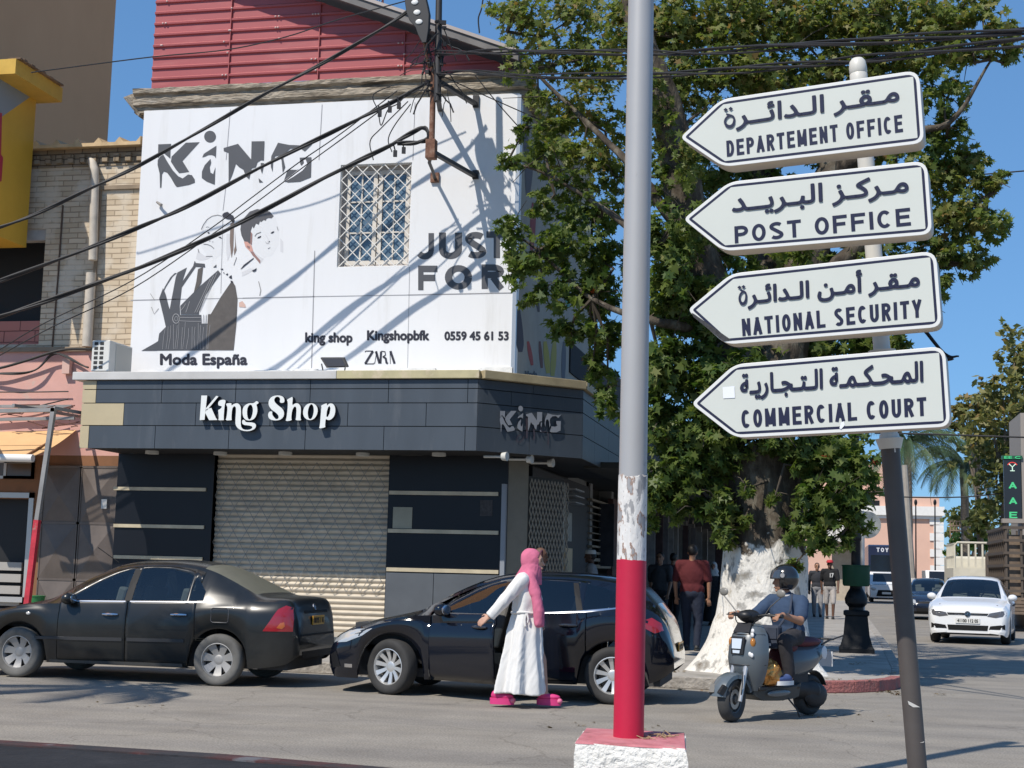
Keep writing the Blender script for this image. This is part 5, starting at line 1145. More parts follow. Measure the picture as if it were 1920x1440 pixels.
def wheel(name, parent, c, R, W, side, style, steer=0, tyre=rubber, rim=alloy):
    """side +1: outer face towards +y of the car"""
    o = thing(name, None, None, c, steer); del_keys = None; o.parent = parent
    ax = (0, side, 0); h = W/2
    mb = MB(); rr_ = R*.655
    mb.lathe((0, 0, 0), [(rr_*.97, -h*.8), (R*.86, -h), (R*.96, -h*.82), (R, -h*.5), (R, h*.5), (R*.965, h*.82), (R*.93, h*.94), (R*.85, h*1.02), (R*.74, h), (rr_, h*.86), (rr_*.97, h*.6)], 48, ax, False)
    for k in range(48):
        pass
    ty = mb.build('tyre', tyre, o, smooth=35, world=False)
    mb = MB(); mb.lathe((0, 0, 0), [(rr_*1.0, h*.86), (rr_*.955, h*.88), (rr_*.93, h*.75), (rr_*.9, h*.2), (rr_*.88, -h*.7)], 40, ax, False)
    n, wd, hubr, dish = style
    for k in range(n):
        a = 2*math.pi*k/n+.2
        d = V(math.cos(a), 0, math.sin(a)); tq = V(-math.sin(a), 0, math.cos(a)); e = V(0, side, 0)
        rings = []
        for r, wm, y in ((hubr*.7, .8, h*dish), (rr_*.5, .9, h*(dish+.04)), (rr_*.95, 1.25, h*.74)):
            c0 = d*r+e*y; rings.append([c0+tq*wd*wm/2, c0+tq*wd*wm/2-e*.02, c0-tq*wd*wm/2-e*.02, c0-tq*wd*wm/2])
        mb.loft(rings)
    mb.lathe((0, 0, 0), [(hubr, h*(dish-.2)), (hubr, h*dish), (hubr*.8, h*(dish+.06)), (hubr*.4, h*(dish+.08)), (0, h*(dish+.08))], 20, ax, False)
    mb.build('rim', rim, o, smooth=30, world=False)
    mb = MB(); mb.lathe((0, 0, 0), [(rr_*.88, -h*.3), (rr_*.8, h*.1), (0, h*.1)], 24, ax, False); mb.build('brake_disc', discm, o, smooth=30, world=False)
    return o

class Car:
    def __init__(s, spec): s.__dict__.update(spec); s.fn = {k: pchip(v) for k, v in spec['curves'].items()}
    def ring(s, x):
        F = s.fn; zl = F['sill'](x)
        for xw in (s.xf, s.xr):
            dd = s.Ra**2-(x-xw)**2
            if dd > 0: zl = max(zl, s.zw+math.sqrt(dd))
        zt = F['top'](x); zb = min(F['belt'](x), zt-.012); zl = min(zl, zb-.06)
        wl, wm, wb, wr = F['wlow'](x), F['wmid'](x), F['wbelt'](x), min(F['wroof'](x), F['wbelt'](x)-.01)
        dz = zb-zl; zr = min(max(zt-F['drop'](x), zb+.006), zt-.004)
        fl = lambda t: zl+dz*t
        crease = s.crease
        pts = [(wl, zl), (wl+(wm-wl)*.55, fl(.12)), (wm-.012, fl(.3)), (wm, fl(.48)), (wm+.002, fl(.66)), (wm-.006, fl(.82)), (wm-.02-crease, fl(.88)), (wb, zb)]
        gb, gt = s.gbot(x), s.gtop(x)
        def w_at(z): t = (z-zb)/(zr-zb); t = min(max(t, 0), 1); return wb+(wr-wb)*t+.025*math.sin(math.pi*t)*(1 if zr-zb > .15 else 0)
        if gt > gb+.03 and zr > gt > gb > zb: z1_, z2_ = gb, gt
        else: z1_, z2_ = zb+(zr-zb)*.33, zb+(zr-zb)*.66
        pts += [(w_at(z1_), z1_), (w_at((z1_+z2_)/2), (z1_+z2_)/2), (w_at(z2_), z2_), (wr, zr)]
        pts += [(wr*.93, zr+(zt-zr)*.42), (wr*.72, zr+(zt-zr)*.78), (wr*.4, zr+(zt-zr)*.95), (0, zt)]
        return pts
    def surfY(s, x, z):
        p = s.ring(x); return float(np.interp(z, [q[1] for q in p], [q[0] for q in p]))
    def frontX(s, y, z):
        x = 0.
        while x < 1.5:
            if s.fn['top'](x) >= z and s.surfY(x, z) >= abs(y): return x
            x += .006
        return x
    def rearX(s, y, z):
        x = s.L
        while x > s.L-1.5:
            if s.fn['top'](x) >= z and s.surfY(x, z) >= abs(y): return x
            x -= .006
        return x
    def P(s, x, y, z): return V(s.xo-x, y, z)              # car frame: forward +X, origin mid wheelbase on the ground
    def build(s, name, label, loc, rz, paint, doors, wheelstyle, steer=0, gl=cglass, tyre=rubber, rim=alloy, open_door=0., far_doors=False):
        s.xo = (s.xf+s.xr)/2
        root = thing(name, label, 'car', loc, rz); s.root = root
        xs = set(np.arange(0, s.L+.001, .04)) | {.0, .015, .03, s.L-.015, s.L-.03, s.L}
        cuts = []
        for a, b in doors:
            for q in (a, b): cuts.append(q)
        xs = [x for x in xs if all(abs(x-c) > .014 for c in cuts)]
        for c in cuts: xs += [c-.004, c+.004]
        for w_ in s.windows: xs += [w_[1], w_[2]]
        xs = sorted(set(round(x, 4) for x in xs))
        rings = [s.ring(x) for x in xs]; K = len(rings[0])
        body = MB(); dm = {}; wn = {}; scr = MB(); rear = MB()
        def put(mb, i, j, sd):
            q = [s.P(xs[i], sd*rings[i][j][0], rings[i][j][1]), s.P(xs[i+1], sd*rings[i+1][j][0], rings[i+1][j][1]), s.P(xs[i+1], sd*rings[i+1][j+1][0], rings[i+1][j+1][1]), s.P(xs[i], sd*rings[i][j+1][0], rings[i][j+1][1])]
            mb.poly(q if sd < 0 else q[::-1])
        for i in range(len(xs)-1):
            xm = (xs[i]+xs[i+1])/2
            if any(abs(xm-c) < .0041 for c in cuts): gap = True
            else: gap = False
            for sd in (1, -1):
                for j in range(K-1):
                    glass_ok = s.gtop(xs[i]) > s.gbot(xs[i])+.03 and s.gtop(xs[i+1]) > s.gbot(xs[i+1])+.03
                    if j in (8, 9) and glass_ok:
                        hit = [w_ for w_ in s.windows if w_[1]-1e-6 <= xs[i] and xs[i+1] <= w_[2]+1e-6]
                        if hit: put(wn.setdefault((hit[0][0], sd), MB()), i, j, sd); continue
                    if j >= 12 and s.ws[0] < xm < s.ws[1]: put(scr, i, j, sd); continue
                    if j >= 12 and s.rw[0] < xm < s.rw[1]: put(rear, i, j, sd); continue
                    di = next((k for k, (a, b) in enumerate(doors) if a < xm < b), None)
                    if gap and j <= 7: continue
                    if di is not None and 0 <= j <= 10 and (j <= 7 or True) and j < 11: put(dm.setdefault((di, sd), MB()), i, j, sd); continue
                    put(body, i, j, sd)
        for i in (0, len(xs)-1):
            r = rings[i]; P = [s.P(xs[i], y, z) for y, z in r]+[s.P(xs[i], -y, z) for y, z in r[::-1][1:]]; body.poly(P)
        weld = lambda mb, nm, m, par, sm=40: s._weld(mb, nm, m, par, sm)
        s.body = weld(body, 'body', paint, root)
        weld(scr, 'windscreen', wglass, root); weld(rear, 'rear_window', s.rearglass if hasattr(s, 'rearglass') else gl, root)
        s.doors = {}
        for (k, sd), mb in dm.items():
            a, b = doors[k]; nm = 'front_door' if k == 0 else 'rear_door'
            hinge = s.P(a, sd*s.fn['wmid'](a)*.97, 0)
            me_ = MB(); me_.v = [(p[0]-hinge[0], p[1]-hinge[1], p[2]) for p in mb.v]; me_.f = mb.f; me_.m = mb.m
            o = s._weld(me_, nm, paint, root, 40); o.location = hinge
            md = o.modifiers.new('thick', 'SOLIDIFY'); md.thickness = .03; md.offset = -1
            s.doors[(k, sd)] = o
            xm = (a+b)/2; xh = b-.2; zh = s.fn['belt'](xh)-.13; yh = s.surfY(xh, zh)
            h = MB(); q = [s.P(xh+t, sd*(yh+.012+.02*math.sin(math.pi*(t+.1)/.2)), zh)-hinge for t in (-.1, -.05, 0, .05, .1)]; h.tube(q, [.012, .017, .018, .017, .012], 10)
            h.build('handle', s.handle, o, world=False)
        for (nm, sd), mb in wn.items():
            w_ = next(w_ for w_ in s.windows if w_[0] == nm); xm = (w_[1]+w_[2])/2
            k = next((k for k, (a, b) in enumerate(doors) if a < xm < b), None); par = s.doors.get((k, sd), root)
            off = V(0, 0, 0) if par is root else V(par.location)
            m2 = MB(); m2.v = [(p[0]-off[0], p[1]-off[1], p[2]-off[2]) for p in mb.v]; m2.f = mb.f; m2.m = mb.m
            s._weld(m2, 'side_window', gl, par, 40)
        if open_door:
            for sd in (s.near,):
                s.doors[(0, sd)].rotation_euler = (0, 0, open_door)
        # floor, wheel housings, seats
        u = MB(); wi = s.fn['wmid'](s.L/2)-.24
        u.bx(s.xo-s.L+.15, s.xo-.15, -wi, wi, .2, .5); u.bx(s.xo-s.L+.12, s.xo-s.xr-.45, -wi, wi, .3, min(.9, s.fn['belt'](s.L-.4)-.06)); u.bx(s.xo-s.xf+.2, s.xo-.3, -wi, wi, .25, s.fn['belt'](.3)-.12)
        u.bx(s.xo-s.xf-.5, s.xo-s.xf+.5, -wi+.0, wi-.0, .3, s.fn['belt'](s.xf)-.06)
        u.build('underbody', inter, root, smooth=0, world=False)
        for sx, xx in ((0, s.seat), (1, s.seat+.85)):
            for sy in (-1, 1):
                st = MB(); cy = sy*.36; X0 = s.xo-xx
                st.box((X0+.2, cy, .52), (.5, .46, .16)); R = Matrix.Rotation(-.25, 3, 'Y'); R = np.array(R)
                st.box((X0-.1, cy, .84), (.12, .46, .58), M=R); st.box((X0-.2, cy, 1.2), (.09, .25, .17), M=R)
                st.build('seat', seatm, root, smooth=0, bevel=.03, world=False)
        d_ = MB(); d_.bx(s.xo-s.dash-.25, s.xo-s.dash+.2, -.6, .6, .7, s.fn['belt'](s.dash)-.02); d_.build('dashboard', inter, root, smooth=0, world=False)
        sw_ = MB(); sw_.tube([V(s.xo-s.dash-.4+.05*math.sin(a), .36*s.drv+.18*math.cos(a), .95+.17*math.sin(a)) for a in [2*math.pi*k/20 for k in range(21)]], .014, 6, False); sw_.build('steering_wheel', plastic, root, world=False)
        for k, (xw, sd) in enumerate(((s.xf, 1), (s.xf, -1), (s.xr, 1), (s.xr, -1))):
            yw = s.fn['wmid'](xw)-.115
            wheel('wheel', root, s.P(xw, sd*yw, s.R), s.R, .2, sd, wheelstyle, steer if xw == s.xf else 0, tyre, rim)
        return root
    def _weld(s, mb, nm, m, par, sm):
        import bmesh
        me = mb.mesh(nm); bm = bmesh.new(); bm.from_mesh(me); bmesh.ops.remove_doubles(bm, verts=bm.verts, dist=.0006); bm.to_mesh(me); bm.free()
        return link(nm, me, m, par, None, sm, True)
    def side(s, name, m, outline, sd, off=.004, depth=.02, parent=None, dens=3):
        """a piece lying on the car's side: outline of (x, z)"""
        pts = []
        for i, p in enumerate(outline):
            q = outline[(i+1) % len(outline)]
            for k in range(dens): t = k/dens; pts.append((p[0]+(q[0]-p[0])*t, p[1]+(q[1]-p[1])*t))
        mb = MB(); c = (sum(p[0] for p in pts)/len(pts), sum(p[1] for p in pts)/len(pts)); rings = []
        for f, o in ((.06, off), (.25, off), (.5, off), (.75, off), (1, off), (1, -depth)): rings.append([s.P(c[0]+(x-c[0])*f, sd*(s.surfY(c[0]+(x-c[0])*f, c[1]+(z-c[1])*f)+o), c[1]+(z-c[1])*f) for x, z in pts])
        mb.loft(rings, True, False); mb.face(range(0, len(pts)))
        return mb.build(name, m, parent or s.root, smooth=30, world=False)
    def face(s, name, m, outline, rear=False, off=.006, depth=.03, parent=None, dens=3):
        """a piece lying on the nose or tail: outline of (y, z)"""
        fx = s.rearX if rear else s.frontX; sg = 1 if rear else -1; pts = []
        for i, p in enumerate(outline):
            q = outline[(i+1) % len(outline)]
            for k in range(dens): t = k/dens; pts.append((p[0]+(q[0]-p[0])*t, p[1]+(q[1]-p[1])*t))
        mb = MB(); c = (sum(p[0] for p in pts)/len(pts), sum(p[1] for p in pts)/len(pts)); rings = []
        for f, o in ((.06, off), (.3, off), (.65, off), (1, off), (1, -depth)): rings.append([s.P(fx(c[0]+(y-c[0])*f, c[1]+(z-c[1])*f)+sg*o, c[0]+(y-c[0])*f, c[1]+(z-c[1])*f) for y, z in pts])
        mb.loft(rings, True, False); mb.face(range(0, len(pts)))
        return mb.build(name, m, parent or s.root, smooth=30, world=False)
    def mirror(s, sd, x, m, parent=None):
        z = s.fn['belt'](x)+.06; y = s.surfY(x, z)+.1; mb = MB(); off = V(parent.location) if parent is not None else V(0, 0, 0)
        mb.ell(s.P(x, sd*y, z)-off, (.085, .1, .075), 14, 8); mb.cyl(s.P(x+.02, sd*(y-.12), z-.05)-off, s.P(x+.01, sd*(y-.05), z-.02)-off, .03, .035, 8)
        o = mb.build('wing_mirror', m, parent or s.root, smooth=60, world=False)
        mb = MB(); mb.ell(s.P(x+.075, sd*y, z)-off, (.012, .08, .058), 12, 6); mb.build('mirror_glass', chrome, o, smooth=60, world=False); return o
    def plate(s, txt, rear, m, z, w_=.26, h=.055, y0=0.):
        fx = s.rearX if rear else s.frontX; x = (max if rear else min)(fx(y0, z), fx(y0+w_*.9, z), fx(y0, z-h)); sg = 1 if rear else -1; x += sg*.012
        mb = MB(); a = s.P(x, y0, z); mb.box(a, (.012, 2*w_, 2*h)); pl = mb.build('number_plate', m, s.root, smooth=0, world=False)
        mb = MB(); fw = 1 if not rear else -1
        font_text(mb, txt, -w_*.85, w_*.85, -h*.6, h*.6, lambda u, v, k: s.P(x+sg*(.0072+.0003*k), y0+(u if not rear else -u), z+v), .05); mb.build('plate_number', platei, pl, smooth=0, recalc=False, world=False)

flat = lambda v: [(0, v), (10, v)]
# ---- black saloon, parked left: forward is -X in the street
COR = dict(L=4.45, xf=.88, xr=3.50, R=.305, zw=.305, Ra=.365, crease=.0, near=1, drv=1, seat=1.95, dash=1.35, handle=chrome,
  curves=dict(sill=[(0, .3), (.12, .2), (.5, .19), (1.3, .2), (3.0, .2), (3.9, .22), (4.3, .27), (4.45, .38)],
    top=[(0, .56), (.05, .64), (.2, .74), (.6, .86), (1.0, .935), (1.2, .985), (1.45, 1.13), (1.75, 1.30), (2.05, 1.42), (2.35, 1.465), (2.7, 1.475), (3.0, 1.455), (3.25, 1.395), (3.5, 1.29), (3.75, 1.165), (3.92, 1.085), (4.02, 1.065), (4.2, 1.06), (4.34, 1.035), (4.39, .95), (4.43, .82), (4.45, .62)],
    belt=[(0, .52), (.1, .63), (.5, .79), (1.2, .9), (2, .925), (3.2, .955), (3.7, .98), (4.1, .985), (4.34, .965), (4.42, .78), (4.45, .58)],
    wlow=[(0, .52), (.15, .74), (.5, .8), (1.5, .81), (3, .81), (4.0, .8), (4.3, .72), (4.45, .6)], wmid=[(0, .56), (.06, .66), (.2, .78), (.45, .84), (1, .855), (3.2, .855), (3.9, .845), (4.2, .8), (4.36, .72), (4.45, .62)],
    wbelt=[(0, .5), (.1, .62), (.4, .76), (1.1, .822), (2, .825), (3.2, .82), (3.8, .79), (4.2, .74), (4.4, .65), (4.45, .58)],
    wroof=[(0, .4), (.6, .6), (1.15, .68), (1.5, .64), (2.05, .55), (2.7, .54), (3.1, .55), (3.6, .60), (4.0, .66), (4.3, .66), (4.45, .5)],
    drop=[(0, .03), (1.1, .04), (1.5, .07), (2.0, .085), (3.1, .085), (3.6, .06), (4.0, .03), (4.45, .03)]),
  gbot=lin([(1.1, .95), (3.7, 1.0)]), gtop=lin([(1.5, .96), (1.65, 1.05), (1.85, 1.18), (2.05, 1.28), (2.2, 1.335), (2.5, 1.365), (2.75, 1.36), (3.0, 1.31), (3.15, 1.24), (3.28, 1.1), (3.33, 1.0)]),
  windows=[('front', 1.55, 2.26), ('rear', 2.36, 3.06), ('quarter', 3.1, 3.32)], ws=(1.22, 2.0), rw=(3.16, 3.9))
COR['rearglass'] = M('dusty_glass', (.13, .125, .09), .45, spec=.5, var=.08)
cor = Car(COR)
blk = carpaint('paint_black_dusty', (.0105, .0115, .0115), .3, dust=(.03, .03, .028))
blk.node_tree.nodes['Principled BSDF'].inputs['Coat Weight'].default_value = .3
xw_r, xw_f = onZ(407, 1287)[0], onZ(25, 1270)[0]
root = cor.build('parked_car', 'dusty black four door saloon car parked outside the brick building and shutter', ((xw_r+xw_f)/2, 17.02, 0), math.pi, blk, [(1.42, 2.31), (2.315+.0, 3.2)], (7, .085, .06, .3), 0, cglass, rubberd, alloyd)
# the car is turned round: its left side (+y) faces the camera
for sd in (1, -1):
    t = cor.side('tail_light', tailm, [(4.06, .66), (4.14, .78), (4.22, .92), (4.3, .965), (4.37, .94), (4.39, .8), (4.39, .66)], sd, dens=5)
    cor.side('indicator_lens', tailo, [(4.22, .7), (4.26, .76), (4.3, .77), (4.31, .72), (4.28, .69)], sd, .007, .0, t); 
    cor.side('side_strip', M('strip_grey', (.04, .04, .042), .5), [(1.1, .47), (1.1, .51), (2.28, .525), (2.28, .485)], sd, .012); cor.side('side_strip', M('strip_grey', (.04, .04, .042), .5), [(2.34, .487), (2.34, .527), (3.08, .535), (3.08, .495)], sd, .012)
    cor.side('chrome_window_line', chrome, [(1.5, .935), (1.5, .95), (2.28, .965), (2.28, .95)], sd, .006, .004); cor.side('chrome_window_line', chrome, [(2.34, .953), (2.34, .966), (3.3, .985), (3.3, .97)], sd, .006, .004)
    cor.side('sill_trim', M('sill_dusty', (.07, .068, .062), .7), [(1.32, .2), (1.32, .235), (3.06, .245), (3.06, .205)], sd, .006)
    cor.side('b_pillar', plastic, [(2.265, .965), (2.265, 1.335), (2.355, 1.345), (2.355, .965)], sd, .005, .002)
fc = MB(); q = [cor.P(3.52+.11*a, cor.surfY(3.52, .8)+.003, .83+.085*b) for a, b in ((-1, -.8), (-.8, -1), (.8, -1), (1, -.8), (1, .8), (.8, 1), (-.8, 1), (-1, .8))]; fc.tube(q+[q[0]], .004, 5); fc.build('fuel_flap_seam', M('seam_light', (.09, .09, .1), .4), root, world=False)
for y in (.69,): pass
cor.plate('00195 1 16', True, platey, .78, .2, .055)
cor.face('boot_trim', plastic, [(-.4, .865), (.4, .865), (.4, .9), (-.4, .9)], True, .008); cor.face('emblem', chrome, [(.05*math.cos(a), .94+.035*math.sin(a)) for a in [2*math.pi*k/12 for k in range(12)]], True, .012, dens=1)
cor.face('bumper_intake', plastic, [(-.5, .34), (.5, .34), (.52, .42), (-.52, .42)], True, .006)
cor.face('bumper_step', plastic, [(-.58, .6), (.58, .6), (.58, .625), (-.58, .625)], True, .01)
cor.face('grille', plastic, [(-.4, .55), (.4, .55), (.42, .66), (-.42, .66)]); 
for sy in (1, -1): cor.face('headlight', hlm, [(sy*.42, .56), (sy*.62, .58), (sy*.68, .68), (sy*.5, .7)])
cor.mirror(1, 1.56, blk, cor.doors[(0, 1)]); cor.mirror(-1, 1.56, blk, cor.doors[(0, -1)])
mb = MB(); mb.tube([cor.P(2.0, .5, 1.42), cor.P(1.72, .53, 1.6)], .006, 6); mb.build('aerial', plastic, root, world=False)
mb = MB(); mb.ell(cor.P(1.02, cor.surfY(1.02, .78)+.004, .78), (.03, .01, .02), 10, 6); mb.build('side_repeater', tailw, root, world=False)
mb = MB(); mb.box(cor.P(1.62, .0, 1.27), (.03, .22, .06)); mb.build('rear_view_mirror', plastic, root, smooth=0, world=False)

# ---- dark blue-black hatchback with its front door open
IBZ = dict(L=4.06, xf=.84, xr=3.40, R=.315, zw=.315, Ra=.372, crease=.022, near=1, drv=1, seat=1.95, dash=1.3, handle=M('handle_dark', (.02, .022, .028), .2, coat=1.),
  curves=dict(sill=[(0, .26), (.15, .17), (.5, .17), (1.3, .19), (2.9, .2), (3.7, .22), (3.95, .3), (4.06, .4)],
    top=[(0, .52), (.04, .6), (.15, .7), (.5, .83), (.9, .92), (1.08, .965), (1.3, 1.08), (1.6, 1.24), (1.85, 1.345), (2.1, 1.41), (2.4, 1.442), (2.8, 1.44), (3.2, 1.415), (3.5, 1.37), (3.66, 1.30), (3.8, 1.16), (3.9, 1.03), (3.97, .93), (4.02, .78), (4.06, .6)],
    belt=[(0, .48), (.1, .62), (.5, .77), (1.1, .9), (2, .94), (2.8, .975), (3.3, 1.02), (3.7, 1.04), (3.85, 1.0), (3.97, .86), (4.06, .56)],
    wlow=[(0, .5), (.15, .72), (.5, .8), (1.5, .82), (2.9, .82), (3.6, .82), (3.9, .7), (4.06, .6)], wmid=[(0, .54), (.06, .66), (.2, .79), (.45, .86), (1, .875), (2.9, .885), (3.5, .88), (3.8, .82), (3.95, .74), (4.06, .64)],
    wbelt=[(0, .48), (.1, .6), (.4, .76), (1.1, .835), (2, .845), (3, .84), (3.5, .8), (3.8, .72), (3.95, .65), (4.06, .56)],
    wroof=[(0, .4), (.5, .58), (1.1, .67), (1.4, .64), (1.9, .56), (2.4, .54), (3.2, .53), (3.6, .52), (3.85, .56), (4.06, .5)],
    drop=[(0, .03), (1.0, .04), (1.5, .07), (2.0, .08), (3.3, .085), (3.6, .08), (3.85, .06), (4.06, .03)]),
  gbot=lin([(1.1, .945), (2.4, .965), (3.1, 1.02), (3.6, 1.08)]), gtop=lin([(1.42, .95), (1.6, 1.07), (1.8, 1.18), (2.0, 1.265), (2.2, 1.31), (2.6, 1.335), (3.0, 1.32), (3.25, 1.28), (3.45, 1.2), (3.58, 1.08)]),
  windows=[('front', 1.5, 2.2), ('rear', 2.3, 2.98), ('quarter', 3.06, 3.5)], ws=(1.1, 1.85), rw=(3.52, 3.86))
ibz = Car(IBZ)
nvp = carpaint('paint_midnight', (.004, .0055, .011), .12)
IBZ['rearglass'] = M('hatch_glass', (.012, .014, .018), .25, spec=.3); ibz.rearglass = IBZ['rearglass']
ix_r, ix_f = onZ(1145, 1320)[0], onZ(735, 1305)[0]
iroot = ibz.build('parked_car', 'shiny midnight black hatchback parked behind the walking woman, front door ajar', ((ix_r+ix_f)/2-.02, 16.92, 0), math.pi, nvp, [(1.3, 2.25), (2.255, 3.1)], (10, .045, .062, .35), rad(-22), cglass2, rubber, alloy, open_door=rad(-26))
for sd in (1, -1):
    ibz.side('headlight', hlm, [(.1, .56), (.1, .64), (.3, .72), (.62, .745), (.5, .66), (.3, .58)], sd, .005)
    t = ibz.side('tail_light', tailm, [(3.66, .9), (3.82, .96), (3.92, .9), (3.95, .82), (3.86, .79), (3.76, .84)], sd, .005)
    ibz.side('fog_intake', plastic, [(.1, .27), (.06, .42), (.16, .47), (.22, .3)], sd, .006); ibz.side('fog_light', chrome, [(.28, .29), (.28, .33), (.38, .33), (.38, .29)], sd, .006)
    ibz.side('window_chrome_line', chrome, [(2.3, .955), (2.3, .967), (3.1, 1.012), (3.5, 1.07), (3.5, 1.055), (3.1, .998)], sd, .005, .003)
    ibz.side('c_pillar_trim', plastic, [(2.99, .995), (2.9, 1.32), (2.96, 1.322), (3.06, 1.0)], sd, .005, .002)
    ibz.side('sill_skirt', plastic, [(1.3, .19), (1.3, .225), (2.96, .235), (2.96, .2)], sd, .006)
ibz.face('grille', plastic, [(-.45, .46), (.45, .46), (.5, .58), (-.5, .58)]); ibz.face('lower_intake', plastic, [(-.55, .24), (.55, .24), (.5, .36), (-.5, .36)]); ibz.plate('16115 117 16', False, platew, .42, .24, .05); ibz.plate('16115 117 16', True, platey, .62, .24, .05)
ibz.mirror(1, 1.5, nvp, ibz.doors[(0, 1)]); ibz.mirror(-1, 1.5, nvp, ibz.doors[(0, -1)])
mb = MB(); mb.cyl(ibz.P(3.45, 0, 1.385), ibz.P(3.7, 0, 1.56), .006, .004, 6); mb.build('aerial', plastic, iroot, world=False)
dpar = ibz.doors[(0, 1)]; off = V(dpar.location)
mb = MB(); Y_ = -.05; mb.bx(*sorted((ibz.P(1.4, 0, 0)[0]-off[0], ibz.P(2.15, 0, 0)[0]-off[0])), -.09, -.045, .36, .88); mb.build('door_lining', M('door_lining', (.05, .05, .052), .8), dpar, smooth=0, world=False)
mb = MB(); mb.bx(*sorted((ibz.P(1.55, 0, 0)[0]-off[0], ibz.P(2.14, 0, 0)[0]-off[0])), -.13, -.091, .42, .56); mb.build('door_pocket', M('door_pocket', (.24, .24, .24), .6), dpar, smooth=0, world=False)

# ---- white hatchback coming down the side street: forward is -Y
POL = dict(IBZ); POL.update(L=3.97, xf=.80, xr=3.27, crease=.01, drv=1,
  curves=dict(IBZ['curves'], top=[(0, .60), (.03, .74), (.1, .80), (.35, .875), (.8, .95), (1.0, .985), (1.25, 1.12), (1.55, 1.28), (1.8, 1.39), (2.05, 1.445), (2.4, 1.465), (2.9, 1.455), (3.3, 1.42), (3.5, 1.36), (3.62, 1.25), (3.75, 1.1), (3.85, .95), (3.92, .75), (3.97, .55)],
    belt=[(0, .56), (.04, .71), (.1, .77), (.4, .84), (1.0, .92), (2, .95), (3, .98), (3.5, 1.0), (3.75, .95), (3.9, .7), (3.97, .5)],
    wlow=[(0, .66), (.1, .76), (.4, .8), (1.5, .82), (2.9, .82), (3.6, .8), (3.97, .6)], wmid=[(0, .7), (.06, .77), (.18, .82), (.4, .845), (1, .85), (2.9, .85), (3.5, .84), (3.8, .78), (3.97, .62)],
    wbelt=[(0, .64), (.08, .71), (.35, .76), (1.0, .79), (2, .79), (3, .78), (3.5, .75), (3.97, .55)],
    wroof=[(0, .5), (.4, .62), (1.0, .69), (1.4, .645), (1.9, .57), (2.4, .555), (3.2, .55), (3.6, .52), (3.97, .45)],
    sill=[(0, .24), (.15, .17), (.5, .17), (1.3, .19), (2.9, .2), (3.6, .22), (3.97, .4)], drop=[(0, .03), (1.0, .04), (1.5, .07), (2.0, .08), (3.3, .085), (3.97, .03)]),
  gbot=lin([(1.0, .96), (3.5, 1.02)]), gtop=lin([(1.35, .97), (1.55, 1.1), (1.8, 1.24), (2.0, 1.31), (2.3, 1.345), (2.8, 1.335), (3.2, 1.27), (3.4, 1.1)]),
  windows=[('front', 1.42, 2.15), ('rear', 2.24, 2.9), ('quarter', 2.98, 3.36)], ws=(1.02, 1.8), rw=(3.4, 3.72), handle=plastic)
pol = Car(POL)
wp = carpaint('paint_white', (.74, .75, .76), .2)
g = onZ(1828, 1201); PX = g[0]
d = 34.0; q = CAMP+(ray(1832, 1200)/(ray(1832, 1200)@f0))*d
proot = pol.build('moving_car', 'white hatchback driving towards the crossing, nearest car in the side street', (q[0]+.05, q[1]+1.2, 0), -math.pi/2-rad(9), wp, [(1.22, 2.2), (2.205, 2.97)], (8, .06, .06, .3), 0, cglass2)
proot.scale = (1.06,)*3
for sd in (1, -1):
    pol.face('headlight', hld, [(sd*.40, .60), (sd*.45, .67), (sd*.7, .725), (sd*.8, .72), (sd*.78, .62), (sd*.58, .575)], False, .008)
    pol.face('lower_lamp', plastic, [(sd*.43, .33), (sd*.46, .40), (sd*.76, .44), (sd*.76, .33)], False, .008)
    pol.mirror(sd, 1.42, wp, pol.doors[(0, sd)])
    pol.face('bumper_lip', wp, [(sd*.44, .25), (sd*.45, .3), (sd*.78, .3), (sd*.74, .22)], False, .03, .03)
pol.face('grille', plastic, [(-.4, .615), (.4, .615), (.43, .665), (-.43, .665)], False, .006); pol.face('chrome_bar', chrome, [(-.4, .628), (.4, .628), (.4, .636), (-.4, .636)], False, .014)
pol.face('lower_intake', plastic, [(-.4, .3), (.4, .3), (.42, .41), (-.42, .41)], False, .008); pol.face('emblem', chrome, [(.062*math.cos(a), .645+.062*math.sin(a)) for a in [2*math.pi*k/16 for k in range(16)]], False, .018, dens=1)
ex = pol.frontX(0, .645)-.03
mb = MB(); 
for pl in ([(-.038, .682), (-.016, .61), (0, .65), (.016, .61), (.038, .682)],): mb.ribbon(pl, .012, lambda p: pol.P(ex, p[0], p[1]))
mb.build('emblem_letter', plastic, proot, smooth=0, recalc=False, world=False)
pol.plate('41100 112 05', False, platew, .5, .25, .055)
mb = MB(); mb.tube([pol.P(1.12, .5, 1.02), pol.P(1.2, .05, 1.07)], .01, 5); mb.tube([pol.P(1.14, .0, 1.035), pol.P(1.22, -.45, 1.08)], .01, 5); mb.build('wiper', plastic, proot, world=False)
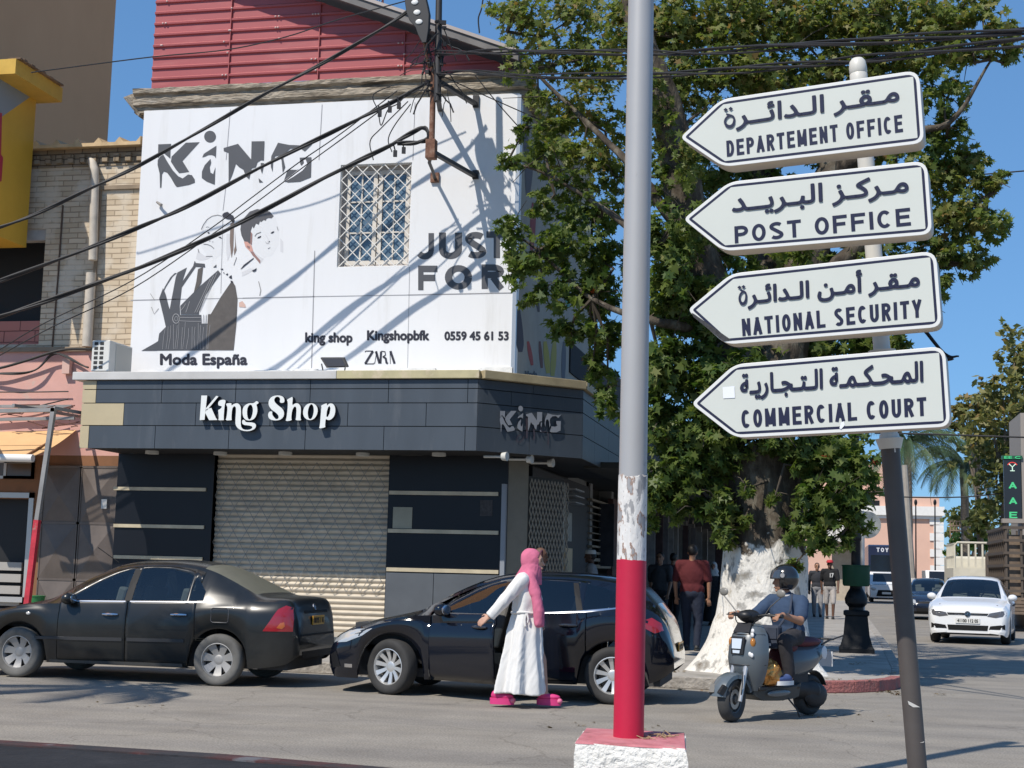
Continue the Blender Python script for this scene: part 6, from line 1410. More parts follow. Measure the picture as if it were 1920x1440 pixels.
# ---- dark saloon behind it
seg = dict(COR); seg['rearglass'] = cglass2
sed = Car(seg)
dblue = carpaint('paint_dark_blue', (.012, .016, .03), .15)
q = CAMP+(ray(1741, 1152)/(ray(1741, 1152)@f0))*52.
sroot = sed.build('moving_car', 'dark blue saloon following the white hatchback, half behind the signpost', (q[0]+.1, q[1]+1.5, 0), -math.pi/2-rad(4), dblue, [(1.42, 2.31), (2.315, 3.2)], (7, .085, .06, .3), 0, cglass2)
for sd in (1, -1):
    sed.face('headlight', hlm, [(sd*.4, .58), (sd*.44, .7), (sd*.66, .74), (sd*.72, .62), (sd*.6, .56)]); sed.mirror(sd, 1.56, dblue, sed.doors[(0, sd)]); sed.face('fog_light', hlm, [(sd*.5, .34), (sd*.5, .39), (sd*.6, .39), (sd*.6, .34)])
sed.face('grille', plastic, [(-.34, .58), (.34, .58), (.36, .67), (-.36, .67)]); sed.face('lower_intake', plastic, [(-.4, .3), (.4, .3), (.42, .42), (-.42, .42)]); sed.face('grille_bar', chrome, [(-.3, .655), (.3, .655), (.3, .668), (-.3, .668)], False, .012)
# ================================================================== PEOPLE
skin = M('skin_tan', (.36, .19, .12), .6, spec=.3); skind = M('skin_dark', (.13, .07, .048), .6, spec=.3); skinl = M('skin_light', (.5, .3, .22), .6, spec=.3)
hairm = M('hair_black', (.012, .01, .009), .6); eyem = M('eye_dark', (.015, .012, .01), .3); lipm = M('lip', (.25, .08, .07), .5)
def frame(yaw): return V(math.cos(yaw), math.sin(yaw), 0), V(-math.sin(yaw), math.cos(yaw), 0)
def hand(mb, wr, d, pn, side, curl=.35, k=1.):
    """palm, four separate bent fingers of different length and a thumb on the side of the palm"""
    d = nrm(d); pn = nrm(V(pn)-d*(V(pn)@d)); a = np.cross(d, pn)*side
    for t in (-.028, -.009, .01, .028): mb.cap(V(wr), V(wr)+d*.085*k+a*t*k, .015*k, .0125*k, 8)
    for t, ln in ((-.03, .062), (-.01, .078), (.01, .084), (.03, .074)):
        p0 = V(wr)+d*.085*k+a*t*k*1.05; p1 = p0+nrm(d+pn*curl*.6)*ln*.5*k; p2 = p1+nrm(d*(1-curl*.5)+pn*curl*1.7)*ln*.55*k
        mb.cap(p0, p1, .0095*k, .009*k, 8); mb.cap(p1, p2, .009*k, .0078*k, 8)
    p0 = V(wr)+d*.028*k+a*.03*k; p1 = p0+nrm(d*.7+a*.9+pn*.3)*.04*k; p2 = p1+nrm(d+a*.2+pn*.4)*.034*k
    mb.cap(p0, p1, .013*k, .011*k, 8); mb.cap(p1, p2, .011*k, .009*k, 8)
def headgeo(mb, c, yaw, k=1., tilt=0.):
    f, l = frame(yaw); u = V(0, 0, 1); c = V(c)
    R = np.stack([f, l, u], 1)
    mb.ell(c+u*.02*k, V(.098, .076, .1)*k, 16, 12, R); mb.ell(c+f*.022*k-u*.045*k, V(.066, .058, .072)*k, 14, 10, R)      # skull, jaw
    mb.cap(c+f*.095*k+u*.012*k, c+f*.114*k-u*.028*k, .009*k, .0135*k, 8)                                                    # nose
    mb.ell(c+f*.072*k-u*.102*k, V(.022, .026, .018)*k, 10, 6, R); mb.ell(c+f*.09*k-u*.066*k, V(.014, .026, .011)*k, 8, 6, R)
    mb.ell(c+f*.088*k+u*.037*k, V(.012, .055, .011)*k, 10, 6, R)
    for s in (1, -1): mb.ell(c+l*s*.078*k-f*.008*k-u*.005*k, V(.02, .009, .031)*k, 8, 6, R)
def face_parts(root, c, yaw, k=1.):
    f, l = frame(yaw); u = V(0, 0, 1); c = V(c); R = np.stack([f, l, u], 1)
    for s in (1, -1):
        mb = MB(); mb.ell(c+f*.092*k+l*s*.033*k+u*.018*k, V(.006, .013, .007)*k, 8, 6, R); mb.build('eye', eyem, root, world=False)
        mb = MB(); mb.ell(c+f*.1*k+l*s*.034*k+u*.042*k, V(.006, .022, .005)*k, 8, 6, R); mb.build('eyebrow', hairm, root, world=False)
    mb = MB(); mb.ell(c+f*.1*k-u*.067*k, V(.007, .024, .006)*k, 8, 6, R); mb.build('mouth', lipm, root, world=False)
def wrinkle(me, amp, seed=0, zs=1.):
    """press folds into a cloth surface: ridged noise along the normals, stretched down the cloth"""
    n = len(me.vertices); co = np.empty(n*3); me.vertices.foreach_get('co', co); co = co.reshape(-1, 3); nr = np.empty(n*3); me.vertices.foreach_get('normal', nr); nr = nr.reshape(-1, 3)
    for i in range(n):
        p = co[i]; q = Vector((p[0]*9+seed, p[1]*9, p[2]*5*zs)); a = 1-2*abs(mnoise.noise(q)); b = 1-2*abs(mnoise.noise(Vector((p[0]*19-p[2]*9, p[1]*19+seed, p[2]*13*zs))))
        co[i] = p+nr[i]*amp*(a*.65+b*.4-.4)
    me.vertices.foreach_set('co', co.ravel()); me.update(); return me
def cloth(name, mb, m, parent, vox=.014, sm=3, amp=.009, zs=.8): return link(name, wrinkle(remesh(mb, vox, sm), amp, len(COL.objects) % 17, zs), m, parent, None, 60, True)
def shoe(parent, an, yaw, m, sole=.02, ln=.26, solem=None, k=1.):
    f, l = frame(yaw); R = np.stack([f, l, V(0, 0, 1)], 1); a = V(an); z0 = a[2]-.075*k
    c = V(a[0], a[1], z0)+f*.06*k
    mb = MB(); mb.ell(c+V(0, 0, sole+.03*k), V(ln/2*k, .046*k, .036*k), 14, 8, R); mb.ell(c-f*.06*k+V(0, 0, sole+.05*k), V(.06*k, .042*k, .045*k), 12, 8, R)
    s = link('shoe', remesh(mb, .012, 2), m, parent, None, 60)
    mb = MB(); n = 18; P = []
    for i in range(n): t = 2*math.pi*i/n; P.append(c+f*math.cos(t)*ln/2*k*1.02+l*math.sin(t)*.048*k+V(0, 0, .0))
    mb.prism(P, (0, 0, sole+.012)); mb.build('sole', solem or m, s, smooth=40, world=False)

def walker(name, label, loc, yaw, h=1.75, top=(.1, .1, .1), bottom=(.05, .05, .06), sk=skin, stride=.25, hair='short', shorts=False, long_sleeve=False, dress=False, group=None, capcol=None, arms=(.1, -.1), girth=1., shoes=(.05, .05, .05), tag_=''):
    k = h/1.75; root = thing('person', label, 'person', loc, yaw, group); root.scale = (k, k, k)
    J = dict(neck=V(.0, 0, 1.47), head=V(.025, 0, 1.6), shL=V(0, .185*girth, 1.4), shR=V(0, -.185*girth, 1.4), hip=V(0, 0, .93))
    el = {s: V(-.02+a*.9, s*(.245*girth), 1.12) for s, a in zip((1, -1), arms)}; wr = {s: V(.05+a*2, s*(.24*girth), .87) for s, a in zip((1, -1), arms)}
    hp = {1: V(0, .09, .9), -1: V(0, -.09, .9)}; an = {1: V(stride, .09, .085), -1: V(-stride, -.09, .085)}; kn = {s: V(an[s][0]*.5+.05, s*.1, .49) for s in (1, -1)}
    mb = MB(); headgeo(mb, J['head'], 0); mb.cap(J['neck']-V(0, 0, .06), J['head']-V(.02, 0, .06), .055, .052)
    mb.cap(V(0, 0, 1.0), V(0, 0, 1.3), .09, .1)
    for s in (1, -1):
        sh = J['shL'] if s > 0 else J['shR']; mb.cap(V(0, s*.06, 1.37), sh-V(0, 0, .01), .06, .05); mb.cap(sh, el[s], .052, .04); mb.cap(el[s], wr[s], .04, .028); hand(mb, wr[s], wr[s]-el[s], (1 if s < 0 else 1, 0, 0), s, .45)
        mb.cap(hp[s], kn[s], .085, .056); mb.cap(kn[s], an[s], .056, .036); mb.cap(an[s], an[s]+V(.12, 0, -.03), .035, .03)
    link('body', remesh(mb, .011, 2), sk, root, None, 60); face_parts(root, J['head'], 0)
    tm = M('cloth_%s' % (name+tag_+'t'), top, .9, var=.08, vs_=8); bm_ = M('cloth_%s' % (name+tag_+'b'), bottom, .9, var=.1, vs_=8)
    g = girth
    mb = MB()
    mb.ell((0, 0, 1.22), (.125*g, .19*g, .26), 20, 12); mb.ell((0, 0, 1.0), (.13*g, .18*g, .16), 20, 12)
    for s in (1, -1):
        sh = J['shL'] if s > 0 else J['shR']; mb.cap(V(0, s*.05, 1.40), sh, .08, .07); e = wr[s] if long_sleeve else sh+(el[s]-sh)*.85
        mb.cap(sh, el[s] if long_sleeve else e, .075, .062)
        if long_sleeve: mb.cap(el[s], wr[s], .06, .045)
    if dress: 
        mb.cyl((0, 0, 1.0), (0, 0, .12), .17*g, .3, 20)
    cloth('dress' if dress else 'shirt', mb, tm, root)
    if not dress:
        mb = MB(); mb.ell((0, 0, .93), (.13*g, .175*g, .13), 18, 10)
        for s in (1, -1):
            mb.cap(hp[s], kn[s], .1*g, .075)
            if not shorts: mb.cap(kn[s], an[s]+V(0, 0, .02), .072, .055)
        cloth('shorts' if shorts else 'trousers', mb, bm_, root)
    for s in (1, -1): shoe(root, an[s], 0, M('shoe_%s' % (name+tag_), shoes, .6))
    c = J['head']
    if hair == 'short':
        mb = MB(); mb.ell(c+V(-.02, 0, .035), (.1, .083, .1), 16, 10); link('hair', remesh(mb, .012, 1), hairm, root, None, 60)
    if hair in ('cap', 'skullcap'):
        cm = M('cap_%s' % (name+tag_), capcol, .8); mb = MB(); n = 20
        mb.lathe(c+V(-.005, 0, .045), [(.102, 0), (.1, .04), (.075, .08), (.0, .092)] if hair == 'cap' else [(.1, -.0), (.102, .05), (.09, .075), (0, .085)], n)
        if hair == 'cap': mb.prism([c+V(.06+.11*math.cos(t)*1, .085*math.sin(t), .05) for t in [-1.57+3.14*i/10 for i in range(11)]], (0, 0, .012))
        mb.build('cap', cm, root, smooth=50, world=False)
        mb = MB(); mb.ell(c+V(-.03, 0, .01), (.085, .079, .08), 14, 8); mb.build('hair', hairm, root, smooth=60, world=False)
    if hair == 'hijab':
        mb = MB(); mb.ell(c+V(-.025, 0, .02), (.105, .1, .125), 16, 10); mb.cyl(c+V(-.02, 0, -.02), V(-.01, 0, 1.36), .095, .19, 18); cloth('headscarf', mb, M('cap_%s' % (name+tag_), capcol, .85), root)
    return root

# ---- the woman in white
wx, wy = -3.15, 15.33
wm = thing('person', 'woman in a long white dress and pink headscarf walking past the dark hatchback', 'person', (wx, wy, 0), 0.)
hd_c = V(.075, 0, 1.535); an = {1: V(.21, .07, .135), -1: V(-.27, -.07, .135)}; kn = {1: V(.16, .08, .5), -1: V(-.06, -.08, .5)}
shs = {1: V(.01, .165, 1.345), -1: V(-.02, -.165, 1.345)}; els = {1: V(.03, .21, 1.08), -1: V(-.2, -.23, 1.12)}; wrs = {1: V(.1, .15, .93), -1: V(-.345, -.235, .955)}
mb = MB(); headgeo(mb, hd_c, 0, .95); mb.cap(V(.02, 0, 1.36), hd_c-V(.02, 0, .05), .052, .05); mb.cap(V(0, 0, 1.0), V(0, 0, 1.26), .12, .12)
for s in (1, -1):
    mb.cap(V(0, s*.05, 1.33), shs[s], .07, .05); mb.cap(shs[s], els[s], .046, .037); mb.cap(els[s], wrs[s], .036, .026); hand(mb, wrs[s], wrs[s]-els[s] if s > 0 else V(-.14, 0, -.085), (.3, 1, -.4) if s < 0 else (0, -1, 0), s, .35, 1.02)
    mb.cap(V(0, s*.08, .86), kn[s], .085, .055); mb.cap(kn[s], an[s], .055, .034); mb.cap(an[s], an[s]+V(.1, 0, -.035), .034, .028)
link('body', remesh(mb, .0085, 2), skinl, wm, None, 60); face_parts(wm, hd_c, 0, .95)
mb = MB(); rings = []; n = 72; fr_ = random.Random(21); phs = [fr_.uniform(0, 6.28) for _ in range(8)]
for z, cx0, a, b, fold in ((1.41, .01, .06, .09, 0), (1.37, .0, .09, .17, .0), (1.28, .0, .125, .175, .003), (1.15, .01, .155, .175, .006), (1.05, .0, .152, .165, .01), (.99, -.0, .148, .16, .009), (.95, -.005, .155, .165, .012), (.8, -.012, .18, .185, .018), (.6, -.02, .2, .2, .024), (.4, -.03, .222, .215, .03), (.24, -.04, .238, .228, .034), (.15, -.045, .246, .234, .036)):
    R = []
    for j in range(n):
        t = 2*math.pi*j/n; tw = .5*(1.4-z); f_ = sum(math.sin(m_*t+phs[i]+tw*(1 if i % 2 else -1)) for i, m_ in enumerate((7, 11, 13, 5)))*.5*fold
        dx = (.05 if math.cos(t) > 0 else -.03)*max(0, (.6-z))
        R.append(V(cx0+math.cos(t)*(a+f_)+dx, math.sin(t)*(b+f_), z+.012*math.sin(3*t+1)*(1 if z < .2 else 0)))
    rings.append(R)
mb.loft(rings[::-1])
for s in (1, -1):
    mb.cap(V(0, s*.05, 1.35), shs[s], .085, .078); pts = [shs[s], shs[s]*.5+els[s]*.5, els[s], els[s]*.5+wrs[s]*.5, wrs[s]]
    q = []
    for i in range(len(pts)-1):
        for t in (0, .33, .66): q.append(pts[i]*(1-t)+pts[i+1]*t)
    q.append(pts[-1]); rr = random.Random(5+s)
    mb.tube(q, [.078, .076, .072, .07, .067, .065, .066, .064, .06, .057, .057, .055, .057], 16)
dm_ = M('dress_white', (.72, .71, .69), .9, spec=.2, var=.03, vs_=6, bump=.08, bs=60)
dr = cloth('dress', mb, dm_, wm, .0105, 2, .0085, .3)
mb = MB(); mb.tube([V(math.cos(t)*.155, math.sin(t)*.17, 1.0+.008*math.sin(3*t)) for t in [2*math.pi*k/30 for k in range(31)]], .014, 8, False); mb.tube([V(.03, -.165, 1.0), V(.02, -.18, .93), V(.03, -.185, .86)], .011, 6); mb.tube([V(.04, -.165, 1.0), V(.06, -.178, .94), V(.055, -.18, .9)], .011, 6); mb.build('belt', M('dress_belt', (.68, .67, .65), .9), dr, smooth=60, world=False)
mb = MB(); mb.ell((.075, -.11, 1.2), (.05, .045, .05), 10, 8); mb.bx(.03, .12, -.185, -.15, 1.12, 1.22); 
pinkh = M('scarf_pink', (.56, .15, .24), .85, spec=.2, var=.1, vs_=10, bump=.15, bs=45)
mb = MB(); c = hd_c
mb.ell(c+V(-.035, 0, .02), (.115, .102, .128), 20, 12); mb.ell(c+V(-.05, 0, .05), (.1, .095, .1), 18, 10); mb.cyl(c+V(-.02, 0, -.02), V(.01, 0, 1.33), .1, .15, 20); mb.ell((.03, 0, 1.37), (.12, .16, .06), 18, 8); mb.cap(V(.08, -.08, 1.4), V(.06, .08, 1.4), .05, .05)
for a_, b_, r1, r2 in ((V(.05, -.1, 1.4), V(.13, -.15, 1.2), .055, .06), (V(.13, -.15, 1.2), V(.165, -.17, 1.02), .055, .058), (V(.165, -.17, 1.02), V(.17, -.175, .9), .056, .05), (V(.09, -.13, 1.3), V(.185, -.15, 1.0), .04, .045), (V(.02, -.1, 1.38), V(.1, -.17, 1.2), .04, .03), (V(.19, -.16, 1.0), V(.2, -.165, .885), .035, .03)): mb.cap(a_, b_, r1, r2)
cloth('headscarf', mb, pinkh, wm, .0105, 2, .008, .6)
mb = MB(); mb.tube([c+V(.05+.03*math.cos(t), .09*math.sin(t), .11*math.cos(t)+.02) for t in [-1.3+2.6*k/14 for k in range(15)]], .009, 6); mb.build('scarf_edge', M('scarf_line', (.1, .03, .05), .8), wm, smooth=60, world=False)
pk = M('clog_pink', (.62, .04, .19), .55); pkl = M('clog_lining', (.75, .18, .3), .6)
for s in (1, -1): shoe(wm, an[s]+V(-.02, 0, -.03), 0, pk, .055, .26, pk, 1.0)
for s in (1, -1): 
    mb = MB(); mb.ell(an[s]+V(.155, 0, -.06), (.035, .04, .03), 10, 8); mb.build('clog_toe', pkl, wm, smooth=60, world=False)

# ---- bystanders
def ground_at(x, d, z=.14):
    r_ = ray(x, 1080); r_ = r_/(r_@f0); p = CAMP+r_*d; return (p[0], p[1], z)
walker('p1', 'man in a dark red T-shirt and jeans walking away under the plane tree', ground_at(1298, 25), rad(88), 1.83, (.085, .01, .014), (.014, .02, .04), stride=.07, girth=1.15, arms=(.02, -.02), tag_='a')
walker('p2', 'man in a dark grey shirt walking in the shade right behind the hatchback', ground_at(1238, 30), rad(-100), 1.75, (.06, .06, .065), (.02, .02, .024), stride=.12, tag_='b')
walker('p3', 'man in a dull purple shirt walking away in the deep shade of the arcade', ground_at(1262, 33), rad(80), 1.78, (.09, .06, .065), (.015, .015, .018), stride=.18, arms=(.08, -.08), tag_='c')
walker('p4', 'woman in a white headscarf and dark dress coming along the shaded pavement', ground_at(1338, 37), rad(-95), 1.62, (.03, .03, .034), hair='hijab', capcol=(.6, .58, .55), dress=True, long_sleeve=True, stride=.1, tag_='d')
p = onY(1109, 1060, 26.2)
walker('p5', 'man in a white cap and pale shirt standing by the slatted shutter', (p[0], 26.2, .14), rad(185), 1.72, (.3, .3, .31), (.05, .05, .06), sk=skind, hair='skullcap', capcol=(.6, .59, .56), long_sleeve=True, stride=.03, arms=(.0, .0), tag_='e')
p = onY(1010, 1060, 20.4)
walker('p6', 'dark skinned man with cropped hair partly hidden behind the woman in white', (p[0], 20.4, .14), rad(10), 1.66, (.03, .03, .035), (.03, .03, .04), sk=skind, hair='none', stride=.05, tag_='f')
rc = walker('p7', 'man in a red cap, black T-shirt and patterned shorts walking towards us', ground_at(1556, 45), rad(-92), 1.84, (.012, .012, .014), (.4, .37, .35), hair='cap', capcol=(.45, .03, .04), shorts=True, stride=.16, arms=(.08, -.08), sk=skind, tag_='g')
mb = MB(); font_text(mb, '17', -.05, .05, 1.22, 1.34, lambda u, v, k: V(.152+.001*k, .06+u, v), .05); mb.build('shirt_number', M('num_white', (.6, .6, .6), .7), rc, smooth=0, recalc=False, world=False)
walker('p8', 'person in a dark jacket and grey trousers just left of the red cap', ground_at(1532, 47), rad(-85), 1.76, (.03, .032, .04), (.25, .25, .26), long_sleeve=True, stride=.1, tag_='h')

# ================================================================== SCOOTER AND RIDER
a, b = onZ(1378, 1353), onZ(1512, 1341)
hv = nrm(a-b); SH = math.atan2(hv[1], hv[0]); mid = (a+b)/2
scg = M('scooter_grey', (.1, .12, .135), .3, spec=.5, coat=.5, var=.04); scb = M('scooter_black', (.015, .015, .016), .45); scd = M('scooter_engine', (.03, .03, .032), .6, .3, var=.3, vs_=12)
scl = M('scooter_lens', (.6, .66, .72), .08, coat=1.); maroon = M('seat_maroon', (.09, .012, .022), .6)
so = thing('scooter', 'grey motor scooter being ridden past the plane tree', 'scooter', (mid[0], mid[1], 0), SH)
fa, ra, R1 = .67, -.64, .225
def swheel(xc, R, Wd, st=0):
    o = thing('wheel', None, None, (xc, 0, R), st); o.parent = so; h = Wd/2
    mb = MB(); mb.lathe((0, 0, 0), [(R*.6, -h*.7), (R*.8, -h), (R*.95, -h*.7), (R, 0), (R*.95, h*.7), (R*.8, h), (R*.6, h*.7)], 40, (0, 1, 0), False); mb.build('tyre', M('scooter_tyre', (.05, .05, .05), .85, var=.2, vs_=9), o, world=False, smooth=50)
    mb = MB(); mb.lathe((0, 0, 0), [(R*.62, h*.7), (R*.56, h*.6), (R*.54, -h*.6), (R*.62, -h*.7)], 30, (0, 1, 0), False)
    for k in range(5): a_ = 2*math.pi*k/5; mb.bar((0, 0, 0), (R*.57*math.cos(a_), 0, R*.57*math.sin(a_)), .03, .03)
    mb.cyl((0, -h*.9, 0), (0, h*.9, 0), .04, n=12); mb.build('rim', M('scooter_rim', (.12, .12, .12), .45, .4), o, world=False)
    mb = MB(); mb.lathe((0, 0, 0), [(R*.25, h*.55), (R*.44, h*.55), (R*.44, h*.6), (R*.25, h*.6)], 24, (0, 1, 0), False); mb.build('brake_disc', M('scooter_disc', (.42, .41, .39), .4, .7), o, world=False)
ST = rad(10)
swheel(fa, R1, .13, ST); swheel(ra, .215, .14)
mb = MB(); rings = []
for k in range(13):
    t = rad(8+k*13); rings.append([(fa+math.cos(t)*(R1+.03-d_), yy, R1+math.sin(t)*(R1+.03-d_)) for yy, d_ in ((-.085, .05), (-.08, .012), (-.04, -.008), (.04, -.008), (.08, .012), (.085, .05), (.07, .05), (.0, .02), (-.07, .05))])
mb.loft(rings); mb.build('front_mudguard', scg, so, world=False, smooth=50)
mb = MB()
for s in (1, -1): mb.bar((fa+.2, s*.07, R1+.14), (fa+.25, s*.05, R1+.06), .05, .05)
mb.build('mudguard_tip', scb, so, world=False, smooth=0)
mb = MB()
for s in (1, -1): mb.cyl((fa-.01, s*.095, R1-.02), (fa-.14, s*.075, .56), .022, .026, 10)
mb.build('fork', M('fork_silver', (.5, .5, .5), .35, .6), so, world=False)
# leg shield: vertical sections, wide and rounded at the front
rings = []
for z, xf_, xb, hw in ((.3, .44, .38, .12), (.4, .5, .36, .17), (.5, .56, .36, .205), (.62, .585, .35, .22), (.74, .57, .34, .215), (.86, .53, .33, .19), (.94, .48, .33, .14), (.97, .44, .34, .1)):
    n = 14; rings.append([(xb+(xf_-xb)*math.cos(t)**.8 if math.cos(t) > 0 else xb+.0, hw*math.sin(t), z) for t in [-1.57+3.14*i/n for i in range(n+1)]])
mb = MB(); mb.loft(rings); mb.build('leg_shield', scg, so, world=False, smooth=60)
mb = MB(); mb.prism([(.567, -.075, .66), (.567, .075, .66), (.548, .085, .84), (.548, -.085, .84)], (.028, 0, .0)); hl = mb.build('headlight', scb, so, world=False, smooth=0, bevel=.01)
mb = MB(); mb.prism([(.593, -.055, .72), (.593, .055, .72), (.58, .062, .82), (.58, -.062, .82)], (.007, 0, 0)); mb.prism([(.596, -.04, .675), (.596, .04, .675), (.594, .045, .705), (.594, -.045, .705)], (.006, 0, 0)); mb.build('lens', scl, hl, world=False, smooth=0)
mb = MB(); wst = M('white_sticker', (.7, .7, .7), .5)
for y_, z_ in ((.135, .9), (.13, .86), (.15, .66), (.125, .67)):
    x_ = .5 if z_ > .8 else .535; mb.ell((x_+.005, y_, z_), (.012, .02, .024), 10, 6)
mb.build('sticker', wst, so, world=False)
mb = MB(); mb.prism([(.5, -.1, .87), (.5, .1, .87), (.44, .085, .965), (.44, -.085, .965)], (.02, 0, .012)); mb.build('front_cowl', scb, so, world=False, smooth=0)
mb = MB(); mb.cyl((.36, 0, .9), (.33, 0, 1.03), .04, .035, 10); mb.ell((.38, 0, 1.04), (.13, .1, .07), 16, 10); mb.ell((.46, 0, 1.05), (.07, .085, .05), 14, 8)
gr = {}
for s in (1, -1):
    e = V(.28, s*.32, 1.05); gr[s] = e; mb.tube([V(.36, s*.06, 1.04), V(.35, s*.18, 1.06), e], .014, 8); mb.cyl(e-V(.0, s*.12, 0), e+V(0, s*.02, 0), .02, n=10); mb.tube([V(.36, s*.15, 1.05), V(.37, s*.3, 1.05)], .006, 6)
mb.build('handlebar', scb, so, world=False, smooth=50)
for s in (1, -1):
    mb = MB(); t_ = V(.34, s*.36, 1.24); mb.tube([V(.35, s*.17, 1.06), V(.36, s*.24, 1.14), t_], .006, 6); mi = mb.build('mirror', M('mirror_stalk', (.1, .1, .1), .5, .2), so, world=False)
    mb = MB(); mb.ell(t_+V(0, 0, .04), (.02, .055, .042), 14, 8); mb.build('mirror_head', M('mirror_grey', (.2, .19, .17), .4), mi, world=False)
mb = MB(); mb.bx(-.3, .4, -.15, .15, .3, .345); mb.build('footboard', scb, so, world=False, smooth=0, bevel=.015)
mb = MB(); rings = []
for x, zb_, zt_, hw in ((.42, .26, .34, .1), (.3, .2, .32, .15), (.05, .19, .315, .16), (-.2, .2, .33, .16), (-.32, .22, .36, .14)): rings.append([(x, -hw, zt_), (x, -hw*.8, zb_), (x, hw*.8, zb_), (x, hw, zt_)])
mb.loft(rings); mb.build('belly_panel', M('belly_grey', (.05, .058, .06), .5, var=.1), so, world=False, smooth=40)
rings = []
for x, zb_, zt_, hw in ((-.18, .4, .7, .09), (-.26, .38, .74, .14), (-.42, .4, .745, .165), (-.6, .45, .75, .16), (-.76, .54, .76, .12), (-.86, .64, .76, .07)):
    n = 12; rings.append([(x, hw*math.cos(t)*(1 if abs(math.cos(t)) < .8 else .96), (zb_+zt_)/2+(zt_-zb_)/2*math.sin(t)) for t in [2*math.pi*i/n for i in range(n)]])
mb = MB(); mb.loft(rings); mb.build('rear_body', scg, so, world=False, smooth=60)
mb = MB(); mb.ell((-.22, 0, .72), (.16, .13, .07), 16, 8); mb.ell((-.5, 0, .77), (.34, .145, .06), 18, 8); mb.ell((-.12, 0, .62), (.07, .12, .14), 14, 10); mb.build('seat', maroon, so, world=False, smooth=60)
mb = MB(); mb.cap((-.3, .02, .3), (-.62, .05, .26), .1, .11); mb.ell((-.64, .1, .215), (.2, .05, .13), 16, 8); mb.bx(-.5, -.25, -.1, .1, .3, .45); mb.cyl((-.35, -.13, .2), (-.85, -.15, .3), .05, .055, 12); mb.build('engine', scd, so, world=False, smooth=50)
mb = MB(); mb.tube([V(-.72, .12, .74), V(-.86, .13, .79), V(-1.0, .08, .79), V(-1.02, 0, .79), V(-1.0, -.08, .79), V(-.86, -.13, .79), V(-.72, -.12, .74)], .011, 6); mb.tube([V(-.95, .1, .79), V(-1.15, .11, .83)], .008, 6); mb.build('rear_rack', scb, so, world=False)
mb = MB(); rings = []
for k in range(8): t = rad(60+k*14); rings.append([(ra+math.cos(t)*.26, yy, .215+math.sin(t)*.26) for yy in (-.07, .07)]+[(ra+math.cos(t)*.25, yy, .215+math.sin(t)*.25) for yy in (.07, -.07)])
mb.loft(rings); mb.build('rear_mudguard', scb, so, world=False)
mb = MB(); mb.bx(-.99, -.98, -.08, .08, .5, .66); mb.build('number_plate', wst, so, world=False, smooth=0)
mb = MB(); mb.ell((-.72, .155, .66), (.05, .01, .07), 12, 6); mb.build('side_sticker', wst, so, world=False)
mb = MB(); mb.tube([V(-.1, .12, .22), V(-.16, .2, .1), V(-.18, .22, .02)], .01, 6); mb.build('side_stand', scb, so, world=False)
mb = MB()
for s_ in (1, -1): mb.tube([V(.36, s_*.2, 1.06), V(.45, s_*.12, 1.0), V(.44, s_*.06, .9)], .006, 5)
mb.tube([V(fa-.05, .1, .5), V(fa-.02, .12, .38), V(fa-.02, .1, .25)], .006, 5); mb.build('brake_cable', scb, so, world=False)
mb = MB(); mb.tube([V(.34+.24*math.cos(t), .215*math.sin(t)+0, .56) for t in [-1.4+2.8*i/16 for i in range(17)]], .004, 5); mb.tube([V(.335+.2*math.cos(t), .19*math.sin(t), .862) for t in [-1.4+2.8*i/16 for i in range(17)]], .004, 5); mb.build('panel_seam', scb, so, world=False)
mb = MB(); mb.ell((.1, .165, .27), (.2, .012, .035), 12, 6); mb.build('side_trim', scg, so, world=False)
for s_ in (1, -1): mb = MB(); mb.ell((.5, s_*.135, .78), (.03, .03, .05), 10, 6); mb.build('indicator', M('indicator_amber', (.4, .16, .03), .2), so, world=False, smooth=60)
# rider
HY_ = rad(-62)
rd = thing('person', 'scooter rider in a blue T-shirt and dark helmet looking aside', 'person', (mid[0], mid[1], 0), SH)
hips = V(-.3, 0, .86); nk = V(-.26, 0, 1.24); hc_ = V(-.225, -.012, 1.4)
shr = {s: V(-.26, s*.19, 1.19) for s in (1, -1)}; elr = {1: V(-.06, .31, 1.0), -1: V(-.06, -.31, 1.0)}; wrr = {s: gr[s]+V(-.075, -.035*s, .012) for s in (1, -1)}
knr = {1: V(.06, .2, .8), -1: V(.1, -.2, .78)}; anr = {1: V(-.02, .21, .43), -1: V(.16, -.12, .43)}
mb = MB(); headgeo(mb, hc_, HY_, .98); mb.cap(nk-V(0, 0, .04), hc_-V(0, 0, .05), .056, .054); mb.cap(V(-.3, 0, .9), V(-.27, 0, 1.08), .09, .09)
for s in (1, -1):
    mb.cap(V(-.27, s*.05, 1.16), shr[s]-V(0, 0, .01), .058, .05); mb.cap(shr[s], elr[s], .054, .044); mb.cap(elr[s], wrr[s], .043, .03); hand(mb, wrr[s]+V(0, 0, .008), V(.95, -.02*s, -.08), (0, 0, -1), -s, .9, 1.0)
    mb.cap(hips+V(0, s*.09, -.02), knr[s], .09, .06); mb.cap(knr[s], anr[s], .058, .04); mb.cap(anr[s], anr[s]+V(.1, 0, -.03), .036, .03)
link('body', remesh(mb, .0095, 2), skin, rd, None, 60); face_parts(rd, hc_, HY_, .98)
tsh = M('tshirt_blue', (.042, .068, .12), .9, spec=.2, var=.08, vs_=9, bump=.1, bs=40)
mb = MB(); mb.ell((-.272, 0, 1.05), (.145, .195, .21), 20, 12); mb.ell((-.29, 0, .9), (.15, .185, .13), 20, 12)
for s in (1, -1): mb.cap(V(-.26, s*.04, 1.2), shr[s], .075, .07); mb.cap(shr[s], shr[s]+(elr[s]-shr[s])*.72, .074, .07)
mb.cap(V(-.26, 0, 1.2), V(-.255, 0, 1.24), .085, .07); cloth('tshirt', mb, tsh, rd, .012, 2)
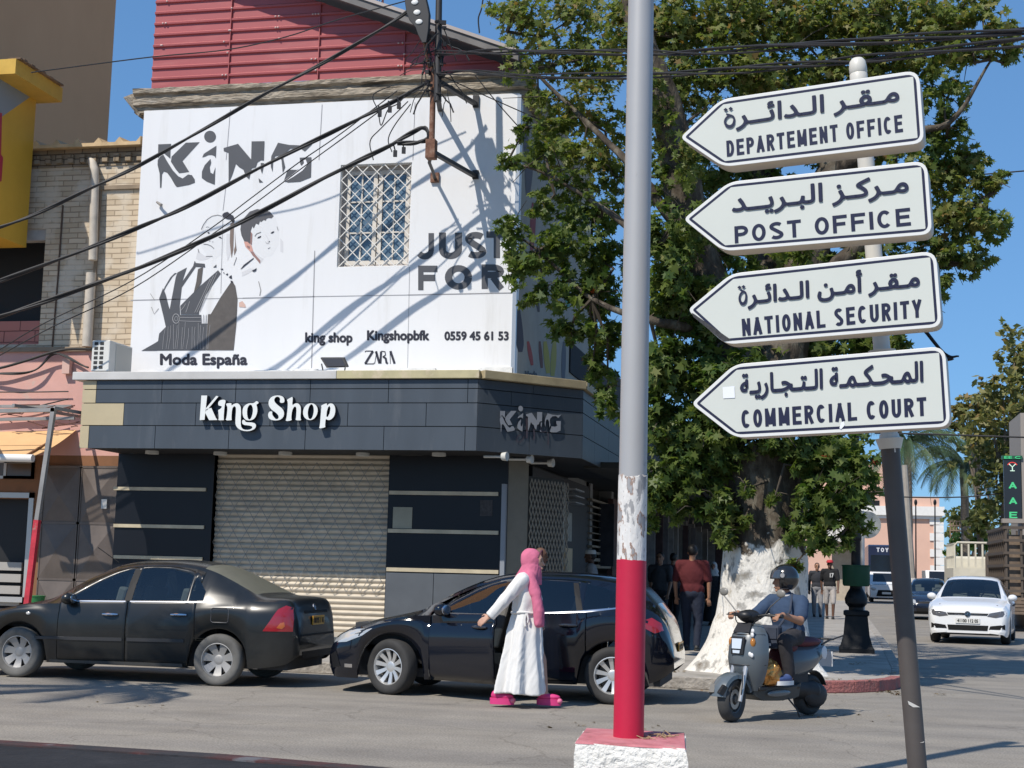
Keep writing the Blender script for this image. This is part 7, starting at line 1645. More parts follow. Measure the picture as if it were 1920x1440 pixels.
mb = MB(); mb.tube([V(-.255+.068*math.cos(t), .075*math.sin(t), 1.262+.012*math.cos(t)*-1) for t in [2*math.pi*k/20 for k in range(21)]], .009, 6, False); mb.build('collar', M('collar_white', (.6, .58, .55), .8), rd, smooth=60, world=False)
trm = M('trousers_dark', (.03, .028, .032), .9, var=.15, vs_=9)
mb = MB(); mb.ell(hips-V(0, 0, .03), (.14, .18, .11), 18, 10)
for s in (1, -1): mb.cap(hips+V(0, s*.09, -.02), knr[s], .1, .078); mb.cap(knr[s], anr[s]+V(0, 0, .03), .075, .055)
cloth('trousers', mb, trm, rd, .012, 2)
for s in (1, -1):
    shoe(rd, anr[s]+V(.02, 0, -.0), 0, M('trainer_blue', (.05, .08, .2), .6), .03, .27, M('trainer_white', (.7, .7, .7), .6))
f, l = frame(HY_); RH = np.stack([f, l, V(0, 0, 1)], 1)
mb = MB(); rings = []; n = 28                      # open-face shell
for i in range(13):
    ph = math.pi*.5*(1-i/12*1.62) if False else rad(90-i*12.2)
    rr_, zz = math.cos(ph), math.sin(ph); R = []
    for j in range(n):
        t = 2*math.pi*j/n; x, y = math.cos(t)*rr_, math.sin(t)*rr_
        px2 = x*.148-.012; z2 = zz*.145+.035
        if zz < .18 and x > .15: px2 = .02-.05*(zz < 0)+.02*abs(math.sin(t)) if False else min(px2, .03); 
        R.append(hc_+RH @ V(px2, y*.125, z2))
    rings.append(R)
mb.loft(rings, True, False); helm = M('helmet_dark', (.014, .0145, .016), .18, coat=.8)
hm = mb.build('helmet', helm, rd, smooth=60, world=False); md = hm.modifiers.new('s', 'SOLIDIFY'); md.thickness = .02; md.offset = -1
mb = MB(); rings = []
for i in range(7):
    z = -.012+i*.016; R = []
    for j in range(15): t = rad(-80+160*j/14); R.append(hc_+RH @ V(math.cos(t)*(.158-.0*i-.25*(i/6)**2*.12)-.012, math.sin(t)*.134*(1-.04*(i/6)), z+.035))
    rings.append(R)
mb.loft(rings, False, False); vi = mb.build('visor', M('visor_smoke', (.05, .055, .065), .05, coat=1., spec=.8), hm, smooth=60, world=False); md = vi.modifiers.new('s', 'SOLIDIFY'); md.thickness = .005
for s in (1, -1):
    mb = MB(); mb.cyl(hc_+RH @ V(-.005, s*.127, .06), hc_+RH @ V(-.005, s*.142, .06), .026, .022, 14); mb.build('visor_hub', M('hub_grey', (.3, .3, .3), .4), hm, world=False)
# bags
sb = thing('shoulder_bag', 'dark blue shoulder bag resting in the lap of the scooter rider', 'bag', (mid[0], mid[1], 0), SH); bgm = M('bag_blue', (.035, .045, .07), .8, var=.15, vs_=14)
mb = MB(); mb.box((.06, .02, .83), (.1, .25, .24), .1); mb.build('bag_body', bgm, sb, world=False, smooth=0, bevel=.025)
mb = MB(); mb.box((.115, .02, .87), (.012, .23, .12), .1); mb.build('flap', bgm, sb, world=False, smooth=0, bevel=.006)
mb = MB(); mb.box((.125, .06, .755), (.006, .035, .025), .1); mb.build('patch', wst, sb, world=False, smooth=0)
mb = MB(); mb.tube([V(.05, .12, .93), V(-.1, .16, 1.1), V(-.22, .1, 1.262), V(-.3, -.05, 1.25)], .012, 6); mb.build('strap', bgm, sb, world=False)
mb = MB(); mb.ell((.2, .1, .475), (.13, .13, .14), 26, 18)
rr = random.Random(2); mb.v = [tuple(V(v)+V(*(mnoise.noise_vector(Vector(v)*16)*.03))) for v in mb.v]
gb = mb.build('gold_bag', M('gold_foil', (.62, .3, .09), .3, .75, var=.35, vs_=16, bump=.6, bs=28), None, smooth=0, world=False); gb.location = (mid[0], mid[1], 0); gb.rotation_euler = (0, 0, SH); tag(gb, 'crumpled shiny gold bag standing on the scooter footboard', 'bag')
# ================================================================== TREES
def leafmat(name, c1, c2, c3, tr=.35):
    m = bpy.data.materials.new(name); m.use_nodes = True; n = m.node_tree; L = n.links.new; out = n.nodes['Material Output']; n.nodes.remove(n.nodes['Principled BSDF'])
    at = n.nodes.new('ShaderNodeAttribute'); at.attribute_name = 'tint'
    r = n.nodes.new('ShaderNodeValToRGB'); e = r.color_ramp.elements; e[0].position = 0; e[1].position = .6; e.new(.93); e.new(.985)
    for k, c in zip(range(4), (c1, c2, c3, (.22, .05, .02))): e[k].color = (*c, 1)
    L(at.outputs['Fac'], r.inputs[0])
    d = n.nodes.new('ShaderNodeBsdfPrincipled'); d.inputs['Roughness'].default_value = .5; d.inputs['Specular IOR Level'].default_value = .35; L(r.outputs[0], d.inputs['Base Color'])
    t = n.nodes.new('ShaderNodeBsdfTranslucent'); hs = n.nodes.new('ShaderNodeHueSaturation'); hs.inputs['Value'].default_value = 1.5; hs.inputs['Saturation'].default_value = 1.15; L(r.outputs[0], hs.inputs['Color']); L(hs.outputs[0], t.inputs[0])
    mx = n.nodes.new('ShaderNodeMixShader'); mx.inputs[0].default_value = tr; L(d.outputs[0], mx.inputs[1]); L(t.outputs[0], mx.inputs[2]); L(mx.outputs[0], out.inputs[0]); return m
LOBED = np.array([(0, -.5), (.1, -.2), (.44, -.34), (.27, -.03), (.55, .16), (.2, .14), (0, .52), (-.2, .14), (-.55, .16), (-.27, -.03), (-.44, -.34), (-.1, -.2)])
BLADE = np.array([(0, -.5), (.28, -.05), (0, .5), (-.28, -.05)])
def leaf_mesh(name, blobs, mat, parent, size=(.1, .19), shape=LOBED, seed=1, up=.55, kind=None, low=None):
    """blobs: (centre, radii, count, tone); leaves as small folded blades filling the blobs, denser towards their surface"""
    g = np.random.default_rng(seed); P = []; S = []; Tn = []; Nn = []
    for c, r, cnt, tone in blobs:
        cnt = int(cnt)
        d = g.normal(size=(cnt, 3)); d /= np.linalg.norm(d, axis=1)[:, None]; q = np.repeat(g.random(cnt//9+1), 9)[:cnt]**.42*.9+g.normal(size=cnt)*.05; d0 = g.normal(size=(cnt//9+1, 3)); d0 /= np.linalg.norm(d0, axis=1)[:, None]; d = np.repeat(d0, 9, axis=0)[:cnt]+d*.27
        clump = np.repeat(g.normal(size=(cnt//9+1, 3))*.27, 9, axis=0)[:cnt]
        P.append(V(c)+(d*q[:, None]+clump)*V(r)); S.append(g.uniform(size[0], size[1], cnt)); Tn.append(np.clip(tone+g.normal(size=cnt)*.17, 0, .95)+(g.random(cnt) < .0012)*.9)
        Nn.append(d*.5+V(0, 0, up)+g.normal(size=(cnt, 3))*.55)
    P = np.concatenate(P); S = np.concatenate(S)
    if low: S = S*np.where(P[:, 2] < low[0]+g.normal(size=len(S))*.6, low[1], 1.)
    Tn = np.clip(np.concatenate(Tn), 0, 1); Nn = np.concatenate(Nn); N = len(P)
    Nn /= np.linalg.norm(Nn, axis=1)[:, None]; a = g.normal(size=(N, 3))+V(0, 0, -.6); X = np.cross(a, Nn); X /= np.linalg.norm(X, axis=1)[:, None]; Y = np.cross(Nn, X)
    K = len(shape); sh = shape; bend = -.28*np.abs(sh[:, 0])-.25*sh[:, 1]**2
    vv = P[:, None, :]+S[:, None, None]*(sh[None, :, 0, None]*X[:, None, :]+sh[None, :, 1, None]*Y[:, None, :]+bend[None, :, None]*Nn[:, None, :])
    o = wloc(parent) if parent is not None else V(0, 0, 0); vv = (vv-o).reshape(-1, 3)
    me = bpy.data.meshes.new(name); me.vertices.add(N*K); me.vertices.foreach_set('co', vv.ravel().astype(np.float32)); me.loops.add(N*K); me.loops.foreach_set('vertex_index', np.arange(N*K, dtype=np.int32)); me.polygons.add(N)
    me.polygons.foreach_set('loop_start', np.arange(0, N*K, K, dtype=np.int32)); me.polygons.foreach_set('loop_total', np.full(N, K, dtype=np.int32)); me.update(calc_edges=True)
    at = me.attributes.new('tint', 'FLOAT', 'POINT'); at.data.foreach_set('value', np.repeat(Tn, K).astype(np.float32)); me.validate()
    me.materials.append(mat); ob = bpy.data.objects.new(name, me); COL.objects.link(ob)
    if parent is not None: ob.parent = parent
    if kind: ob['kind'] = kind
    return ob
def bend_tube(pts, rs, seed=0, wob=.05, sub=6):
    pts = [V(p) for p in pts]; Q = []; R = []; g = random.Random(seed)
    for i in range(len(pts)-1):
        a, b = pts[i], pts[i+1]; pa = pts[i-1] if i else a*2-b; pb = pts[i+2] if i+2 < len(pts) else b*2-a
        for k in range(sub):
            t = k/sub; Q.append(.5*((2*a)+(b-pa)*t+(2*pa-5*a+4*b-pb)*t*t+(3*a-pa-3*b+pb)*t**3)+V(*[g.uniform(-wob, wob)*rs[i] for _ in range(3)])); R.append(rs[i]+(rs[i+1]-rs[i])*t)
    Q.append(pts[-1]); R.append(rs[-1]); return Q, R
bark = rampmat('plane_bark', 5.5, [(.32, (.03, .024, .018)), (.46, (.07, .056, .042)), (.54, (.1, .083, .062)), (.62, (.155, .14, .11)), (.7, (.055, .044, .033))], .9, .8, stretch=(1, 1, .5), det=8)
wwash = rampmat('bark_whitewash', 4.2, [(.3, (.11, .095, .075)), (.4, (.27, .255, .225)), (.455, (.36, .345, .32)), (.5, (.68, .655, .6)), (.62, (.74, .71, .655)), (.68, (.4, .36, .3)), (.76, (.62, .57, .48))], .92, .9, stretch=(1.2, 1.2, .55), det=9)
pt_ = thing('plane_tree', 'huge plane tree with a whitewashed flaring trunk, behind the scooter rider', 'tree', (-.85, 20.35, .1))
def tc(x, y, Y): return onY(x, y, Y)
mb = MB(); rings = []; n = 56; rr = random.Random(5); ph = [rr.uniform(0, 6.28) for _ in range(8)]
zs_ = [.06, .1, .14, .18, .22, .27, .32, .38, .45, .52, .6, .7, .8, .9, 1.0, 1.12, 1.25, 1.37, 1.5, 1.62, 1.75, 1.88, 2.0, 2.15, 2.3, 2.6, 2.9, 3.2]
cxf = lin([(.06, -.9), (1, -.87), (1.6, -.83), (2.4, -.86), (3.2, -.92)]); rf = pchip([(.06, 1.08), (.14, .97), (.25, .87), (.4, .77), (.6, .69), (1.0, .61), (1.5, .57), (2.0, .55), (2.6, .55), (3.2, .6)])
n = 96
for z in zs_:
    R = []
    fl = max(0, 1-z/1.0)
    for j in range(n):
        t = 2*math.pi*j/n; r = rf(z)*(1+.07*fl*math.sin(5*t+ph[0])+.045*fl*math.sin(8*t+ph[1])+.03*math.sin(3*t+ph[2]+z)+.014*math.sin(7*t+ph[3]-1.5*z))
        r += mnoise.noise(Vector((math.cos(t)*1.6, math.sin(t)*1.6, z*1.5)))*.05+mnoise.noise(Vector((math.cos(t)*6, math.sin(t)*6, z*6)))*.014
        R.append(V(cxf(z)+math.cos(t)*r, 20.35+math.sin(t)*r*.95, z))
    rings.append(R)
mb.loft(rings)
def trunkmat():
    m = bark.copy(); m.name = 'trunk_limewashed'; n = m.node_tree; L = n.links.new; b = n.nodes['Principled BSDF']; tc = [q for q in n.nodes if q.type == 'TEX_COORD'][0]
    src = b.inputs['Base Color'].links[0].from_socket
    t = n.nodes.new('ShaderNodeTexNoise'); t.inputs['Scale'].default_value = 3.4; t.inputs['Detail'].default_value = 9; t.inputs['Roughness'].default_value = .62; L(tc.outputs['Object'], t.inputs['Vector'])
    r = n.nodes.new('ShaderNodeValToRGB'); el = r.color_ramp.elements
    st = [(.28, (.16, .13, .1)), (.37, (.3, .28, .245)), (.42, (.4, .385, .355)), (.46, (.69, .66, .6)), (.6, (.76, .73, .67)), (.67, (.5, .45, .37)), (.74, (.66, .61, .52))]
    while len(el) < len(st): el.new(.5)
    for e, (p, c) in zip(el, st): e.position = p; e.color = (*c, 1)
    L(t.outputs['Fac'], r.inputs[0])
    sp = n.nodes.new('ShaderNodeSeparateXYZ'); L(tc.outputs['Object'], sp.inputs[0])
    t2 = n.nodes.new('ShaderNodeTexNoise'); t2.inputs['Scale'].default_value = 5; t2.inputs['Detail'].default_value = 6; L(tc.outputs['Object'], t2.inputs['Vector'])
    ma = n.nodes.new('ShaderNodeMath'); ma.operation = 'MULTIPLY_ADD'; ma.inputs[1].default_value = -1.1; L(t2.outputs['Fac'], ma.inputs[0]); L(sp.outputs[2], ma.inputs[2])
    rr_ = n.nodes.new('ShaderNodeMapRange'); rr_.inputs[1].default_value = 1.12; rr_.inputs[2].default_value = 1.2; L(ma.outputs[0], rr_.inputs[0])
    mx = n.nodes.new('ShaderNodeMix'); mx.data_type = 'RGBA'; L(rr_.outputs[0], mx.inputs['Factor']); L(r.outputs[0], mx.inputs['A']); L(src, mx.inputs['B']); L(mx.outputs['Result'], b.inputs['Base Color']); return m
trunk = mb.build('trunk', trunkmat(), pt_, smooth=60)
limbs = [([tc(1415, 800, 20.4), tc(1360, 640, 20.1), tc(1290, 430, 19.8), tc(1262, 250, 19.6), tc(1200, 60, 19.4), tc(1150, -150, 19.3)], (.5, .36, .3, .24, .18, .1)),
         ([tc(1425, 800, 20.5), tc(1480, 600, 20.8), tc(1540, 400, 21), tc(1600, 200, 21), tc(1660, -40, 21)], (.46, .34, .26, .2, .12)),
         ([tc(1420, 760, 20.4), tc(1440, 560, 21.4), tc(1420, 300, 22), tc(1400, 60, 22.4)], (.4, .3, .22, .13)),
         ([tc(1330, 560, 20), tc(1230, 470, 19.3), tc(1130, 390, 19.9), tc(1030, 330, 20), tc(950, 300, 20)], (.12, .07, .04, .022, .01)),
         ([tc(1300, 470, 19.8), tc(1200, 330, 19.6), tc(1090, 220, 20.4), tc(1000, 130, 20.6), tc(950, 60, 20.7)], (.1, .06, .04, .022, .01)),
         ([tc(1340, 620, 20), tc(1220, 600, 19.2), tc(1110, 560, 20), tc(1010, 470, 20), tc(950, 430, 19.9)], (.1, .055, .034, .02, .01)),
         ([tc(1560, 330, 21), tc(1680, 250, 20.6), tc(1780, 230, 20.4), tc(1860, 110, 20.3)], (.12, .07, .04, .015)),
         ([tc(1500, 560, 20.9), tc(1640, 440, 21), tc(1760, 410, 21), tc(1850, 370, 21), tc(1880, 330, 21)], (.16, .1, .06, .035, .015)),
         ([tc(1490, 600, 20.8), tc(1640, 560, 21.2), tc(1760, 500, 21.3), tc(1830, 500, 21.3)], (.12, .08, .045, .02)),
         ([tc(1400, 800, 20.4), tc(1340, 850, 20.2), tc(1280, 880, 20.1), tc(1240, 915, 20.0)], (.06, .035, .02, .01)),
         ([tc(1470, 880, 20.3), tc(1540, 880, 19.9), tc(1590, 920, 19.7), tc(1610, 960, 19.6)], (.09, .05, .03, .015))]
for k, (pts, rs) in enumerate(limbs):
    Q, R = bend_tube(pts, rs, k, .12); mb = MB(); mb.tube(Q, R, 14 if rs[0] > .3 else 9); mb.build('limb', bark, pt_, smooth=60)
B = []
def bl(x, y, rx, ry, Y, cnt, tone=.35, rd=None):
    c = onY(x, y, Y); s = (c-CAMP)@FW/FPX; B.append((c, (rx*s, rd if rd else max(rx, ry)*s*1.1, ry*s), cnt, tone))
OL, GR = .62, .3            # olive canopy above, fresher green below
for x, y, rx, ry, Y, cnt, t in (
    (990, 40, 65, 45, 19.2, 330, OL), (1080, 30, 80, 60, 19.4, 560, OL), (960, 10, 40, 30, 19.2, 120, OL), (1040, 110, 70, 40, 19.3, 260, OL), (985, 120, 40, 50, 19.1, 130, .5), (1110, 110, 60, 60, 19.6, 420, OL), (1070, 190, 75, 40, 19.2, 300, OL), (1010, 180, 35, 25, 19, 90, .5),
    (1130, 230, 60, 50, 19.6, 340, OL), (1040, 240, 50, 35, 19, 240, .5), (985, 240, 30, 25, 18.8, 80, .4), (1020, 290, 55, 30, 18.7, 230, .4), (960, 305, 38, 18, 18.5, 90, GR), (1090, 290, 60, 35, 18.9, 280, OL), (1150, 330, 45, 60, 19.4, 260, .5),
    (1060, 350, 60, 30, 18.8, 220, .4), (1020, 390, 30, 30, 18.6, 120, .35), (1110, 400, 60, 35, 18.9, 320, GR), (958, 432, 32, 36, 18.4, 130, GR), (1000, 480, 45, 40, 18.5, 240, GR), (965, 500, 18, 30, 18.4, 50, GR), (1060, 460, 60, 45, 18.7, 330, GR), (1130, 490, 45, 60, 19, 350, GR), (1020, 550, 40, 30, 18.6, 130, GR), (1100, 560, 60, 40, 18.9, 330, GR),
    (1130, 640, 35, 60, 19, 260, GR), (1070, 620, 40, 25, 18.9, 110, .3), (1140, 730, 25, 50, 19.2, 120, GR), (1110, 690, 20, 20, 19, 40, GR),
    (1180, 60, 70, 80, 20, 500, OL), (1270, 50, 80, 70, 20, 800, OL), (1370, 40, 80, 70, 20.4, 800, OL), (1470, 40, 80, 60, 20.6, 800, OL), (1570, 40, 80, 55, 20.8, 700, OL), (1670, 40, 80, 60, 20.8, 650, OL), (1760, 40, 70, 50, 20.6, 450, OL), (1840, 20, 50, 30, 20.4, 140, OL), (1880, 90, 45, 25, 20.3, 160, .55), (1820, 90, 50, 30, 20.4, 160, OL),
    (1280, 160, 70, 60, 20, 460, OL), (1370, 150, 80, 60, 20.3, 500, OL), (1460, 140, 80, 50, 20.6, 480, OL), (1560, 130, 70, 40, 20.8, 400, OL), (1650, 120, 70, 35, 20.8, 320, OL), (1740, 110, 60, 40, 20.6, 300, OL),
    (1240, 240, 40, 60, 19.6, 260, OL), (1330, 260, 60, 50, 21.3, 340, OL), (1250, 340, 35, 50, 19.6, 170, GR), (1340, 350, 60, 50, 21.4, 300, .4), (1430, 240, 70, 60, 21.8, 420, OL), (1430, 360, 70, 60, 21.9, 380, .45), (1540, 250, 70, 70, 21.6, 450, .5), (1640, 250, 70, 70, 21.4, 500, OL), (1540, 380, 70, 60, 21.6, 400, .45), (1640, 390, 70, 60, 21.4, 450, .5),
    (1770, 180, 50, 45, 20.6, 220, .4), (1760, 260, 45, 45, 20.8, 230, .35), (1800, 240, 25, 20, 20.6, 50, .3), (1770, 330, 50, 40, 21, 320, .6), (1820, 300, 35, 25, 21, 150, .6), (1790, 400, 60, 40, 21, 340, OL), (1855, 345, 35, 22, 21, 130, OL), (1850, 420, 45, 25, 21, 190, .5), (1770, 470, 55, 35, 21.2, 280, .5), (1820, 495, 40, 22, 21.2, 120, .5), (1750, 530, 40, 30, 21.3, 120, .45), (1880, 330, 12, 10, 21, 20, .4),
    (1240, 450, 50, 50, 19.4, 330, GR), (1260, 560, 60, 60, 19.6, 420, GR), (1250, 680, 55, 60, 19.5, 420, GR), (1340, 480, 60, 50, 20.6, 260, .35), (1330, 600, 50, 60, 19.8, 330, GR), (1330, 720, 60, 60, 19.6, 420, GR), (1240, 790, 55, 55, 19.8, 400, GR), (1320, 820, 60, 45, 19.8, 430, GR), (1420, 600, 60, 60, 21.3, 300, .3), (1520, 520, 70, 60, 21.4, 330, .4), (1640, 500, 70, 50, 21.4, 330, .45), (1700, 560, 50, 40, 21.4, 180, .4),
    (1520, 650, 70, 50, 21, 330, .35), (1620, 640, 60, 50, 21.2, 330, .35), (1680, 640, 25, 35, 21.2, 70, .35), (1420, 730, 60, 60, 20.9, 250, .3), (1530, 760, 70, 50, 20.7, 330, .3), (1620, 740, 50, 50, 20.9, 260, .35),
    (1270, 880, 60, 45, 19.8, 380, .3), (1230, 930, 40, 35, 19.8, 220, .25), (1300, 950, 45, 25, 19.8, 110, .3), (1345, 870, 45, 40, 19.9, 190, .3), (1360, 960, 35, 40, 19.8, 110, GR), (1358, 1008, 24, 26, 19.8, 70, .35), (1430, 830, 50, 30, 19.7, 130, .3), (1500, 850, 45, 40, 19.7, 170, .3), (1400, 915, 14, 16, 19.5, 22, .35), (1452, 935, 18, 12, 19.5, 20, .35), (1395, 975, 12, 10, 19.6, 10, .4), (1520, 940, 22, 40, 19.7, 90, .3), (1345, 940, 14, 30, 19.7, 40, .35), (1590, 1010, 14, 22, 19.7, 26, .35), (1225, 980, 12, 20, 19.9, 24, .3), (1550, 850, 60, 50, 19.9, 380, .28), (1600, 880, 45, 55, 19.8, 280, .28), (1560, 940, 55, 40, 19.6, 260, .3), (1600, 975, 30, 20, 19.6, 70, .35), (1520, 990, 40, 30, 19.6, 150, .3), (1545, 1020, 35, 20, 19.6, 70, .35), (1490, 1060, 25, 12, 19.6, 25, .35), (1390, 990, 16, 14, 19.9, 18, .35),
    (1300, 420, 50, 50, 18.9, 170, .35), (1260, 520, 45, 50, 18.9, 200, GR), (1390, 700, 60, 50, 19.4, 200, .3), (1440, 780, 60, 40, 19.6, 190, .3), (1400, 480, 50, 50, 20, 120, .35), (1500, 470, 40, 40, 20.2, 100, .4), (1360, 560, 45, 40, 19.3, 150, .35), (1290, 300, 40, 60, 19, 180, .5), (1220, 160, 40, 60, 18.9, 170, OL), (1700, 330, 40, 50, 20.6, 160, .5), (1870, 60, 40, 25, 20.2, 110, OL), ):
    bl(x, y, rx, ry, Y+(1.5 if x < 1160 else 0), cnt*((1.25 if y < 270 else 1.5) if x < 1160 else 1.75 if y < 280 else 2.1), t)
hi = random.Random(77)
for k in range(18):            # the crown goes on well above the frame and shades the pavement and the street behind
    X = hi.uniform(-4.5, .2); Yc = hi.uniform(20.5, 23.2); Z = hi.uniform(10.2, 13); 
    p_ = proj((X, Yc, Z-1.3))
    if p_[1] > -25: Z += (p_[1]+25)*.009+.3
    B.append((V(X, Yc, Z), (1.5, 1.5, 1.1), 420, OL))
lf1 = leafmat('plane_leaf', (.06, .11, .026), (.16, .2, .05), (.27, .24, .085), .45)
leaf_mesh('crown', B, lf1, pt_, (.075, .15), LOBED, 3, low=(5.6, 1.35))
mb = MB(); g = np.random.default_rng(4)              # twigs inside the blobs
for c, r, cnt, tone in B:
    near = min(((np.linalg.norm(V(p)-c), V(p)) for pts, rs in limbs for p in pts), key=lambda q: q[0])
    if 0.2 < near[0] < 2.2:
        m_ = (c+near[1])/2+g.normal(size=3)*.12; mb.tube([near[1], m_, c], [.03, .02, .01], 5)
    for k in range(3):
        d = g.normal(size=3)*V(r)*.8; mb.tube([c, c+d*.5+V(0, 0, .05), c+d], [.011, .008, .004], 4)
mb.build('twigs', M('twig', (.07, .055, .04), .9), pt_, smooth=0)

def bg_tree(name, label, blobs, base, trunk_r, D, mat, size, seed, group='trees along the side street'):
    bp = ground_at(base[0], D, 0); root = thing(name, label, 'tree', bp, 0, group); Bs = []
    for x, y, rx, ry, cnt, tone in blobs:
        r_ = ray(x, y); r_ = r_/(r_@f0); c = CAMP+r_*(D+(rnd.random()-.5)*3); s = D/FPX; Bs.append((c, (rx*s, max(rx, ry)*s, ry*s), cnt, tone))
    leaf_mesh('crown', Bs, mat, root, size, BLADE, seed)
    mb = MB(); top = sum((b[0] for b in Bs), V(0, 0, 0))/len(Bs); Q, R = bend_tube([V(bp), (V(bp)*.4+top*.6), top], (trunk_r, trunk_r*.7, trunk_r*.3), seed); mb.tube(Q, R, 10)
    for b in Bs: mb.tube([V(bp)*.35+top*.65, (top+b[0])/2, b[0]], [trunk_r*.4, trunk_r*.2, .03], 5)
    mb.build('trunk', M('bg_bark', (.16, .13, .1), .9, var=.3, vs_=3), root, smooth=50); return root
lf2 = leafmat('olive_leaf', (.075, .105, .03), (.18, .185, .06), (.28, .245, .09)); lf3 = leafmat('bright_leaf', (.05, .1, .02), (.1, .19, .035), (.14, .2, .05))
bg_tree('street_tree', 'tall olive green street tree at the right edge above the green light sign', [(1905, 660, 35, 60, 420, .6), (1880, 740, 50, 45, 620, .6), (1925, 750, 50, 60, 700, .6), (1835, 800, 45, 40, 420, .65), (1890, 820, 60, 45, 640, .5), (1860, 880, 50, 40, 420, .45), (1920, 880, 50, 50, 500, .45), (1880, 940, 50, 35, 330, .4)], (1880, 1090), .22, 58, lf2, (.2, .42), 11)
bg_tree('street_tree', 'loose airy street tree just right of the lowest sign, behind the palms', [(1805, 775, 35, 30, 240, .7), (1790, 800, 20, 25, 110, .65), (1830, 760, 35, 25, 220, .75), (1850, 770, 25, 25, 130, .7), (1815, 840, 30, 30, 150, .5), (1845, 830, 40, 35, 210, .55), (1860, 960, 30, 35, 230, .4), (1830, 985, 35, 25, 230, .35)], (1845, 1085), .2, 72, lf2, (.28, .5), 12)
bg_tree('garden_bush', 'bright green bush in front of the lattice fence beside the pink building', [(1815, 1010, 30, 25, 330, .55), (1795, 1030, 20, 20, 160, .5), (1840, 1020, 25, 18, 200, .6)], (1812, 1080), .1, 76, lf3, (.22, .4), 13, None)
bg_tree('garden_tree', 'small mid green tree against the sky right of the pink building', [(1800, 970, 25, 25, 240, .3), (1825, 965, 30, 22, 240, .35), (1790, 1000, 15, 20, 100, .3), (1850, 1000, 40, 35, 330, .3), (1890, 1010, 40, 40, 330, .3)], (1815, 1085), .15, 86, lf2, (.3, .5), 14, None)
# palms
def palm(label, x, ycrown, D, nf, fl, seed, trunk=.2, group='palms beyond the pink building', droop=1., at=None):
    if at is not None: bp, c = (at[0], at[1], 0), V(at)
    else: bp = ground_at(x, D, 0); r_ = ray(x, ycrown); r_ = r_/(r_@f0); c = CAMP+r_*D

    root = thing('palm_tree', label, 'palm', bp, 0, group)
    mb = MB(); Q, R = bend_tube([V(bp), (V(bp)+c)/2+V(.1, 0, 0), c], (trunk*1.2, trunk, trunk*.85), seed, .1); mb.tube(Q, R, 10); mb.build('trunk', M('palm_trunk', (.2, .165, .13), .9, var=.3, vs_=5, stretch=(1, 1, 4)), root)
    mb = MB(); g = random.Random(seed)
    for k in range(nf):
        az = 2*math.pi*k/nf*1.618*2+g.uniform(-.2, .2); el = g.uniform(-.25, 1.15); h = V(math.cos(az), math.sin(az), 0); pts = []; p = V(c); e = el; st = fl/12
        for i in range(13): pts.append(p.copy()); p = p+(h*math.cos(e)+V(0, 0, math.sin(e)))*st; e -= .13*droop+g.uniform(0, .04)
        mb.tube(pts, [.035*(1-i/14) for i in range(13)], 4)
        for i in range(1, 12):
            d = nrm(pts[i+1]-pts[i-1]); sd = nrm(np.cross(d, V(0, 0, 1)))
            for q in range(3):
                b = pts[i]+(pts[i+1]-pts[i])*q/3
                for s in (1, -1):
                    ln = fl*.2*math.sin(math.pi*(i+1+q/3)/13.5)+.15; tip = b+nrm(sd*s*.75+d*.55+V(0, 0, -.55-.3*g.random()))*ln; wv = d*.035; mb.poly([b-wv, b+wv, tip])
    mb.build('fronds', M('palm_green', (.06, .1, .04), .55, var=.25, vs_=2), root, smooth=0, recalc=False); return root
palm('palm with long arching fronds against the sky, left one behind the brown post', 1700, 828, 70, 26, 3.6, 3)
palm('bushy palm with drooping fronds, right one beside the olive street tree', 1806, 872, 74, 30, 3.0, 7, .22)
# palm beyond the left edge: only its shadow reaches the road in view
palm('palm outside the left edge whose fronds shade the road by the saloon', 0, 0, 0, 11, 2.3, 9, .18, None, at=V(-10.6, 11.0, 6.0))
lt = [(V(x, y, .02), (.9, .12, .008), 26, .75) for x, y in ((-8, 18.5), (-5.6, 18.5), (-1.2, 18.5), (-.2, 18.7), (.5, 19.0), (.8, 19.4))]+[(V(x, y, .16), (1.0, .7, .008), 30, .7) for x, y in ((-.5, 19.4), (.3, 21), (.2, 23), (-1.8, 19.2))]+[(V(x, y, .012), (2.5, 1.6, .003), 10, .6) for x, y in ((-6, 14), (-2.5, 13), (1.5, 15), (2, 18))]
lo = leaf_mesh('fallen_leaves', lt, leafmat('dry_leaf_litter', (.1, .075, .04), (.22, .16, .08), (.35, .28, .17), .1), None, (.025, .075), LOBED, 23, 3.0, 'stuff'); tag(lo, 'scattered dry leaves and grit along the gutter and pavement', 'leaves')
# far tree line
fb = []; g = random.Random(31)
for k in range(46):
    x = -30+k*2.4; fb.append((V(x, 150+g.uniform(-4, 4), 2.6+g.uniform(-.5, 1.2)), (2.6, 2.5, 2.6+g.uniform(0, 1.4)), 150, g.uniform(.25, .55)))
fo = leaf_mesh('distant_trees', fb, lf2, None, (.5, .9), BLADE, 17, kind='stuff'); tag(fo, 'distant line of dull green trees closing the end of the side street', 'trees')
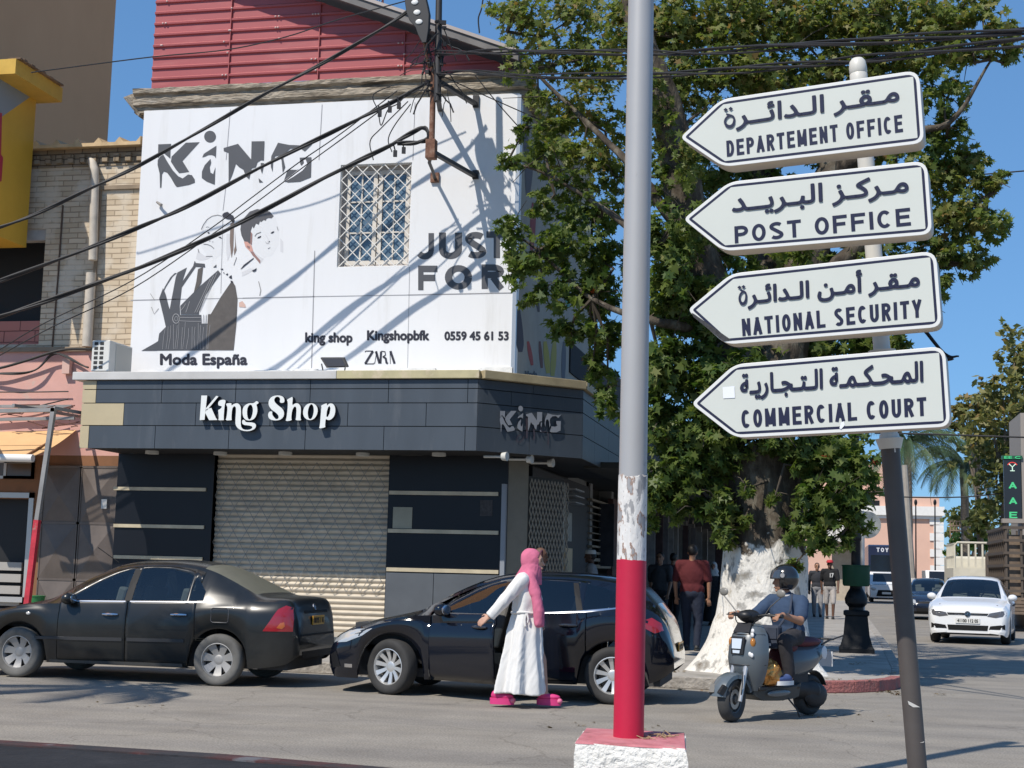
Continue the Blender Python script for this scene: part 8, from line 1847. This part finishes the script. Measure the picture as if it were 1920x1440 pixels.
# ================================================================== SIDE STREET FURNITURE AND FAR THINGS
def atG(x, y, D): r_ = ray(x, y); return CAMP+r_/(r_@f0)*D
def zat(x, y, D): return atG(x, y, D)[2]
iron = M('cast_iron', (.012, .013, .015), .5, .3, spec=.4)
g0 = onZ(1606, 1224, .14); L0 = thing('lamp_post', 'black cast iron lamp post with a square base on the pavement corner', 'lamp post', (g0[0], g0[1], .14))
gx, gy = g0[0], g0[1]
mb = MB(); mb.loft([[(gx+sx*w_, gy+sy*w_, z) for sx, sy in ((-1, -1), (1, -1), (1, 1), (-1, 1))] for z, w_ in ((.14, .3), (.22, .3), (.26, .27), (.45, .22), (.78, .19), (.8, .22), (.86, .22), (.88, .19))]); mb.build('base', iron, L0, smooth=0)
mb = MB(); mb.lathe((gx, gy, .88), [(.13, 0), (.13, .05), (.19, .12), (.2, .2), (.16, .3), (.11, .38), (.11, .5), (.085, .56), (.08, 1.2), (.1, 1.24), (.1, 1.3), (.078, 1.34), (.065, 4.6), (.09, 4.65), (.09, 4.72), (.05, 4.8)], 20); mb.build('shaft', iron, L0, smooth=30)
top = V(gx, gy, 5.6); e = onY(1798, 668, gy); mb = MB(); Q, R = bend_tube([top, V((gx*.5+e[0]*.5), gy, 6.1), e+V(-.25, 0, .05), e], (.04, .035, .03, .015), 2, 0); mb.tube(Q, R, 8); Q, R = bend_tube([top, V(gx-.6, gy, 6.1), V(gx-1.5, gy, 5.95)], (.04, .035, .02), 2, 0); mb.tube(Q, R, 8); mb.build('arm', iron, L0)
mb = MB()
for q in (e+V(-.3, 0, -.05), V(gx-1.4, gy, 5.88)): mb.ell(q, (.22, .09, .045), 12, 6)
mb.build('lantern', iron, L0)
gb_ = M('bin_green', (.012, .075, .032), .6, var=.15); bn = thing('litter_bin', 'green half round litter bin fixed on the black lamp post', 'bin', (gx, gy-.1, 1.25))
mb = MB(); z0, z1 = 1.3, 1.66; rings = []
for z, k in ((z0, .9), (z0+.03, 1), (z1, 1.02)): rings.append([(gx+.235*k*math.cos(t), gy-.09-.17*k*math.sin(t), z) for t in [math.pi*i/14 for i in range(15)]])
mb.loft(rings); mb.build('bin_body', gb_, bn, smooth=40)
mb = MB(); mb.tube([V(gx+.24*math.cos(t), gy-.09-.175*math.sin(t), z1) for t in [math.pi*i/14 for i in range(15)]], .012, 6); mb.build('rim', gb_, bn)
# round sign seen on its grey pole
p = atG(1626, 984, 31); rs = thing('road_sign', 'pale round road sign on a thin grey pole behind the lamp post', 'road sign', (p[0]-.1, p[1], .14)); gp = M('galvanised', (.42, .43, .44), .45, .5)
mb = MB(); mb.cyl(V(p[0]-.1, p[1]+.03, .14), V(p[0]-.1, p[1]+.03, p[2]+.3), .045, n=12); mb.build('pole', gp, rs)
mb = MB(); mb.cyl(p, p+V(0, .02, 0), .29, n=32); mb.build('sign_disc', M('sign_pale', (.3, .32, .32), .6), rs, smooth=30)
q = atG(1523, 915, 27); hs = thing('shop_sign', 'small red and white hanging shop sign half lost in the leaves', 'sign', tuple(q))
mb = MB(); mb.box(q+V(0, 0, .16), (.3, .06, .12)); mb.build('red_header', M('sign_red', (.42, .03, .035), .6), hs, smooth=0)
mb = MB(); mb.box(q+V(0, 0, -.06), (.26, .05, .3)); mb.build('white_panel', M('sign_panel_white', (.6, .58, .56), .6), hs, smooth=0)
mb = MB(); mb.bar(q+V(0, 0, .22), q+V(-1.2, 0, .5), .03, .03); mb.build('bracket', iron, hs, smooth=0)
# leaning concrete pole with a white foot, and two thin posts
p0, p1 = atG(1712, 1098, 66), atG(1696, 872, 66); cp = thing('concrete_pole', 'grey concrete utility pole with a white painted foot near the pink building', 'utility pole', (p0[0], p0[1], 0)); p0 = V(p0[0], p0[1], 0)
mb = MB(); mb.cyl(p0, p1, .2, .13, 8); mb.build('pole', M('concrete', (.35, .32, .28), .9, var=.1), cp, smooth=0)
mb = MB(); mb.cyl(p0+V(-.002, -.02, .3), p0*.78+p1*.22+V(0, -.02, 0), .215, .2, 8); mb.build('white_band', M('band_white', (.7, .7, .68), .8), cp, smooth=0)
for x, lab in ((1717, 'thin dark post with a finial in front of the pink wall, left of two'), (1753, 'thin dark post beside the white quoins, right of two')):
    a, b = atG(x, 1070, 90), atG(x, 942, 90); o = thing('metal_post', lab, 'post', (a[0], a[1], 0)); mb = MB(); mb.cyl((a[0], a[1], 0), b, .05, .04, 8); mb.build('shaft', iron, o); mb = MB(); mb.ell(b, (.1, .1, .2), 8, 6); mb.build('finial', iron, o)
# pink building
DP = 112; pk_ = thing('pink_building', 'salmon pink building with a white cornice and quoins closing the street', 'building', tuple(ground_at(1680, DP, 0)))
sal = M('salmon_paint', (.66, .42, .32), .85, var=.05, vs_=.5); wht = M('trim_white', (.74, .72, .68), .8, var=.06)
xl, xr = ground_at(1440, DP, 0), ground_at(1763, DP, 0); zt = zat(1700, 930, DP); zc0, zc1 = zat(1700, 966, DP), zat(1700, 949, DP); Yp = xr[1]
mb = MB(); mb.bx(xl[0], xr[0], Yp, Yp+14, 0, zt); mb.build('wall', sal, pk_, smooth=0)
mb = MB(); a = ground_at(1598, DP, 0); b = ground_at(1660, DP, 0); mb.bx(a[0]-3, b[0], Yp+1, Yp+12, zt, zat(1620, 865, DP)); mb.build('upper_storey', sal, pk_, smooth=0)
mb = MB(); mb.bx(xl[0], xr[0]+.35, Yp-.45, Yp-.005, zc0, zc1); mb.bx(xl[0], xr[0]+.2, Yp-.25, Yp-.005, zc0-.25, zc0-.003); mb.build('cornice', wht, pk_, smooth=0)
mb = MB(); z = 0
k = 0
while z < zc0-.4: wd = 1.05 if k % 2 else .75; mb.bx(xr[0]-wd+.3, xr[0]+.3, Yp-.1, Yp-.004, z+.02, z+.6); z += .62; k += 1
mb.build('quoins', wht, pk_, smooth=0)
mb = MB(); mb.bx(xl[0], xr[0]-.8, Yp-.06, Yp-.004, 0, .8); mb.build('base_course', M('base_grey', (.3, .28, .26), .9), pk_, smooth=0)
mb = MB(); q = atG(1635, 932, DP); mb.bx(q[0]-.6, q[0]+.6, Yp-.03, Yp-.004, zt-.9, zt-.35); mb.build('vent', iron, pk_, smooth=0)
# white awning house left of it
wa = thing('white_kiosk', 'low building with a white canopy edge behind the leaves by the lamp post', 'kiosk', tuple(ground_at(1590, 80, 0))); a, b = atG(1560, 1016, 80), atG(1612, 972, 80)
mb = MB(); mb.bx(a[0], b[0], a[1], a[1]+4, 0, a[2]); mb.build('wall', M('kiosk_wall', (.42, .36, .28), .8, var=.15), wa, smooth=0)
mb = MB(); mb.bx(a[0]-.5, b[0]+.2, a[1]-1.5, a[1]+4, a[2], b[2]); mb.build('canopy', wht, wa, smooth=0)
# lattice fence by the garden
a, b = atG(1782, 1012, 78), atG(1822, 978, 78); lf_ = thing('lattice_fence', 'brown wooden lattice fence in front of the garden trees', 'fence', (a[0], a[1], 0)); mb = MB()
for k in range(8): x = a[0]+(b[0]-a[0])*k/7; mb.bx(x-.03, x+.03, a[1]-.03, a[1]+.03, 0, b[2])
for k in range(5): z = a[2]+(b[2]-a[2])*k/4; mb.bx(a[0], b[0], a[1]-.06, a[1]-.031, z-.03, z+.03)
mb.build('lattice', M('fence_wood', (.28, .2, .14), .9), lf_, smooth=0)
# green light sign on its stand at the right edge
DL = 46; p0, p1 = atG(1884, 972, DL), atG(1914, 862, DL); zb, zt = p0[2], p1[2]
ls = thing('led_sign', 'vertical dark shop sign with green lit letters at the right edge', 'sign', (p0[0]+.25, p0[1], 0)); x0, x1, yy = p0[0], p0[0]+.52, p0[1]
mb = MB(); mb.bx(x0, x1, yy, yy+.2, zb, zt); sbx = mb.build('sign_box', M('led_box', (.02, .025, .032), .35), ls, smooth=0, bevel=.01)
mb = MB(); mb.bx(x0-.05, x1+.05, yy-.02, yy+.22, zt+.004, zt+.12); mb.build('header', M('led_header', (.02, .1, .05), .4), ls, smooth=0)
ledg = M('led_green', (.06, .5, .2), .5, emit=.22); ledr = M('led_red', (.8, .05, .04), .5, emit=.2); ledw = M('led_white', (.55, .75, .6), .5, emit=.3)
H = zt-zb; mb = MB(); font_text(mb, 'EE C', x0+.02, x1-.02, zt+.02, zt+.1, lambda u, v, k: V(u, yy-.024-.001*k, v), .05); mb.build('header_lettering', ledg, ls, smooth=0, recalc=False)
mb = MB()
for t, ch in ((.44, 'A'), (.70, 'A'), (.94, 'E')):
    G = glyphs(.8, .2); st, wd = G[ch]; c = zt-H*t
    for k, s_ in enumerate(st): mb.ribbon(s_, .2, lambda p, c=c, k=k: V(x0+.14+p[0]*.3, yy-.004-.001*k, c-.1+p[1]*.2))
mb.build('green_letter', ledg, sbx, smooth=0, recalc=False)
mb = MB(); c = zt-H*.13
mb.ribbon([(-.1, .1), (0, 0), (.1, .1)], .03, lambda p: V(x0+.26+p[0], yy-.004, c+p[1])); mb.ribbon([(0, 0), (0, -.12)], .03, lambda p: V(x0+.26+p[0], yy-.005, c+p[1])); mb.ribbon([(-.07, -.12), (.07, -.12)], .025, lambda p: V(x0+.26+p[0], yy-.006, c+p[1])); mb.build('cocktail_glass_symbol', ledw, sbx, smooth=0, recalc=False)
mb = MB(); mb.ribbon(arc(0, 0, .15, .13, 20, 160, 12), .025, lambda p: V(x0+.26+p[0], yy-.004, c+.02+p[1])); mb.build('red_arc_symbol', ledr, sbx, smooth=0, recalc=False)
mb = MB(); mb.bx(x0-.08, x1+1.5, yy-.05, yy+.3, zb-.14, zb-.004); mb.bx(x1+.02, x1+1.6, yy+.05, yy+3, 0, zt+1.5); mb.build('support', M('shop_edge', (.3, .27, .24), .8), ls, smooth=0)
# caged truck at the right edge
DT = 42; a = ground_at(1884, DT, 0); tk = thing('cage_truck', 'brown slatted cage lorry cut by the right edge beside the white hatchback', 'lorry', (a[0]+1.1, a[1]+2, 0)); tkb = M('cage_brown', (.17, .125, .09), .8, var=.3, vs_=5); zt2 = zat(1884, 986, DT)
x0, x1, y0, y1 = a[0], a[0]+2.2, a[1], a[1]+4.4
mb = MB()
for k in range(6):
    x = x0+.05+k*(x1-x0-.1)/5; mb.bx(x-.03, x+.03, y0, y0+.05, .75, zt2); mb.bx(x-.03, x+.03, y1-.05, y1, .75, zt2)
for k in range(9):
    y = y0+.1+k*(y1-y0-.2)/8; mb.bx(x0, x0+.05, y-.03, y+.03, .75, zt2); mb.bx(x1-.05, x1, y-.03, y+.03, .75, zt2)
for k in range(7):
    z = .8+k*(zt2-.85)/6; mb.bx(x0-.01, x1+.01, y0-.03, y0-.002, z-.04, z+.04); mb.bx(x0-.03, x0-.002, y0, y1, z-.04, z+.04); mb.bx(x1+.002, x1+.03, y0, y1, z-.04, z+.04)
mb.build('cage', M('cage_frame', (.09, .07, .055), .7), tk, smooth=0)
mb = MB(); mb.bx(x0+.1, x1-.1, y0+.12, y1-.1, .8, zt2-.25); mb.build('cargo_sheet', tkb, tk, smooth=0)
mb = MB()
for k in range(5): mb.bx(x0+.02, x1-.02, y0-.07, y0-.032, .5+k*.1, .58+k*.1)
mb.bx(x0, x1, y0, y1+2, .62, .76); mb.build('tail_board', tkb, tk, smooth=0)
mb = MB(); mb.bx(x0+.1, x1-.1, y1+.2, y1+1.9, .6, 2.4); mb.build('cab', tkb, tk, smooth=0, bevel=.1)
for xx in (x0+.18, x1-.18):
    for yy2 in (y0+.8, y1+1.2):
        mb = MB(); mb.lathe((xx, yy2, .42), [(.2, -.13), (.4, -.13), (.42, 0), (.4, .13), (.2, .13)], 24, (1, 0, 0)); mb.build('wheel', rubber, tk, smooth=40)
# flat bed lorry with stake sides seen from behind
DF = 62; a, b = ground_at(1789, DF, 0), ground_at(1882, DF, 0); fx0, fx1, fy = a[0], b[0], a[1]; cream = M('cream_paint', (.58, .54, .44), .6, var=.1, vs_=2); zt3, zd = zat(1835, 1018, DF), zat(1835, 1066, DF)
fb_ = thing('flatbed_lorry', 'cream flatbed lorry with tall stake sides behind the white hatchback', 'lorry', ((fx0+fx1)/2, fy+2, 0))
mb = MB()
for k in range(8): x = fx0+.04+k*(fx1-fx0-.08)/7; mb.bx(x-.035, x+.035, fy, fy+.05, zd, zt3-.06)
mb.tube([V(fx0+.04, fy+.02, zd), V(fx0+.04, fy+.02, zt3-.12), V(fx0+.15, fy+.02, zt3), V(fx1-.15, fy+.02, zt3), V(fx1-.04, fy+.02, zt3-.12), V(fx1-.04, fy+.02, zd)], .045, 8)
for k in range(8):
    y = fy+.4+k*.5; mb.bx(fx0, fx0+.05, y-.03, y+.03, zd, zt3-.06); mb.bx(fx1-.05, fx1, y-.03, y+.03, zd, zt3-.06)
for z in (zd+.5, zt3-.05): mb.bx(fx0, fx0+.05, fy, fy+4.2, z-.03, z+.03); mb.bx(fx1-.05, fx1, fy, fy+4.2, z-.03, z+.03)
mb.build('stake_side', cream, fb_, smooth=30)
mb = MB(); mb.bx(fx0-.03, fx1+.03, fy-.03, fy+4.3, zd-.42, zd); mb.build('tail_board', cream, fb_, smooth=0)
mb = MB(); mb.bx(fx0+.1, fx1-.1, fy+.1, fy+5.8, .6, zd-.45); mb.bx(fx0, fx1, fy-.02, fy+.1, .5, .7); mb.build('chassis', plastic, fb_, smooth=0)
mb = MB(); mb.bx(fx0+.05, fx1-.05, fy+4.4, fy+6, .6, 2.5); mb.build('cab', cream, fb_, smooth=0, bevel=.1)
for x in (fx0+.25, fx1-.25):
    for y in (fy+.9, fy+5):
        mb = MB(); mb.lathe((x, y, .42), [(.2, -.14), (.4, -.14), (.42, 0), (.4, .14), (.2, .14)], 24, (1, 0, 0)); mb.build('wheel', rubber, fb_, smooth=40)
    mb = MB(); mb.box((x, fy-.03, .85), (.28, .04, .12)); mb.build('tail_light', tailm, fb_, smooth=0)
# vans, pickup and bus in the distance: box bodies shaped by a side profile
def boxy(name, label, cat, x, D, wdt, prof, paint, gls, lights=True, wheels=(.8, 2.9), R=.33):
    """prof: side outline (distance behind the nose, height); gls: list of (profile segment index, inset) windows facing us"""
    g = ground_at(x, D, 0); root = thing(name, label, cat, g, 0); mb = MB(); h = wdt/2
    n = len(prof); rings = []
    for yy, k in ((-h, .94), (-h*.96, 1), (h*.96, 1), (h, .94)):
        cz = sum(p[1] for p in prof)/n; cy = sum(p[0] for p in prof)/n
        rings.append([(g[0]+yy, g[1]+cy+(p[0]-cy)*(k+.04 if k < 1 else 1), cz+(p[1]-cz)*(k+.03 if k < 1 else 1)) for p in prof])
    mb.loft(rings); mb.build('body', paint, root, smooth=30)
    for (i, a, b, ins, m, nm) in gls:
        p, q = prof[i], prof[(i+1) % n]; A, Bq = V(0, p[0], p[1]), V(0, q[0], q[1]); d = Bq-A; nn = nrm(V(0, d[2], -d[1])); nn = nn if nn[1] < 0 else -nn
        c0, c1 = A+d*a+nn*.012, A+d*b+nn*.012; mb = MB(); mb.prism([(g[0]-h+ins, g[1]+c0[1], c0[2]), (g[0]+h-ins, g[1]+c0[1], c0[2]), (g[0]+h-ins*1.3, g[1]+c1[1], c1[2]), (g[0]-h+ins*1.3, g[1]+c1[1], c1[2])], -nn*.03); mb.build(nm, m, root, smooth=0)
    if lights:
        for s in (1, -1):
            mb = MB(); mb.ell((g[0]+s*(h-.2), g[1]-.0, .78), (.16, .05, .1), 12, 6); mb.build('headlight', hlm, root, smooth=50)
    for s in (1, -1):
        for w_ in wheels:
            mb = MB(); mb.lathe((g[0]+s*(h-.12), g[1]+w_, R), [(R*.5, -.1), (R*.95, -.1), (R, 0), (R*.95, .1), (R*.5, .1)], 24, (1, 0, 0)); mb.build('wheel', rubber, root, smooth=40)
        mb = MB(); mb.ell((g[0]+s*(h+.12), g[1]+1.1, 1.15), (.1, .05, .1), 8, 6); mb.build('wing_mirror', plastic, root, smooth=50)
    return root, g
wg = M('far_glass', (.012, .015, .02), .1, spec=.6)
pu, g = boxy('pickup_truck', 'white pickup with a dark grille under the navy bus, left of the signpost', 'pickup', 1662, 84, 1.85, [(0, .3), (-.02, .75), (.05, 1.02), (1.0, 1.12), (1.6, 1.75), (2.9, 1.8), (3.3, 1.2), (5, 1.2), (5, .4)], wp, [(3, .12, .9, .18, wg, 'windscreen'), (0, .15, .95, .35, plastic, 'grille')], wheels=(.9, 4.0), R=.38)
mb = MB(); mb.box((g[0], g[1]-.05, .55), (.5, .03, .12)); mb.build('number_plate', platew, pu, smooth=0)
vn, g = boxy('white_van', 'small white van between the dark saloon and the cream lorry', 'van', 1768, 78, 1.7, [(0, .3), (0, .8), (.15, 1.1), (.9, 1.9), (4, 1.9), (4, .3)], wp, [(2, .12, .92, .15, wg, 'windscreen')], wheels=(.7, 3.2))
busb = M('bus_navy', (.012, .018, .05), .4, coat=.3)
bu, g = boxy('bus', 'dark navy bus with white lettering over its windscreen', 'bus', 1662, 96, 2.3, [(0, .35), (0, 1.3), (.1, 3.0), (.1, 3.5), (.4, 3.6), (9, 3.6), (9, .35)], busb, [(1, .05, .95, .12, wg, 'windscreen')], wheels=(1.5, 7), R=.45)
mb = MB(); G = glyphs(.62, .2); TX = 'TOYOTA'; sign_text(mb, TX, g[0]-.62, g[0]+1.0, 3.12, 3.4, lambda u, v, k: V(u, g[1]+.08-.002*k, v), .62, .22, .4, .2); mb.build('lettering', M('bus_letter', (.65, .66, .7), .5), bu, smooth=0, recalc=False)
mb = MB()
for k in range(6): mb.bx(g[0]+1.15, g[0]+1.17, g[1]+.9+k*1.3, g[1]+2.0+k*1.3, 1.5, 2.7)
mb.build('side_window', wg, bu, smooth=0)
# long low dark buildings on the far side, only glimpsed
